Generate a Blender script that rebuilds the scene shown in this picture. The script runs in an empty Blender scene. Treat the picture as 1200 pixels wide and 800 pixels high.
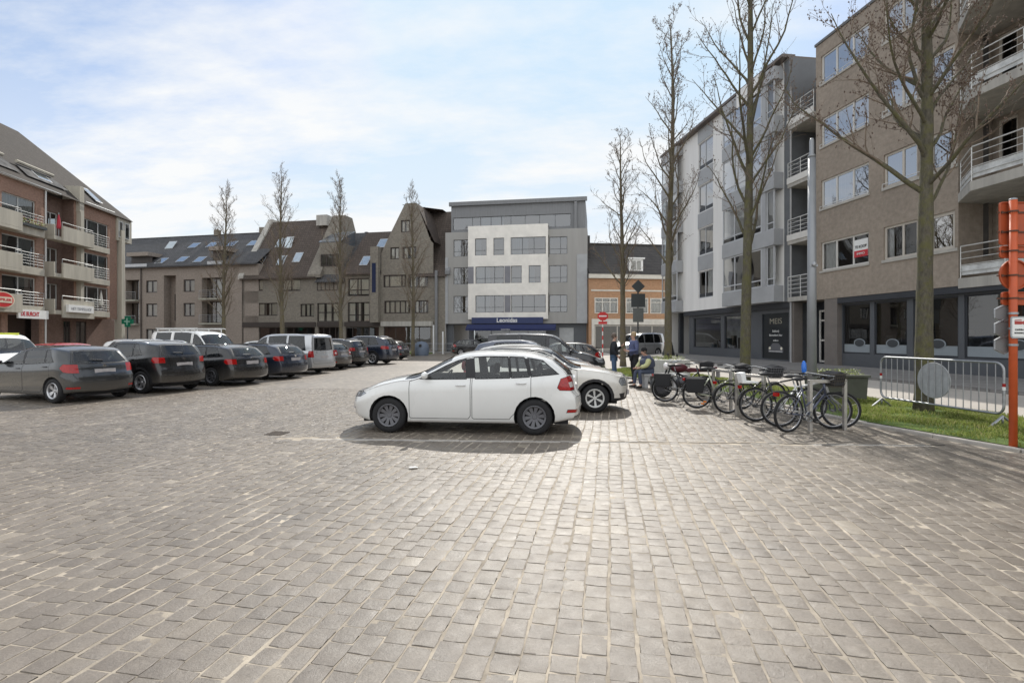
import bpy, bmesh, math, random
import numpy as np
from mathutils import Vector, Matrix
random.seed(7); np.random.seed(7)
SC = bpy.context.scene
COL = SC.collection
PI = math.pi
R = math.radians
CAMH = 1.72; F = 600.0; HOR = 394.0
def GX(px, d): return (px-600.0)/F*d          # lateral position of a picture column at depth d
def GZ(py, d): return CAMH-(py-HOR)/F*d       # height of a picture row at depth d
def lerp(a, b, t): return a+(b-a)*t
def interp(x, tab):
    if x <= tab[0][0]: return tab[0][1]
    for (x0, y0), (x1, y1) in zip(tab, tab[1:]):
        if x <= x1: return y0+(y1-y0)*(x-x0)/max(1e-9, x1-x0)
    return tab[-1][1]
def pchip(x, tab):
    n = len(tab)
    if x <= tab[0][0]: return tab[0][1]
    if x >= tab[-1][0]: return tab[-1][1]
    h = [tab[i+1][0]-tab[i][0] for i in range(n-1)]
    dl = [(tab[i+1][1]-tab[i][1])/h[i] for i in range(n-1)]
    m = [0]*n; m[0] = dl[0]; m[-1] = dl[-1]
    for i in range(1, n-1):
        if dl[i-1]*dl[i] <= 0: m[i] = 0
        else:
            w1 = 2*h[i]+h[i-1]; w2 = h[i]+2*h[i-1]
            m[i] = (w1+w2)/(w1/dl[i-1]+w2/dl[i])
    for i in range(n-1):
        if x <= tab[i+1][0]:
            t = (x-tab[i][0])/h[i]
            return ((2*t**3-3*t*t+1)*tab[i][1]+(t**3-2*t*t+t)*h[i]*m[i]
                    +(-2*t**3+3*t*t)*tab[i+1][1]+(t**3-t*t)*h[i]*m[i+1])
# ------------------------------------------------------------------ materials
MATS = {}
def new_mat(name):
    m = bpy.data.materials.new(name); m.use_nodes = True
    nt = m.node_tree; nt.nodes.clear()
    out = nt.nodes.new('ShaderNodeOutputMaterial')
    b = nt.nodes.new('ShaderNodeBsdfPrincipled')
    nt.links.new(b.outputs[0], out.inputs[0])
    return m, nt, b, out
def nd(nt, t, **kw):
    n = nt.nodes.new(t)
    for k, v in kw.items(): setattr(n, k, v)
    return n
def mixc(nt, f, a, b, mode='MIX'):
    n = nt.nodes.new('ShaderNodeMix'); n.data_type = 'RGBA'; n.blend_type = mode
    for s, v in ((0, f), (6, a), (7, b)):
        if isinstance(v, (int, float)): n.inputs[s].default_value = v
        elif isinstance(v, tuple): n.inputs[s].default_value = (*v[:3], 1)
        else: nt.links.new(v, n.inputs[s])
    return n.outputs[2]
def ramp(nt, fac, stops):
    n = nt.nodes.new('ShaderNodeValToRGB'); e = n.color_ramp.elements
    while len(e) < len(stops): e.new(0.5)
    for i, (p, c) in enumerate(stops):
        e[i].position = p
        e[i].color = (c, c, c, 1) if isinstance(c, (int, float)) else (*c, 1)
    nt.links.new(fac, n.inputs[0]); return n.outputs[0]
def noise(nt, vec, scale, detail=4, rough=.55):
    n = nt.nodes.new('ShaderNodeTexNoise'); n.inputs['Scale'].default_value = scale
    n.inputs['Detail'].default_value = detail; n.inputs['Roughness'].default_value = rough
    if vec is not None: nt.links.new(vec, n.inputs['Vector'])
    return n.outputs[0]
def bump(nt, b, h, dist, strength=.6):
    n = nt.nodes.new('ShaderNodeBump'); n.inputs['Distance'].default_value = dist
    n.inputs['Strength'].default_value = strength
    nt.links.new(h, n.inputs['Height']); nt.links.new(n.outputs[0], b.inputs['Normal'])
def M(name, c, rough=.6, metal=0.0, var=.12, scale=2.0, bmp=0.0, bscale=60, coat=0.0, spec=.5, streak=False, inner=None, dirt=None):
    if name in MATS: return MATS[name]
    m, nt, b, out = new_mat(name)
    tc = nd(nt, 'ShaderNodeTexCoord').outputs['Object']
    vec = tc
    if streak:
        mp = nd(nt, 'ShaderNodeMapping'); mp.inputs['Scale'].default_value = (2.5, 2.5, .25)
        nt.links.new(tc, mp.inputs[0]); vec = mp.outputs[0]
    f = ramp(nt, noise(nt, vec, scale, 6, .6), [(.3, 0.0), (.7, 1.0)])
    lo = tuple(max(0, x*(1-var)) for x in c); hi = tuple(min(1, x*(1+var)) for x in c)
    col = mixc(nt, f, lo, hi)
    if dirt:
        sx = nd(nt, 'ShaderNodeSeparateXYZ'); nt.links.new(tc, sx.inputs[0])
        mr = nd(nt, 'ShaderNodeMapRange'); mr.inputs[1].default_value = .15; mr.inputs[2].default_value = .7
        mr.inputs[3].default_value = .4; mr.inputs[4].default_value = 0.0
        nt.links.new(sx.outputs[2], mr.inputs[0])
        col = mixc(nt, mr.outputs[0], col, dirt)
    if inner is not None:
        g = nd(nt, 'ShaderNodeNewGeometry')
        col = mixc(nt, g.outputs['Backfacing'], col, inner)
    nt.links.new(col, b.inputs['Base Color'])
    b.inputs['Metallic'].default_value = metal
    b.inputs['Specular IOR Level'].default_value = spec
    rr = nd(nt, 'ShaderNodeMapRange'); rr.inputs[3].default_value = max(.02, rough*.85); rr.inputs[4].default_value = min(1, rough*1.15)
    nt.links.new(f, rr.inputs[0]); nt.links.new(rr.outputs[0], b.inputs['Roughness'])
    if coat: b.inputs['Coat Weight'].default_value = coat; b.inputs['Coat Roughness'].default_value = .04
    if bmp: bump(nt, b, noise(nt, tc, bscale, 5), bmp)
    MATS[name] = m; return m
def glass(name, tint=(.6, .65, .66), refl=1.6, alpha=.7, rough=.0, tex=0):
    """see-through pane: mix of transparent, dark film and mirror by Fresnel"""
    if name in MATS: return MATS[name]
    m, nt, b, out = new_mat(name); nt.nodes.remove(b)
    tr = nd(nt, 'ShaderNodeBsdfTransparent'); tr.inputs[0].default_value = (*tint, 1)
    df = nd(nt, 'ShaderNodeBsdfDiffuse'); df.inputs[0].default_value = (.02, .023, .025, 1)
    gl = nd(nt, 'ShaderNodeBsdfGlossy'); gl.inputs['Roughness'].default_value = rough
    if tex:
        tc = nd(nt, 'ShaderNodeTexCoord').outputs['Object']
        bp = nd(nt, 'ShaderNodeBump'); bp.inputs['Distance'].default_value = tex
        nt.links.new(noise(nt, tc, .8, 1), bp.inputs['Height']); nt.links.new(bp.outputs[0], gl.inputs['Normal'])
    mx = nd(nt, 'ShaderNodeMixShader'); mx.inputs[0].default_value = alpha
    nt.links.new(df.outputs[0], mx.inputs[1]); nt.links.new(tr.outputs[0], mx.inputs[2])
    fr = nd(nt, 'ShaderNodeFresnel'); fr.inputs[0].default_value = refl
    m2 = nd(nt, 'ShaderNodeMixShader'); nt.links.new(fr.outputs[0], m2.inputs[0])
    nt.links.new(mx.outputs[0], m2.inputs[1]); nt.links.new(gl.outputs[0], m2.inputs[2])
    nt.links.new(m2.outputs[0], out.inputs[0])
    MATS[name] = m; return m
def brick(name, c1, c2, mortar, bw=.21, bh=.065, ms=.009, dirt=.25, grime=(.05, .045, .04)):
    if name in MATS: return MATS[name]
    m, nt, b, out = new_mat(name)
    tc = nd(nt, 'ShaderNodeTexCoord').outputs['Object']
    sx = nd(nt, 'ShaderNodeSeparateXYZ'); nt.links.new(tc, sx.inputs[0])
    ad = nd(nt, 'ShaderNodeMath', operation='ADD'); nt.links.new(sx.outputs[0], ad.inputs[0]); nt.links.new(sx.outputs[1], ad.inputs[1])
    cb = nd(nt, 'ShaderNodeCombineXYZ'); nt.links.new(ad.outputs[0], cb.inputs[0]); nt.links.new(sx.outputs[2], cb.inputs[1])
    br = nd(nt, 'ShaderNodeTexBrick'); nt.links.new(cb.outputs[0], br.inputs['Vector'])
    br.inputs['Color1'].default_value = (*c1, 1); br.inputs['Color2'].default_value = (*c2, 1)
    br.inputs['Mortar'].default_value = (*mortar, 1); br.inputs['Scale'].default_value = 1
    br.inputs['Mortar Size'].default_value = ms; br.inputs['Brick Width'].default_value = bw
    br.inputs['Row Height'].default_value = bh; br.inputs['Mortar Smooth'].default_value = .1
    n1 = ramp(nt, noise(nt, tc, .35, 6, .65), [(.3, 0.0), (.75, 1.0)])
    mu = nd(nt, 'ShaderNodeMath', operation='MULTIPLY'); nt.links.new(n1, mu.inputs[0]); mu.inputs[1].default_value = dirt
    col = mixc(nt, mu.outputs[0], br.outputs[0], grime)
    n2 = ramp(nt, noise(nt, tc, 6, 3), [(.3, .85), (.7, 1.12)])
    col = mixc(nt, 1.0, col, n2, 'MULTIPLY')
    nt.links.new(col, b.inputs['Base Color']); b.inputs['Roughness'].default_value = .85
    b.inputs['Specular IOR Level'].default_value = .25
    bump(nt, b, br.outputs[1], -.006, .5)
    MATS[name] = m; return m
# ------------------------------------------------------------------ mesh builder
class MB:
    def __init__(s): s.v = []; s.f = []; s.m = []
    def quad(s, a, b, c, d, m=0):
        n = len(s.v); s.v += [tuple(a), tuple(b), tuple(c), tuple(d)]; s.f.append((n, n+1, n+2, n+3)); s.m.append(m)
    def tri(s, a, b, c, m=0):
        n = len(s.v); s.v += [tuple(a), tuple(b), tuple(c)]; s.f.append((n, n+1, n+2)); s.m.append(m)
    def poly(s, pts, m=0):
        n = len(s.v); s.v += [tuple(p) for p in pts]; s.f.append(tuple(range(n, n+len(pts)))); s.m.append(m)
    def box(s, x0, x1, y0, y1, z0, z1, m=0):
        n = len(s.v)
        s.v += [(x0, y0, z0), (x1, y0, z0), (x1, y1, z0), (x0, y1, z0), (x0, y0, z1), (x1, y0, z1), (x1, y1, z1), (x0, y1, z1)]
        for q in ((3, 2, 1, 0), (4, 5, 6, 7), (0, 1, 5, 4), (1, 2, 6, 5), (2, 3, 7, 6), (3, 0, 4, 7)):
            s.f.append(tuple(n+i for i in q)); s.m.append(m)
        return s
    def prism(s, pts, a, b, axis='y', m=0):
        """polygon pts in the two other axes, from a to b along axis"""
        def mk(p, t):
            if axis == 'y': return (p[0], t, p[1])
            if axis == 'x': return (t, p[0], p[1])
            return (p[0], p[1], t)
        n = len(s.v); k = len(pts)
        s.v += [mk(p, a) for p in pts]+[mk(p, b) for p in pts]
        s.f.append(tuple(range(n, n+k))); s.m.append(m)
        s.f.append(tuple(range(n+2*k-1, n+k-1, -1))); s.m.append(m)
        for i in range(k):
            j = (i+1) % k; s.f.append((n+i, n+k+i, n+k+j, n+j)); s.m.append(m)
        return s
    def path(s, pts, rad, n=6, m=0, caps=True):
        pts = [Vector(p) for p in pts]
        if isinstance(rad, (int, float)): rad = [rad]*len(pts)
        base = len(s.v); u = None
        for i, p in enumerate(pts):
            d = (pts[min(i+1, len(pts)-1)]-pts[max(i-1, 0)])
            if d.length < 1e-9: d = Vector((0, 0, 1))
            d.normalize()
            if u is None:
                u = d.orthogonal().normalized()
            else:
                u = u-d*u.dot(d)
                u = u.normalized() if u.length > 1e-6 else d.orthogonal().normalized()
            w = d.cross(u)
            for k in range(n):
                a = 2*PI*k/n
                q = p+(u*math.cos(a)+w*math.sin(a))*rad[i]
                s.v.append((q.x, q.y, q.z))
        for i in range(len(pts)-1):
            for k in range(n):
                a = base+i*n+k; b_ = base+i*n+(k+1) % n
                s.f.append((a, b_, b_+n, a+n)); s.m.append(m)
        if caps:
            s.f.append(tuple(base+k for k in range(n-1, -1, -1))); s.m.append(m)
            e = base+(len(pts)-1)*n; s.f.append(tuple(e+k for k in range(n))); s.m.append(m)
        return s
    def loop(s, pts, r, n=6, m=0):
        pts = [Vector(p) for p in pts]; N = len(pts); base = len(s.v)
        c = sum(pts, Vector())/N
        nr = (pts[0]-c).cross(pts[N//4]-c).normalized()
        for i, p in enumerate(pts):
            d = (pts[(i+1) % N]-pts[i-1]).normalized(); u = nr; w = d.cross(u)
            for k in range(n):
                a = 2*PI*k/n; q = p+(u*math.cos(a)+w*math.sin(a))*r; s.v.append((q.x, q.y, q.z))
        for i in range(N):
            for k in range(n):
                a = base+i*n+k; b_ = base+i*n+(k+1) % n; c_ = base+((i+1) % N)*n
                s.f.append((a, b_, c_+(k+1) % n, c_+k)); s.m.append(m)
    def lathe(s, prof, c=(0, 0, 0), axis='z', n=16, m=0, closed=False):
        """prof: list of (radius, height)"""
        base = len(s.v)
        for (r, h) in prof:
            for k in range(n):
                a = 2*PI*k/n; x, y = r*math.cos(a), r*math.sin(a)
                p = (x, y, h) if axis == 'z' else ((x, h, y) if axis == 'y' else (h, x, y))
                s.v.append((p[0]+c[0], p[1]+c[1], p[2]+c[2]))
        K = len(prof)
        for i in range(K if closed else K-1):
            j = (i+1) % K
            for k in range(n):
                s.f.append((base+i*n+k, base+i*n+(k+1) % n, base+j*n+(k+1) % n, base+j*n+k)); s.m.append(m)
        return s
    def ball(s, c, r, nu=10, nv=7, m=0):
        if isinstance(r, (int, float)): r = (r, r, r)
        base = len(s.v)
        for i in range(nv+1):
            t = PI*i/nv
            for k in range(nu):
                a = 2*PI*k/nu
                s.v.append((c[0]+r[0]*math.sin(t)*math.cos(a), c[1]+r[1]*math.sin(t)*math.sin(a), c[2]+r[2]*math.cos(t)))
        for i in range(nv):
            for k in range(nu):
                a = base+i*nu+k; b_ = base+i*nu+(k+1) % nu
                s.f.append((a, a+nu, b_+nu, b_)); s.m.append(m)
        return s
    def build(s, name, mats, parent=None, smooth=False, bevel=0, loc=None, fix=True, auto=False):
        me = bpy.data.meshes.new(name); me.from_pydata(s.v, [], s.f)
        if not isinstance(mats, (list, tuple)): mats = [mats]
        for x in mats: me.materials.append(None if isinstance(x, str) else x)
        if len(mats) > 1: me.polygons.foreach_set('material_index', s.m)
        if fix:
            bm = bmesh.new(); bm.from_mesh(me)
            bmesh.ops.remove_doubles(bm, verts=bm.verts, dist=1e-5)
            bmesh.ops.recalc_face_normals(bm, faces=bm.faces); bm.to_mesh(me); bm.free()
        if smooth: me.polygons.foreach_set('use_smooth', [True]*len(me.polygons))
        if auto: me.set_sharp_from_angle(angle=R(38))
        o = bpy.data.objects.new(name, me); COL.objects.link(o)
        if parent: o.parent = parent
        if loc: o.location = loc
        if bevel:
            bv = o.modifiers.new('b', 'BEVEL'); bv.width = bevel; bv.segments = 2; bv.limit_method = 'ANGLE'
        return o
def tag(o, label=None, cat=None, group=None, kind=None):
    if label: o['label'] = label
    if cat: o['category'] = cat
    if group: o['group'] = group
    if kind: o['kind'] = kind
    return o
def empty(name, loc=(0, 0, 0), rz=0, label=None, cat=None, group=None):
    o = bpy.data.objects.new(name, None); COL.objects.link(o)
    o.location = loc; o.rotation_euler = (0, 0, rz); o.empty_display_size = .2
    return tag(o, label, cat, group)
KIDS = {}
def copy_tree(o, parent=None, kids=None):
    if kids is None:
        kids = {}
        for x in bpy.data.objects:
            if x.parent: kids.setdefault(x.parent.name, []).append(x)
    c = o.copy(); COL.objects.link(c)
    if parent: c.parent = parent
    for ch in kids.get(o.name, []): copy_tree(ch, c, kids)
    return c
FONTS = {}
def text(s, size, mat, parent=None, loc=(0, 0, 0), rot=(PI/2, 0, 0), name='lettering', depth=.004, bold=0, width=None):
    cu = bpy.data.curves.new(name, 'FONT'); cu.body = s; cu.size = size; cu.extrude = depth
    cu.align_x = 'CENTER'; cu.align_y = 'CENTER'; cu.offset = bold
    cu.materials.append(mat)
    t = bpy.data.objects.new(name, cu); COL.objects.link(t)
    bpy.context.view_layer.update()
    me = bpy.data.meshes.new_from_object(t.evaluated_get(bpy.context.evaluated_depsgraph_get()))
    bpy.data.objects.remove(t)
    if not me.materials: me.materials.append(mat)
    o = bpy.data.objects.new(name, me); COL.objects.link(o)
    if parent: o.parent = parent
    o.location = loc; o.rotation_euler = rot
    if width:
        xs = [v.co.x for v in me.vertices]; o.scale.x = width/max(.01, max(xs)-min(xs))
    return o
def offset_poly(p, d):
    """grow (d>0) a polygon"""
    n = len(p); A = sum(p[i][0]*p[(i+1) % n][1]-p[(i+1) % n][0]*p[i][1] for i in range(n))
    sg = 1 if A > 0 else -1; out = []
    for i in range(n):
        a, b, c = p[i-1], p[i], p[(i+1) % n]
        e1 = Vector((b[0]-a[0], b[1]-a[1])).normalized(); e2 = Vector((c[0]-b[0], c[1]-b[1])).normalized()
        n1 = Vector((e1.y, -e1.x))*sg; n2 = Vector((e2.y, -e2.x))*sg
        k = n1+n2; L = max(.35, k.length_squared/2)
        out.append((b[0]+k.x*d/L, b[1]+k.y*d/L))
    return out
def inpoly(x, y, p):
    r = False; n = len(p); j = n-1
    for i in range(n):
        if (p[i][1] > y) != (p[j][1] > y) and x < (p[j][0]-p[i][0])*(y-p[i][1])/(p[j][1]-p[i][1])+p[i][0]: r = not r
        j = i
    return r
# shared materials
RUB = M('rubber_tyre', (.018, .018, .019), .75, var=.25, scale=12, spec=.3)
BLK = M('black_plastic', (.02, .02, .022), .5, var=.2, scale=8, spec=.4)
BLKG = M('gloss_black', (.008, .008, .009), .12, var=.1, coat=.5)
DARKIN = M('dark_interior', (.02, .02, .022), .8, var=.2)
CHR = M('chrome', (.75, .75, .76), .12, 1.0, var=.03)
GALV = M('galvanised_steel', (.36, .37, .38), .45, .8, var=.2, scale=9, bmp=.001, bscale=30)
STEEL = M('brushed_stainless', (.52, .5, .47), .35, .8, var=.12, scale=6)
ALU = M('white_alu', (.62, .62, .6), .35, .2, var=.05)
WHT = M('white_paint', (.75, .75, .73), .4, var=.05)
WGL = glass('window_glass', (.95, .97, .97), 1.8, .93, tex=.004)
# ------------------------------------------------------------------ ground
GA = math.atan2(.19, 1.0)           # the courses of setts run this much to the right of straight ahead
def stone_colors(nt, per, tc):
    """grey-beige weathered stone, per-stone tone in `per` (0..1)"""
    base = ramp(nt, per, [(0.0, (.150, .124, .098)), (.3, (.180, .150, .120)), (.6, (.200, .168, .135)), (.85, (.228, .191, .150)), (1.0, (.30, .256, .20))])
    n1 = ramp(nt, noise(nt, tc, 7, 6, .7), [(.25, .80), (.75, 1.18)])
    n2 = ramp(nt, noise(nt, tc, .16, 6, .62), [(.3, .70), (.7, 1.25)])
    n3 = ramp(nt, noise(nt, tc, 60, 3, .7), [(.3, .84), (.7, 1.1)])
    c = mixc(nt, 1.0, base, n1, 'MULTIPLY'); c = mixc(nt, 1.0, c, n2, 'MULTIPLY'); c = mixc(nt, 1.0, c, n3, 'MULTIPLY')
    # pale sandy smears
    s = ramp(nt, noise(nt, tc, 1.7, 7, .72), [(.58, 0.0), (.72, .45)])
    c = mixc(nt, s, c, (.38, .335, .28))
    o = ramp(nt, noise(nt, tc, .75, 3, .45), [(.61, 0.0), (.72, .5)])
    return mixc(nt, o, c, (.10, .09, .08))
def mat_setts():
    m, nt, b, out = new_mat('weathered_stone_setts')
    tc = nd(nt, 'ShaderNodeTexCoord').outputs['Object']
    at = nd(nt, 'ShaderNodeAttribute'); at.attribute_name = 'tone'
    c = stone_colors(nt, at.outputs['Fac'], tc)
    nt.links.new(c, b.inputs['Base Color'])
    rr = ramp(nt, noise(nt, tc, 9, 4), [(.3, .34), (.7, .56)]); nt.links.new(rr, b.inputs['Roughness'])
    b.inputs['Specular IOR Level'].default_value = .70
    bump(nt, b, noise(nt, tc, 38, 9, .75), .007, .8)
    return m
def mat_joint():
    m, nt, b, out = new_mat('sandy_joint_fill')
    tc = nd(nt, 'ShaderNodeTexCoord').outputs['Object']
    c = ramp(nt, noise(nt, tc, 3, 7, .7), [(.3, (.24, .205, .163)), (.5, (.41, .352, .28)), (.7, (.60, .52, .41))])
    n2 = ramp(nt, noise(nt, tc, .5, 4), [(.3, .7), (.7, 1.1)])
    nt.links.new(mixc(nt, 1.0, c, n2, 'MULTIPLY'), b.inputs['Base Color']); b.inputs['Roughness'].default_value = .95
    bump(nt, b, noise(nt, tc, 120, 4), .004, .8)
    return m
def mat_setts_far():
    m, nt, b, out = new_mat('stone_setts_far')
    tc = nd(nt, 'ShaderNodeTexCoord').outputs['Object']
    br = nd(nt, 'ShaderNodeTexBrick'); nt.links.new(tc, br.inputs['Vector'])
    mp = nd(nt, 'ShaderNodeMapping'); mp.inputs['Rotation'].default_value = (0, 0, -PI/2+GA)
    mp.inputs['Location'].default_value = (0, 0, 0)
    nt.links.new(tc, mp.inputs[0]); nt.links.new(mp.outputs[0], br.inputs['Vector'])
    br.inputs['Color1'].default_value = (0, 0, 0, 1); br.inputs['Color2'].default_value = (1, 1, 1, 1)
    br.inputs['Mortar'].default_value = (.8, .8, .8, 1); br.inputs['Scale'].default_value = 1
    br.inputs['Mortar Size'].default_value = .007; br.inputs['Brick Width'].default_value = .17; br.inputs['Row Height'].default_value = .157
    bw = nd(nt, 'ShaderNodeRGBToBW'); nt.links.new(br.outputs[0], bw.inputs[0])
    c = stone_colors(nt, bw.outputs[0], tc)
    nt.links.new(c, b.inputs['Base Color']); b.inputs['Roughness'].default_value = .47
    b.inputs['Specular IOR Level'].default_value = .95
    bump(nt, b, noise(nt, tc, 9, 5, .7), .012, .6)
    return m
MSET, MJNT, MFAR = mat_setts(), mat_joint(), mat_setts_far()
# verge outline (front edge near -> far, then back edge far -> near)
VF = [(10.9, 2.0), (8.6, 5.2), (7.95, 6.5), (7.6, 7.6), (7.25, 8.75), (6.9, 10), (6.75, 11.1), (6.65, 13), (6.3, 16), (5.2, 19.5), (4.2, 23.0), (4.1, 25)]
VB = [(12.6, 2.0), (11.3, 5.2), (10.75, 6.6), (10.4, 8.0), (10.15, 9.2), (9.85, 10.4), (9.6, 11.5), (9.1, 13.4), (8.5, 16.5), (7.9, 19.6), (7.4, 23.0), (7.1, 25)]
def vfx(y): return interp(y, [(p[1], p[0]) for p in VF])
def UND(x, y): return .0035*math.sin(x*.9+1.3*math.sin(y*.5))*math.cos(y*.7+.4)+.0015*math.sin(x*3.1+y*2.3)
def build_setts():
    """every near sett is its own worn block"""
    ca, sa = math.cos(GA), math.sin(GA)
    W = .157; V = []; Fc = []; T = []
    rnd = random.Random(3)
    und = UND
    def _u(x, y):
        return .0035*math.sin(x*.9+1.3*math.sin(y*.5))*math.cos(y*.7+.4)+.0015*math.sin(x*3.1+y*2.3)
    rows = int(34/W)
    for i in range(-rows, rows):
        u0 = i*W; t = 0.6+rnd.random()*.2
        while t < 19:
            L = rnd.choice([.135, .15, .16, .165, .18, .2])+rnd.uniform(-.008, .008)
            uc, tcn = u0+W/2, t+L/2
            x = uc*ca+tcn*sa; y = -uc*sa+tcn*ca
            t += L
            if y < 1.2 or y > 16.95 or abs(x) > y*1.02+3.2: continue
            if y > 5.5 and x > vfx(y)-.17: continue
            if y <= 5.5 and x > vfx(max(2, y))-.17: continue
            if 8.30 < y+x*.05-.05 < 8.46 and -3.9 < x < 6.6: continue
            g = rnd.uniform(.009, .018)
            hw = W/2-g*.5; hl = L/2-rnd.uniform(.001, .0045)
            du = .007*math.sin(tcn*1.7+i*.9)+.004*math.sin(tcn*5+i)
            dz = und(x, y)+rnd.gauss(0, .0010); tx = rnd.gauss(0, .009); ty = rnd.gauss(0, .008)
            tone = min(1, max(0, rnd.gauss(.5, .18)))
            b0 = len(V)
            chm = rnd.uniform(.003, .008)
            for ring, (k, z) in enumerate(((0, -.020), (0, -.0022), (1, 0.0))):
                for (a, b_) in ((-1, -1), (0, -1), (1, -1), (1, 0), (1, 1), (0, 1), (-1, 1), (-1, 0)):
                    cor = .95 if a and b_ and ring < 2 else 1
                    uu = a*(hw-k*chm)*cor+rnd.uniform(-.005, .005)*(1 if ring else .3); tt = b_*(hl-k*chm)*cor+rnd.uniform(-.0035, .0035)*(1 if ring else .3)
                    zz = z+dz+uu*tx+tt*ty-(rnd.uniform(0, .004) if ring == 2 and a and b_ else 0)
                    U = uc+uu+du; TT = tcn+tt
                    V.append((U*ca+TT*sa, -U*sa+TT*ca, zz))
            cz = dz+rnd.uniform(-.0012, .0012)
            V.append((( uc+du)*ca+tcn*sa, -(uc+du)*sa+tcn*ca, cz))
            n0 = len(Fc)
            for r_ in range(2):
                for k in range(8):
                    a = b0+r_*8+k; b_ = b0+r_*8+(k+1) % 8
                    Fc.append((a, b_, b_+8, a+8))
            for k in range(0, 8, 2):
                Fc.append((b0+16+k, b0+16+(k+1) % 8, b0+24, b0+16+(k-1) % 8))
            T += [tone]*25
    me = bpy.data.meshes.new('stone_setts'); me.from_pydata(V, [], Fc)
    at = me.attributes.new('tone', 'FLOAT', 'POINT'); at.data.foreach_set('value', T)
    me.materials.append(MSET)
    me.polygons.foreach_set('use_smooth', [True]*len(me.polygons)); me.set_sharp_from_angle(angle=R(14))
    o = bpy.data.objects.new('stone_setts', me); COL.objects.link(o); tag(o, kind='structure')
    print('setts verts', len(V))
build_setts()
def sheet(name, pts, mat, z=None, kind='structure', m=0):
    b = MB(); b.poly([(p[0], p[1], p[2] if len(p) > 2 else z) for p in pts]); o = b.build(name, mat)
    tag(o, kind=kind); return o
sheet('ground', [(-400, -200), (400, -200), (400, 600), (-400, 600)], M('distant_ground', (.2, .19, .17), .9), -.06)
b = MB(); NX, NY = 184, 85
b.v = [(lerp(-24, 12.8, i/NX), lerp(0, 16.9, j/NY), UND(lerp(-24, 12.8, i/NX), lerp(0, 16.9, j/NY))-.0042) for j in range(NY+1) for i in range(NX+1)]
for j in range(NY):
    for i in range(NX): k = j*(NX+1)+i; b.f.append((k, k+1, k+NX+2, k+NX+1)); b.m.append(0)
tag(b.build('joint_bed', MJNT, smooth=True, fix=False), kind='structure')
sheet('square_paving', [(-75, 16.9), (6.7, 16.9), (4.4, 25.5), (14, 26), (14, 75), (-75, 75)], MFAR, -.004)
# side bands outside the block-built sector, both sides
sheet('square_paving_side', [(-75, -30), (-24, -30), (-24, 16.9), (-75, 16.9)], MFAR, -.004)
sheet('square_paving_rear', [(-24, -30), (40, -30), (40, 0), (-24, 0)], MFAR, -.004)
# channel of flat gully stones across the square, dark slot on its right half
b = MB(); rnd = random.Random(5); x = -3.9
MK = M('pale_kerb_stone', (.36, .335, .3), .8, var=.22, scale=5, bmp=.004, bscale=30)
while x < 6.6:
    L = rnd.uniform(.45, .7); x1 = min(6.6, x+L)
    y = 8.42-.05*(x+L/2)
    b.box(x+.004, x1-.004, y-.055, y+.055, -.03, rnd.uniform(-.004, 0)); x = x1
tag(b.build('drain_channel', MK, bevel=.006), kind='structure')
b = MB(); x = 1.35
while x < 6.5:
    y = 8.43-.05*(x+.25); b.box(x, x+.498, y-.012, y+.012, -.001, .0025); x += .5
tag(b.build('drain_slot', M('drain_slot_dark', (.02, .018, .016), .8)), kind='structure')
# drain grate
g = empty('drain_cover', (-4.15, 9.05, 0), R(-8), 'rectangular iron drain cover sunk among the setts left of the white hatchback', 'drain cover')
b = MB(); b.box(-.25, .25, -.19, .19, -.005, .006); b.build('pit', BLK, g)
b = MB(); IR = M('rusty_iron', (.10, .08, .065), .8, var=.4, scale=20)
for a in ((-.25, .25, -.19, -.165), (-.25, .25, .165, .19), (-.25, -.225, -.165, .165), (.225, .25, -.165, .165)): b.box(*a, .0065, .016)
for k in range(8): b.box(-.215+k*.055, -.19+k*.055, -.163, .163, .0065, .014)
b.build('grate', IR, g, bevel=.002)
g.scale = (.62, .75, 1)
g = MB()
for k in range(7): g.box(-.055+k*.012, -.046+k*.015, -.025, .03, .0, .004+.002*(k % 3))
o = g.build('litter', WHT); o.location = (-1.28, 6.68, .012); o.rotation_euler = (0, R(4), .4); o.scale = (1.1, 1, 1)
tag(o, 'small crumpled white scrap of paper lying on the setts in front of white hatchback', 'litter')
# verge: kerb, soil, grass
VZ = .10
def strip(name, A, B, mat, za, zb, sub=6):
    b = MB()
    for (p, q), (r, s) in zip(zip(A, A[1:]), zip(B, B[1:])):
        for k in range(sub):
            t0, t1 = k/sub, (k+1)/sub
            def P(a, c, t): 
                z = lerp(za, zb, t) + (.07*math.sin(PI*t) if name == 'grass_verge' else 0)
                return (lerp(a[0], c[0], t), lerp(a[1], c[1], t), z)
            b.quad(P(p, r, t0), P(p, r, t1), P(q, s, t1), P(q, s, t0))
    o = b.build(name, mat, smooth=True); tag(o, kind='structure'); return o
MSOIL, nt, bs, out = new_mat('turf_base')
tc = nd(nt, 'ShaderNodeTexCoord').outputs['Object']
c = ramp(nt, noise(nt, tc, 2.2, 8, .7), [(.25, (.07, .06, .03)), (.42, (.07, .11, .02)), (.6, (.11, .17, .03)), (.8, (.18, .23, .055))])
nt.links.new(c, bs.inputs['Base Color']); bs.inputs['Roughness'].default_value = .95; bump(nt, bs, noise(nt, tc, 40, 5), .02, .8)
strip('grass_verge', [(x+.10, y) for x, y in VF], VB, MSOIL, .05, .13)
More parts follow.
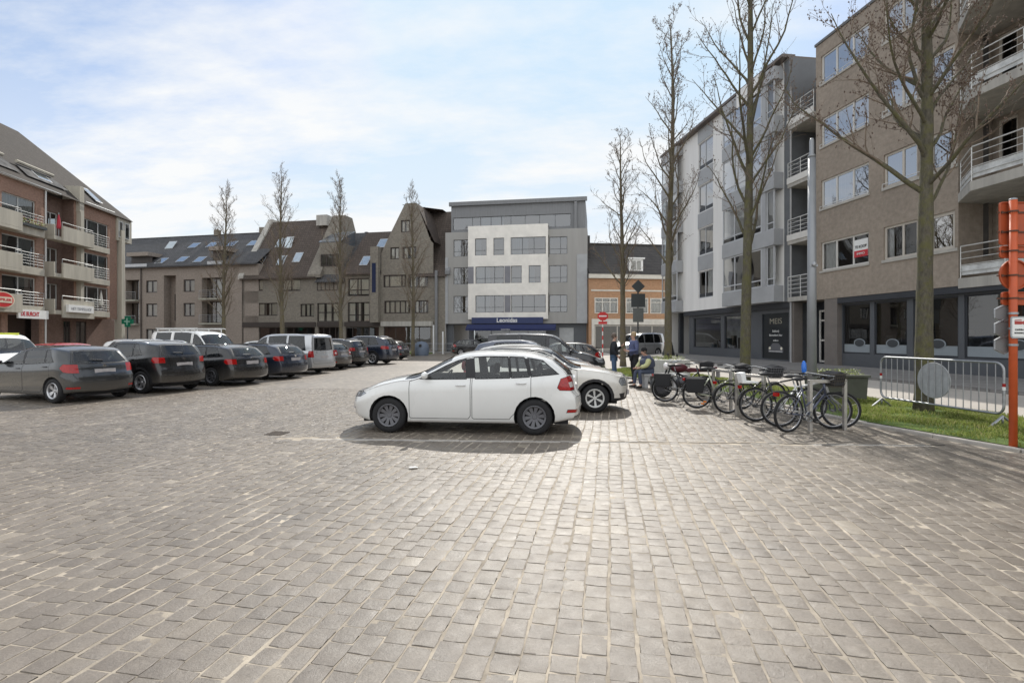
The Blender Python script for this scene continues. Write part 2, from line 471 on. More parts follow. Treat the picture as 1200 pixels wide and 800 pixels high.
# kerb stones along the verge front, laid one after another
b = MB(); rnd = random.Random(8)
for (p, q) in zip(VF, VF[1:]):
    d = Vector((q[0]-p[0], q[1]-p[1])); L = d.length; n = max(1, int(L/.75)); d.normalize(); w = Vector((d.y, -d.x))
    for k in range(n):
        a = Vector(p)+d*(L*k/n+.005); e = Vector(p)+d*(L*(k+1)/n-.005); hz = .062+rnd.uniform(-.012, .01); off = rnd.uniform(-.012, .012)
        o1 = w*(.04+off); o2 = w*(-.09+off)
        b0 = len(b.v)
        for z in (-.05, hz):
            for c_ in (a+o1, e+o1, e+o2, a+o2): b.v.append((c_.x, c_.y, z))
        for qd in ((3, 2, 1, 0), (4, 5, 6, 7), (0, 1, 5, 4), (1, 2, 6, 5), (2, 3, 7, 6), (3, 0, 4, 7)): b.f.append(tuple(b0+i for i in qd)); b.m.append(0)
tag(b.build('verge_kerb', MK, bevel=.015), kind='structure')
def grass(name, A, B, n, seed, hmin=.025, hmax=.075, zfun=None):
    rnd = random.Random(seed); V = []; Fc = []; T = []
    tot = []; 
    ar = []
    for i in range(len(A)-1):
        ar.append((abs(A[i+1][1]-A[i][1])+.2)*abs(B[i][0]-A[i][0]))
    S = sum(ar)
    for i in range(len(A)-1):
        for _ in range(int(n*ar[i]/S)):
            s, t = rnd.random(), rnd.random()
            ax, ay = lerp(A[i][0], A[i+1][0], s), lerp(A[i][1], A[i+1][1], s); bx, by = lerp(B[i][0], B[i+1][0], s), lerp(B[i][1], B[i+1][1], s)
            x, y = lerp(ax, bx, t), lerp(ay, by, t)
            dens = math.sin(x*2.3+y*1.7)*math.sin(y*3.1-x)
            if (dens > .35 and rnd.random() < .65) or (t < .12 and rnd.random() < .55+.4*math.sin(y*4.1)): continue
            if (x-8.68)**2+(y-10.8)**2 < .1+.25*rnd.random() or (x-7.55)**2+(y-16.6)**2 < .3: continue
            z = lerp(.05, .13, t)+.07*math.sin(PI*t) if zfun is None else zfun
            h = rnd.uniform(hmin, hmax)*(1+.35*math.sin(x*5+y*4)); a = rnd.random()*2*PI; w = rnd.uniform(.004, .009)
            lx, ly = rnd.gauss(0, .35)*h, rnd.gauss(0, .35)*h
            k = len(V); c_, s_ = math.cos(a)*w, math.sin(a)*w
            V += [(x-c_, y-s_, z-.005), (x+c_, y+s_, z-.005), (x+c_*.6+lx*.5, y+s_*.6+ly*.5, z+h*.6), (x-c_*.6+lx*.5, y-s_*.6+ly*.5, z+h*.6), (x+lx*1.4, y+ly*1.4, z+h)]
            Fc += [(k, k+1, k+2, k+3), (k+3, k+2, k+4)]; tn = rnd.random(); T += [tn]*5
    me = bpy.data.meshes.new(name); me.from_pydata(V, [], Fc)
    at = me.attributes.new('tone', 'FLOAT', 'POINT'); at.data.foreach_set('value', T)
    me.materials.append(MGRASS); o = bpy.data.objects.new(name, me); COL.objects.link(o); return o
MGRASS, nt, bs, out = new_mat('grass_blades')
at = nd(nt, 'ShaderNodeAttribute'); at.attribute_name = 'tone'
c = ramp(nt, at.outputs['Fac'], [(0, (.14, .17, .04)), (.4, (.22, .28, .06)), (.8, (.31, .35, .09)), (1, (.44, .38, .20))])
tc = nd(nt, 'ShaderNodeTexCoord').outputs['Object']
c = mixc(nt, 1.0, c, ramp(nt, noise(nt, tc, .9, 4), [(.3, .7), (.7, 1.3)]), 'MULTIPLY')
nt.links.new(c, bs.inputs['Base Color']); bs.inputs['Roughness'].default_value = .6
tl = nd(nt, 'ShaderNodeBsdfTranslucent'); nt.links.new(c, tl.inputs[0])
mx = nd(nt, 'ShaderNodeMixShader'); mx.inputs[0].default_value = .45
nt.links.new(bs.outputs[0], mx.inputs[1]); nt.links.new(tl.outputs[0], mx.inputs[2]); nt.links.new(mx.outputs[0], out.inputs[0])
A = [(x+.13, y) for x, y in VF]
o = grass('grass', A[1:], VB[1:], 150000, 4); tag(o, 'short bright green grass of the verge beside the setts', 'grass', kind='stuff')
# weeds in the kerb gap
# road and pavement towards the right-hand buildings
def sx(s, y): return s-.13*y
MROAD = M('worn_road_surface', (.43, .395, .35), .85, var=.12, scale=.6, bmp=.003, bscale=40)
MPAV = brick('pavement_tiles', (.22, .21, .2), (.27, .255, .24), (.13, .125, .12), .3, .3, .006, .15)
b = MB()
ys = [0, 2, 5.2, 6.6, 8, 9.2, 10.4, 11.5, 13.4, 16.5, 19.6, 23, 25]
for y0, y1 in zip(ys, ys[1:]):
    xb0, xb1 = interp(y0, [(p[1], p[0]) for p in VB]), interp(y1, [(p[1], p[0]) for p in VB])
    b.quad((xb0, y0, .10), (sx(14.6, y0), y0, .22), (sx(14.6, y1), y1, .22), (xb1, y1, .10))
b.quad((7.1, 25, .10), (sx(14.6, 25), 25, .22), (sx(14.6, 47), 47, .22), (5.5, 47, .10))
b.quad((4.1, 25, -.003), (7.1, 25, .10), (5.5, 47, .10), (3.0, 47, -.003))
b.quad((12.6, -12, .10), (sx(14.6, -12)+2, -12, .22), (sx(14.6, 0), 0, .22), (12.6, 0, .10))
tag(b.build('side_road', MROAD), kind='structure')
b = MB(); b.quad((sx(14.6, -5), -5, .31), (sx(17.8, -5), -5, .44), (sx(17.8, 49), 49, .44), (sx(14.6, 49), 49, .31))
b.quad((sx(14.6, -5), -5, .2), (sx(14.6, -5), -5, .31), (sx(14.6, 49), 49, .31), (sx(14.6, 49), 49, .2))
tag(b.build('shop_pavement', MPAV), kind='structure')
# back pavement in front of the far row, with a thin planted strip
def rowpt(u, off=0):  # far row front line, u metres right of the corner at px147
    d = Vector((39.95, -8.7)).normalized(); n = Vector((d.y, -d.x))
    p = Vector((-46.9, 62.1))+d*u+n*off; return (p.x, p.y)
p0, p1, p2, p3 = rowpt(-4, 0), rowpt(60, 0), rowpt(60, 2.4), rowpt(-4, 2.4)
b = MB(); b.prism([p0, p1, p2, p3], -.02, .12, 'z'); tag(b.build('far_pavement', MPAV), kind='structure')
p0, p1, p2, p3 = rowpt(30.5, 2.5), rowpt(40.5, 2.5), rowpt(40.5, 4.3), rowpt(30.5, 4.3)
b = MB(); b.prism([p0, p1, p2, p3], -.02, .10, 'z'); tag(b.build('planted_strip', MSOIL), kind='structure')
# ------------------------------------------------------------------ cars
def catmull(P, S):
    out = []; n = len(P)
    for i in range(n-1):
        p0, p1, p2, p3 = P[max(0, i-1)], P[i], P[i+1], P[min(n-1, i+2)]
        for k in range(S):
            t = k/S
            out.append(tuple(.5*((2*b)+(-a+c)*t+(2*a-5*b+4*c-d)*t*t+(-a+3*b-3*c+d)*t**3) for a, b, c, d in zip(p0, p1, p2, p3)))
    out.append(tuple(P[-1])); return out
PAINTDARK = (.02, .02, .02)
def paint(name, c, metal=.0, rough=.28, dirt=(.2, .18, .15)):
    return M('paint_'+name, c, rough, metal, var=.04, scale=1.5, coat=.9, spec=.4, inner=PAINTDARK, dirt=dirt)
CARGL = glass('car_glass', (.95, .98, .97), 1.75, .95)
CARGD = glass('car_glass_tinted', (.35, .38, .4), 1.7, .7)
SEAM = M('panel_gap', (.012, .012, .012), .8)
REDL, nt_, b_, o_ = new_mat('tail_lamp_red')
b_.inputs['Base Color'].default_value = (.55, .012, .012, 1); b_.inputs['Roughness'].default_value = .12; b_.inputs['Coat Weight'].default_value = .3
tcx = nd(nt_, 'ShaderNodeTexCoord').outputs['Object']
vv = nd(nt_, 'ShaderNodeTexVoronoi'); vv.inputs['Scale'].default_value = 60; nt_.links.new(tcx, vv.inputs['Vector'])
nt_.links.new(ramp(nt_, vv.outputs[0], [(0, (.5, .008, .008)), (1, (.16, .002, .002))]), b_.inputs['Base Color'])
HEADL = M('headlamp_glass', (.32, .34, .36), .06, .35, var=.5, scale=14, coat=1, spec=.8)
WLAMP = M('clear_lamp', (.75, .72, .7), .12, .1, var=.15, scale=20, coat=.6)
PLATE = M('number_plate_grey', (.42, .40, .40), .5, var=.15, scale=10)
SEATM = M('seat_cloth', (.035, .036, .04), .9, var=.2, scale=10)
def car_type(sp):
    """build the panels of one kind of car as separate meshes, side by side; returns a recipe"""
    L, W, H = sp['L'], sp['W'], sp['H']; hw = W/2; Rw = sp['R']; fo, wb = sp['fo'], sp['wb']
    zs = sp.get('zs', .19); Lb = sp.get('Lb', 1.2); cF, cR = sp.get('cF', .2), sp.get('cR', .12)
    S = 3; step = sp.get('step', .08)
    top, belt = sp['top'], sp['belt']
    Xc, Xr = sp['cowl'], sp['wsr']
    tum = sp.get('tum', .30)
    def Bf(X): return max(0, 1-X/.55)**1.4
    def Br(X): return max(0, (X-(L-Lb))/Lb)**1.5
    def width(X):
        w = hw
        if X < .5: w *= 1-sp.get('nf', .2)*(1-X/.5)**2.2
        if X > L-.5: w *= 1-sp.get('nr', .13)*((X-L+.5)/.5)**2.2
        return w
    def section(X):
        w = width(X); zb = pchip(X, belt); zc = pchip(X, top)
        zsec = zs+.05*max(0, 1-X/.4)+.08*max(0, (X-L+.5)/.5)
        zr = max(zb+.02, pchip(max(0, X-.10), top)-(.075 if X > Xc else .045))
        zr = min(zr, zc-.012)
        zb = min(zb, zr-.012)
        wr = w-.05-tum*(zr-zb)
        zm = .5*(zsec+zb)
        P = [(w-.16, zsec), (w-.045, zsec+.025), (w-.022, zsec+.13), (w-.010, zm), (w-.001, zb-.13), (w-.045, zb),
             (lerp(w-.045, wr, .5)+.02*min(1, (zr-zb)/.3), (zb+zr)/2), (wr, zr), (wr*.82, zr+(zc-zr)*.55), (wr*.45, zr+(zc-zr)*.9), (0, zc)]
        pts = catmull(P, S); pts[-1] = (0, zc)
        out = []
        for (y, z) in pts:
            x = X+interp(z, sp['front'])*Bf(X)-interp(z, sp['rear'])*Br(X)
            x = cF*1+x*(L-cF-cR)/L if False else x
            out.append((x, y, z))
        return out
    Xs = []; X = 0.0
    while X < L-1e-6:
        Xs.append(X); X += step*.5 if (X < .4 or X > L-.5) else step
    for a in (Xc, Xr): Xs.append(a)
    Xs = sorted(set(round(x, 4) for x in Xs)); Xs = [x for i, x in enumerate(Xs) if i == 0 or x-Xs[i-1] > .015 or x in (Xc, Xr)]; Xs.append(L)
    secs = [section(x) for x in Xs]
    NV = len(secs[0]); I7 = 7*S; I5 = 5*S
    # x runs from cF (section 0) so that the cap bulges forward to 0
    def fx(x): return L/2-(cF+x*(L-cF-cR)/L)
    def ufx(xa): return xa   # polygons are given in real x from the front bumper
    bm = bmesh.new(); reg = bm.faces.layers.int.new('reg'); vi = bm.faces.layers.int.new('vi'); part = bm.faces.layers.int.new('part')
    grid = []
    for s in secs:
        row = [bm.verts.new((fx(x), y, z)) for (x, y, z) in s]
        row += [bm.verts.new((fx(x), -y, z)) for (x, y, z) in reversed(s[:-1])]
        grid.append(row)
    N2 = 2*NV-1
    for i in range(len(grid)-1):
        for j in range(N2-1):
            f = bm.faces.new((grid[i][j], grid[i+1][j], grid[i+1][j+1], grid[i][j+1]))
            f[reg] = 0; f[vi] = min(j, N2-2-j)
    def cap(row, sec, c, sgn, rg):
        K = NV-1-I7                    # columns from rail to centre
        fr = [sec[I7+k][1]/sec[I7][1] for k in range(K+1)]      # 1..0
        crown = [sec[I7+k][2]-sec[I7][2] for k in range(K+1)]
        prev = None
        for v in range(I7+1):
            if v == I7: cur = [row[I7+k] for k in range(N2-2*I7)]
            else:
                x, y, z = sec[v]; cur = [row[v]]
                t = v/I7
                for k in range(1, 2*K):
                    kk = k if k <= K else 2*K-k; sg = 1 if k <= K else -1
                    f = fr[kk]
                    cur.append(bm.verts.new((fx(x)+sgn*c*(1-abs(f)**2.4)*(1-max(0, t-.55)*sp.get('capflat', 1.2)), sg*f*y, z+crown[kk]*t**3)))
                cur.append(row[N2-1-v])
            if prev:
                for k in range(len(cur)-1):
                    f = bm.faces.new((prev[k], prev[k+1], cur[k+1], cur[k])); f[reg] = rg; f[vi] = v
            prev = cur
    cap(grid[0], secs[0], cF, 1, 1); cap(grid[-1], secs[-1], cR, -1, 2)
    bmesh.ops.recalc_face_normals(bm, faces=bm.faces)
    up = sum((f.normal.z for f in bm.faces if f[reg] == 0 and f[vi] > I7), 0)
    if up < 0: bmesh.ops.reverse_faces(bm, faces=bm.faces)
    for f in bm.faces: f.smooth = True
    # real-x tables of belt and rail
    def tabl(idx): 
        t = sorted(((L/2-fx(s[idx][0])), s[idx][2]) for s in secs); return t
    TB, TR = tabl(I5), tabl(I7)
    gb = lambda x: interp(x, TB)+.022
    gt = lambda x: interp(x, TR)-.035
    def cut(poly, axis, pred, setp=None):
        xs = [p[0] for p in poly]; zs_ = [p[1] for p in poly]
        def uv(c): return (L/2-c.x, c.z) if axis == 'y' else (c.y, c.z)
        bb = (min(xs)-.02, max(xs)+.02, min(zs_)-.02, max(zs_)+.02)
        def near(f):
            us = [uv(v.co) for v in f.verts]
            return not (max(u[0] for u in us) < bb[0] or min(u[0] for u in us) > bb[1] or max(u[1] for u in us) < bb[2] or min(u[1] for u in us) > bb[3])
        fs = [f for f in bm.faces if pred(f) and near(f)]
        n = len(poly)
        for i in range(n):
            a, b_ = poly[i], poly[(i+1) % n]
            if axis == 'y': co = Vector((L/2-a[0], 0, a[1])); dr = Vector((-(b_[0]-a[0]), 0, b_[1]-a[1])); no = dr.cross(Vector((0, 1, 0)))
            else: co = Vector((0, a[0], a[1])); dr = Vector((0, b_[0]-a[0], b_[1]-a[1])); no = dr.cross(Vector((1, 0, 0)))
            if no.length < 1e-7: continue
            no.normalize()
            geom = set(fs)
            for f in fs: geom.update(f.edges); geom.update(f.verts)
            r = bmesh.ops.bisect_plane(bm, geom=list(geom), dist=2e-4, plane_co=co, plane_no=no)
            fs = list({g for g in r['geom'] if isinstance(g, bmesh.types.BMFace) and g.is_valid} | {f for f in fs if f.is_valid})
        ins = [f for f in fs if inpoly(*uv(f.calc_center_median()), poly)]
        if setp is not None:
            for f in ins: f[part] = setp
        return ins
    side = lambda f: f[reg] == 0 and f[vi] <= I7
    xr_, xf_ = fo+wb, fo
    zax = Rw
    def circ(cx, r, n=22): return [(cx+r*math.cos(2*PI*k/n+.07), zax+r*math.sin(2*PI*k/n+.07)) for k in range(n)]
    ra = Rw+sp.get('gap', .045)
    # cladding or sill
    if sp.get('clad'):
        cz = sp['clad']
        for f in cut([(-.1, 0), (L+.1, 0), (L+.1, cz), (-.1, cz)], 'y', lambda f: True, 10): pass
        for cx in (xf_, xr_): cut(circ(cx, ra+.065), 'y', lambda f: f[reg] == 0 and f[vi] < I5, 10)
    # doors
    def glass_polys():
        out = []
        for (b0, b1, t0, t1) in sp['glass']:
            n = 4
            bot = [(lerp(b0, b1, k/n), gb(lerp(b0, b1, k/n))) for k in range(n+1)]
            tp = [(lerp(t1, t0, k/n), gt(lerp(t1, t0, k/n))) for k in range(n+1)]
            tp = [(x, max(z, interp(x, TB)+.03)) for x, z in tp]
            out.append(bot+tp)
        return out
    GP = glass_polys()
    for di, dr in enumerate(sp.get('doors', [])):
        x0b, x0m, x1m, x1b, x0t, x1t = dr
        zb0 = zs+.09; zm = zs+.45
        p = [(x0b, zb0+.02), (x0b+.03, zb0), (x1b-.04, zb0), (x1b, zb0+.05), (x1m, zm), (x1m, gb((x1m))), (x1t, gt(x1t)+.018)]
        for k in (.75, .5, .25): xx = lerp(x0t, x1t, k); p.append((xx, gt(xx)+.018))
        p += [(x0t, max(gt(x0t)+.018, gb(x0t)+.03)), (x0m, gb(x0m)-.03), (x0b, zm)]
        cut(offset_poly(p, .005), 'y', side, 12); cut(offset_poly(p, -.005), 'y', side, 1+di)
    black_upto = sp.get('blackpillars', True)
    for gi, g in enumerate(GP):
        ins = cut(offset_poly(g, .018), 'y', side, 8)
    if black_upto and len(GP) > 1:   # the pillars between the panes
        for g1, g2 in zip(GP[:-1], GP[1:]):
            n = 5
            q = [g1[4], g2[0], g2[9], g1[5]]
            for f in cut(q, 'y', side): f[part] = 8
    for gi, g in enumerate(GP):
        cut(g, 'y', side, 20+gi)
    # windscreen / rear window
    ww0 = lambda f: f[reg] == 0 and f[vi] >= I7
    for f in bm.faces:
        if f[reg] == 0 and f[vi] >= I7+1:
            x = L/2-f.calc_center_median().x
            if Xc_real(fx, L, Xc, sp)+.03 < x < Xc_real(fx, L, Xr, sp)-.02: f[part] = 4
    rw = sp['rearwin']       # (z0,z1,half width bottom, half width top)
    z0, z1, wb_, wt = rw
    pw = [(-wb_, z0), (-wb_*.6, z0-.02), (wb_*.6, z0-.02), (wb_, z0), (wt, z1), (wt*.5, z1+.012), (-wt*.5, z1+.012), (-wt, z1)]
    rear = lambda f: f[reg] == 2
    # tailgate
    tg = sp.get('gate')      # (z0, z1, half widths)
    if tg:
        g0, g1, gw0, gw1 = tg
        pg = [(-gw0*.92, g0), (gw0*.92, g0), (gw0, g0+.08), (gw0, z0), (gw1, g1), (-gw1, g1), (-gw0, z0), (-gw0, g0+.08)]
        cut(offset_poly(pg, .005), 'x', rear, 12); cut(offset_poly(pg, -.005), 'x', rear, 15)
    cut(offset_poly(pw, .03), 'x', rear, 8); cut(pw, 'x', rear, 5)
    # lamps
    for key, pid in (('head', 6), ('tail', 7), ('tail2', 16), ('fog', 9), ('rlow', 10), ('refl', 18)):
        if key in sp:
            poly, ymin = sp[key]
            fr_ = key in ('head', 'fog')
            rr = (0, 1) if fr_ else (0, 2)
            pr = lambda f: f[reg] in rr and abs(f.calc_center_median().y) > ymin-.08 and ((L/2-f.calc_center_median().x) < L*.3 if fr_ else (L/2-f.calc_center_median().x) > L*.6)
            for sg in (1, -1):
                cut([(sg*ymin, -1), (sg*ymin, 3), (sg*3, 3), (sg*3, -1)], 'x', lambda f: pr(f) and f.calc_center_median().y*sg > 0)
            if pid not in (16, 10): cut(offset_poly(poly, .008), 'y', lambda f: pr(f) and abs(f.calc_center_median().y) > ymin-.001, 8)
            cut(poly, 'y', lambda f: pr(f) and abs(f.calc_center_median().y) > ymin-.001, pid)
    for poly in sp.get('grille', []):
        cut(poly, 'x', lambda f: f[reg] == 1, 9)
    for poly in sp.get('valance', []):
        cut(poly, 'x', rear, 10)
    # bonnet shut line
    hx = Xc_real(fx, L, Xc, sp)
    # wheel arches
    bm.normal_update()
    VN = {}
    for cx in (xf_, xr_):
        cut(circ(cx, ra+.018), 'y', lambda f: f[reg] in (0,) and f[vi] < I5) 
        cut(circ(cx, ra), 'y', lambda f: f[reg] in (0,) and f[vi] < I5, 11)
    bm.normal_update()
    vn = bm.verts.layers.float_vector.new('vn')
    for v in bm.verts: v[vn] = v.normal.copy()
    dele = [f for f in bm.faces if f[part] == 11]
    bed = {e for f in dele for e in f.edges if any(g[part] != 11 for g in e.link_faces)}
    bmesh.ops.delete(bm, geom=dele, context='FACES_ONLY')
    bed = [e for e in bed if e.is_valid]
    r = bmesh.ops.extrude_edge_only(bm, edges=bed)
    for g in r['geom']:
        if isinstance(g, bmesh.types.BMVert):
            g.co.y = math.copysign(hw-.30, g.co.y); g[vn] = Vector((0, 0, 0))
        elif isinstance(g, bmesh.types.BMFace): g[part] = 17; g[reg] = 5
    groups = {}
    for f in bm.faces:
        p = f[part]
        c = f.calc_center_median()
        if p in (8, 12, 10, 17): key = ('body', 0, 0)
        elif p in (1, 2, 6, 7, 16, 18) or p >= 20: key = (p, 1 if c.y > 0 else -1, 0)
        elif p == 0 and sp.get('roofsplit') and f[reg] == 0 and f[vi] >= I7 and L/2-c.x > Xc_real(fx, L, Xr, sp)-.03: key = ('roof', 0, 0)
        elif p == 0: key = ('body', 0, 0)
        elif p == 9: key = (9, 0, 0)
        else: key = (p, 0, 0)
        groups.setdefault(key, []).append(f)
    slots = {0: 0, 8: 1, 12: 2, 10: 3, 17: 1}
    NM = {1: 'door', 2: 'door', 4: 'windscreen', 5: 'rear_window', 6: 'headlight', 7: 'tail_light', 16: 'reversing_light', 18: 'reflector', 9: 'grille', 15: 'tailgate', 'body': 'body', 'roof': 'roof'}
    recipe = []
    for key, fs in groups.items():
        p = key[0]
        me = bpy.data.meshes.new(NM.get(p, 'side_window')); idx = {}; co = []; nn = []; fc = []; mi = []
        for f in fs:
            t = []
            for v in f.verts:
                if v not in idx: idx[v] = len(co); co.append(tuple(v.co)); nn.append(tuple(v[vn]))
                t.append(idx[v])
            fc.append(t); mi.append(slots.get(f[part], 0) if p == 'body' else 0)
        me.from_pydata(co, [], fc)
        mm = {'body': ['P', BLK, SEAM, sp.get('cladmat', BLK)], 'roof': ['Q'], 1: ['P'], 2: ['P'], 15: ['P'], 4: [CARGL], 5: [sp.get('rearglass', CARGL)], 6: [HEADL], 7: [REDL], 16: [WLAMP], 18: [REDL], 9: [BLK]}.get(p)
        if mm is None:
            gi = p-20; mm = [CARGD if gi in sp.get('tinted', ()) else CARGL]
        for x in mm: me.materials.append(None if isinstance(x, str) else x)
        me.polygons.foreach_set('material_index', mi)
        me.polygons.foreach_set('use_smooth', [True]*len(fc))
        try: me.normals_split_custom_set_from_vertices([n if (n[0] or n[1] or n[2]) else (0, 0, 0) for n in nn])
        except Exception as e: print('normals', e)
        recipe.append((NM.get(p, 'side_window'), me, mm, key))
    bm.free()
    # ---- extras as one mesh per part
    def mk(name, mb, mats, smooth=False, bevel=0):
        o = mb.build(name, mats, smooth=smooth); me = o.data
        bpy.data.objects.remove(o); recipe.append((name, me, mats if isinstance(mats, list) else [mats], ('x', 0, bevel)))
    b = MB(); b.box(-L/2+.25, L/2-.3, -hw+.30, hw-.30, zs-.02, zs+.05)
    b.box(-L/2+.3, L/2-.35, -hw+.3, hw-.3, zs+.03, .5)
    mk('underbody', b, DARKIN)
    # dashboard and seats
    xd = L/2-(Xc_real(fx, L, Xc, sp)+.38); zb_ = pchip(L/2, belt)
    b = MB(); b.box(xd-.25, xd+.25, -hw+.16, hw-.16, .6, zb_+.02); mk('dashboard', b, DARKIN)
    def seat(x, y0, y1):
        b = MB(); b.box(x-.25, x+.28, y0, y1, .42, .58)
        b.prism([(x-.22, .55), (x-.34, zb_+.02), (x-.46, zb_+.02), (x-.36, .5)], y0+.02, y1-.02, 'y')
        for yy in ([(y0+y1)/2] if y1-y0 < .7 else [y0+.25, y1-.25]):
            b.box(x-.46, x-.37, yy-.11, yy+.11, zb_+.05, min(zb_+.24, H-.16))
        mk('seat', b, SEATM, bevel=.04)
    xs_ = xd-.75
    seat(xs_, .1, .62); seat(xs_, -.62, -.1); seat(xs_-.85, -.62, .62)
    b = MB(); n = 18
    b.loop([(xd-.30-.10*math.sin(2*PI*k/n), .36+.18*math.cos(2*PI*k/n), zb_-.02+.16*math.sin(2*PI*k/n)) for k in range(n)], .014, 5)
    b.path([(xd-.30, .2, zb_-.02), (xd-.30, .52, zb_-.02)], .012, 5); b.path([(xd-.30, .36, zb_-.02), (xd-.05, .36, zb_-.10)], .02, 6)
    mk('steering_wheel', b, BLK)
    # mirrors
    xm = L/2-(sp['glass'][0][0]+.12); zm = gb(sp['glass'][0][0]+.12)+.07
    for sg in (1, -1):
        b = MB(); b.ball((xm, sg*(hw+.07), zm), (.06, .10, .062), 12, 8); 
        b.box(xm-.03, xm+.03, min(sg*(hw-.06), sg*(hw+.03)), max(sg*(hw-.06), sg*(hw+.03)), zm-.05, zm-.02)
        mk('mirror', b, ['P'] if sp.get('mirrorpaint', True) else [BLK], smooth=True)
    # handles
    for dr in sp.get('doors', []):
        xh = L/2-(dr[2]-.17); zh = gb(dr[2])-.12
        yh = hw-.004
        for sg in (1, -1):
            b = MB(); b.path([(xh+.09, sg*(yh-.025), zh), (xh+.07, sg*(yh+.018), zh), (xh-.07, sg*(yh+.022), zh), (xh-.09, sg*(yh-.02), zh)], [.012, .014, .014, .012], 6)
            mk('door_handle', b, ['P'], smooth=True)
    # plates, badge, wiper
    zp = sp.get('platez', .62)
    xrp = -L/2+interp(zp, sp['rear'])*(L-cF-cR)/L
    b = MB(); b.box(xrp-.012, xrp+.05, -.26, .26, zp-.057, zp+.057); mk('number_plate', b, PLATE)
    b = MB(); b.box(L/2-.06, L/2+.012, -.26, .26, .36, .47); mk('number_plate', b, PLATE)
    zt = z0+.02; xw = -L/2+interp(zt, sp['rear'])*(L-cF-cR)/L
    b = MB(); b.path([(xw-.015, 0, zt+.0), (xw-.0, .03, zt+.03), (xw-.0, .33, zt+.05)], .011, 5); mk('rear_wiper', b, BLK)
    zbd = (zp+z0)/2+.02; xb = -L/2+interp(zbd, sp['rear'])*(L-cF-cR)/L
    b = MB(); b.lathe([(0.001, -.012), (.045, -.012), (.045, .02), (.001, .02)], (xb, 0, zbd), 'x', 14); mk('badge', b, CHR)
    if sp.get('rails'):
        for sg in (1, -1):
            pts = []
            x0, x1 = Xr+.15, L-.75
            for k in range(9):
                x = lerp(x0, x1, k/8); pts.append((L/2-x, sg*(hw-.235-tum*.1), interp(x, TR)+.055+(.0 if 0 < k < 8 else -.04)))
            b = MB(); b.path(pts, .016, 6); mk('roof_rail', b, sp.get('railmat', CHR), smooth=True)
    xa = L-.75
    b = MB(); b.path([(L/2-Xr-.12, 0, H-.01), (L/2-Xr-.30, 0, H+.09)] if sp.get('ant', True) else [(-L/2+.7, 0, H-.03), (-L/2+.66, 0, H+.03)], [.006, .003], 5); mk('antenna', b, BLK)
    return dict(sp=sp, recipe=recipe)
def Xc_real(fx, L, X, sp): return L/2-fx(X)
def rim_mesh(style, Rw, w=.19):
    b = MB(); r = Rw*.66
    b.lathe([(r, -w/2+.01), (r-.012, -w/2), (r-.03, -w/2+.01), (r-.035, w/2-.02), (r-.01, w/2), (r, w/2-.01)], axis='y', n=32, m=0)
    n, wd, mdark, mpair = style['n'], style['w'], style.get('dark', 1), style.get('pair', 0)
    yo = w/2-.035
    for k in range(n):
        a = 2*PI*k/n
        for dl in ([0] if not mpair else [-mpair, mpair]):
            a0 = a+dl*.4; a1 = a+dl
            def pt(rr, aa, off): return (rr*math.cos(aa)-off*math.sin(aa), rr*math.sin(aa)+off*math.cos(aa))
            p = [pt(.035, a0, -wd*.7), pt(r-.02, a1, -wd*style.get('flare', 1)), pt(r-.02, a1, wd*style.get('flare', 1)), pt(.035, a0, wd*.7)]
            nn = len(b.v)
            for (yy, dr) in ((yo, 0), (yo-.035, 0)):
                for i, q in enumerate(p): b.v.append((q[0], yy+(-.025 if i in (0, 3) else 0), q[1]))
            for q in ((0, 1, 2, 3), (7, 6, 5, 4), (0, 4, 5, 1), (1, 5, 6, 2), (2, 6, 7, 3), (3, 7, 4, 0)): b.f.append(tuple(nn+i for i in q)); b.m.append(0 if k % 2 or not style.get('alt') else 1)
    b.lathe([(.001, yo-.012), (.035, yo-.012), (.05, yo-.03), (.05, yo-.08)], axis='y', n=14, m=0)
    b.lathe([(.001, yo-.055), (r-.02, yo-.055)], axis='y', n=24, m=1)
    return b
WH = {}
def wheel_meshes(Rw, sname, style, mats, w=.2):
    k = (round(Rw, 3), sname)
    if k not in WH:
        b = MB(); r = Rw*.655
        b.lathe([(r, w/2-.025), (r+.01, w/2-.004), (r+.04, w/2), (Rw-.03, w/2-.008), (Rw-.008, w/2-.03), (Rw, w/2-.06), (Rw, -w/2+.06), (Rw-.008, -w/2+.03), (Rw-.03, -w/2+.008), (r+.01, -w/2), (r, -w/2+.02)], axis='y', n=40)
        t = b.build('wheel', RUB, smooth=True, auto=True)
        rm = rim_mesh(style, Rw, w).build('rim', mats, smooth=False)
        WH[k] = (t.data, rm.data); bpy.data.objects.remove(t); bpy.data.objects.remove(rm)
    return WH[k]
ALLOY = M('alloy_silver', (.5, .5, .51), .3, .7, var=.08, scale=20)
DALLOY = M('alloy_dark', (.09, .09, .1), .4, .4, var=.15, scale=20)
WALLOY = M('rim_white', (.6, .6, .58), .35, .1, var=.05)
STY = {
    'cover': (dict(n=10, w=.024, flare=1.5), [M('wheel_cover_grey', (.13, .13, .14), .45, .2), BLK]),
    'c3': (dict(n=12, w=.022, flare=1.3, alt=True), [WALLOY, BLK]),
    'five': (dict(n=5, w=.035, flare=1.5), [ALLOY, BLK]),
    'twin': (dict(n=5, w=.016, pair=.16), [ALLOY, BLK]),
    'ten': (dict(n=10, w=.016), [ALLOY, BLK]),
    'dark': (dict(n=7, w=.02, pair=.1), [DALLOY, BLK]),
}
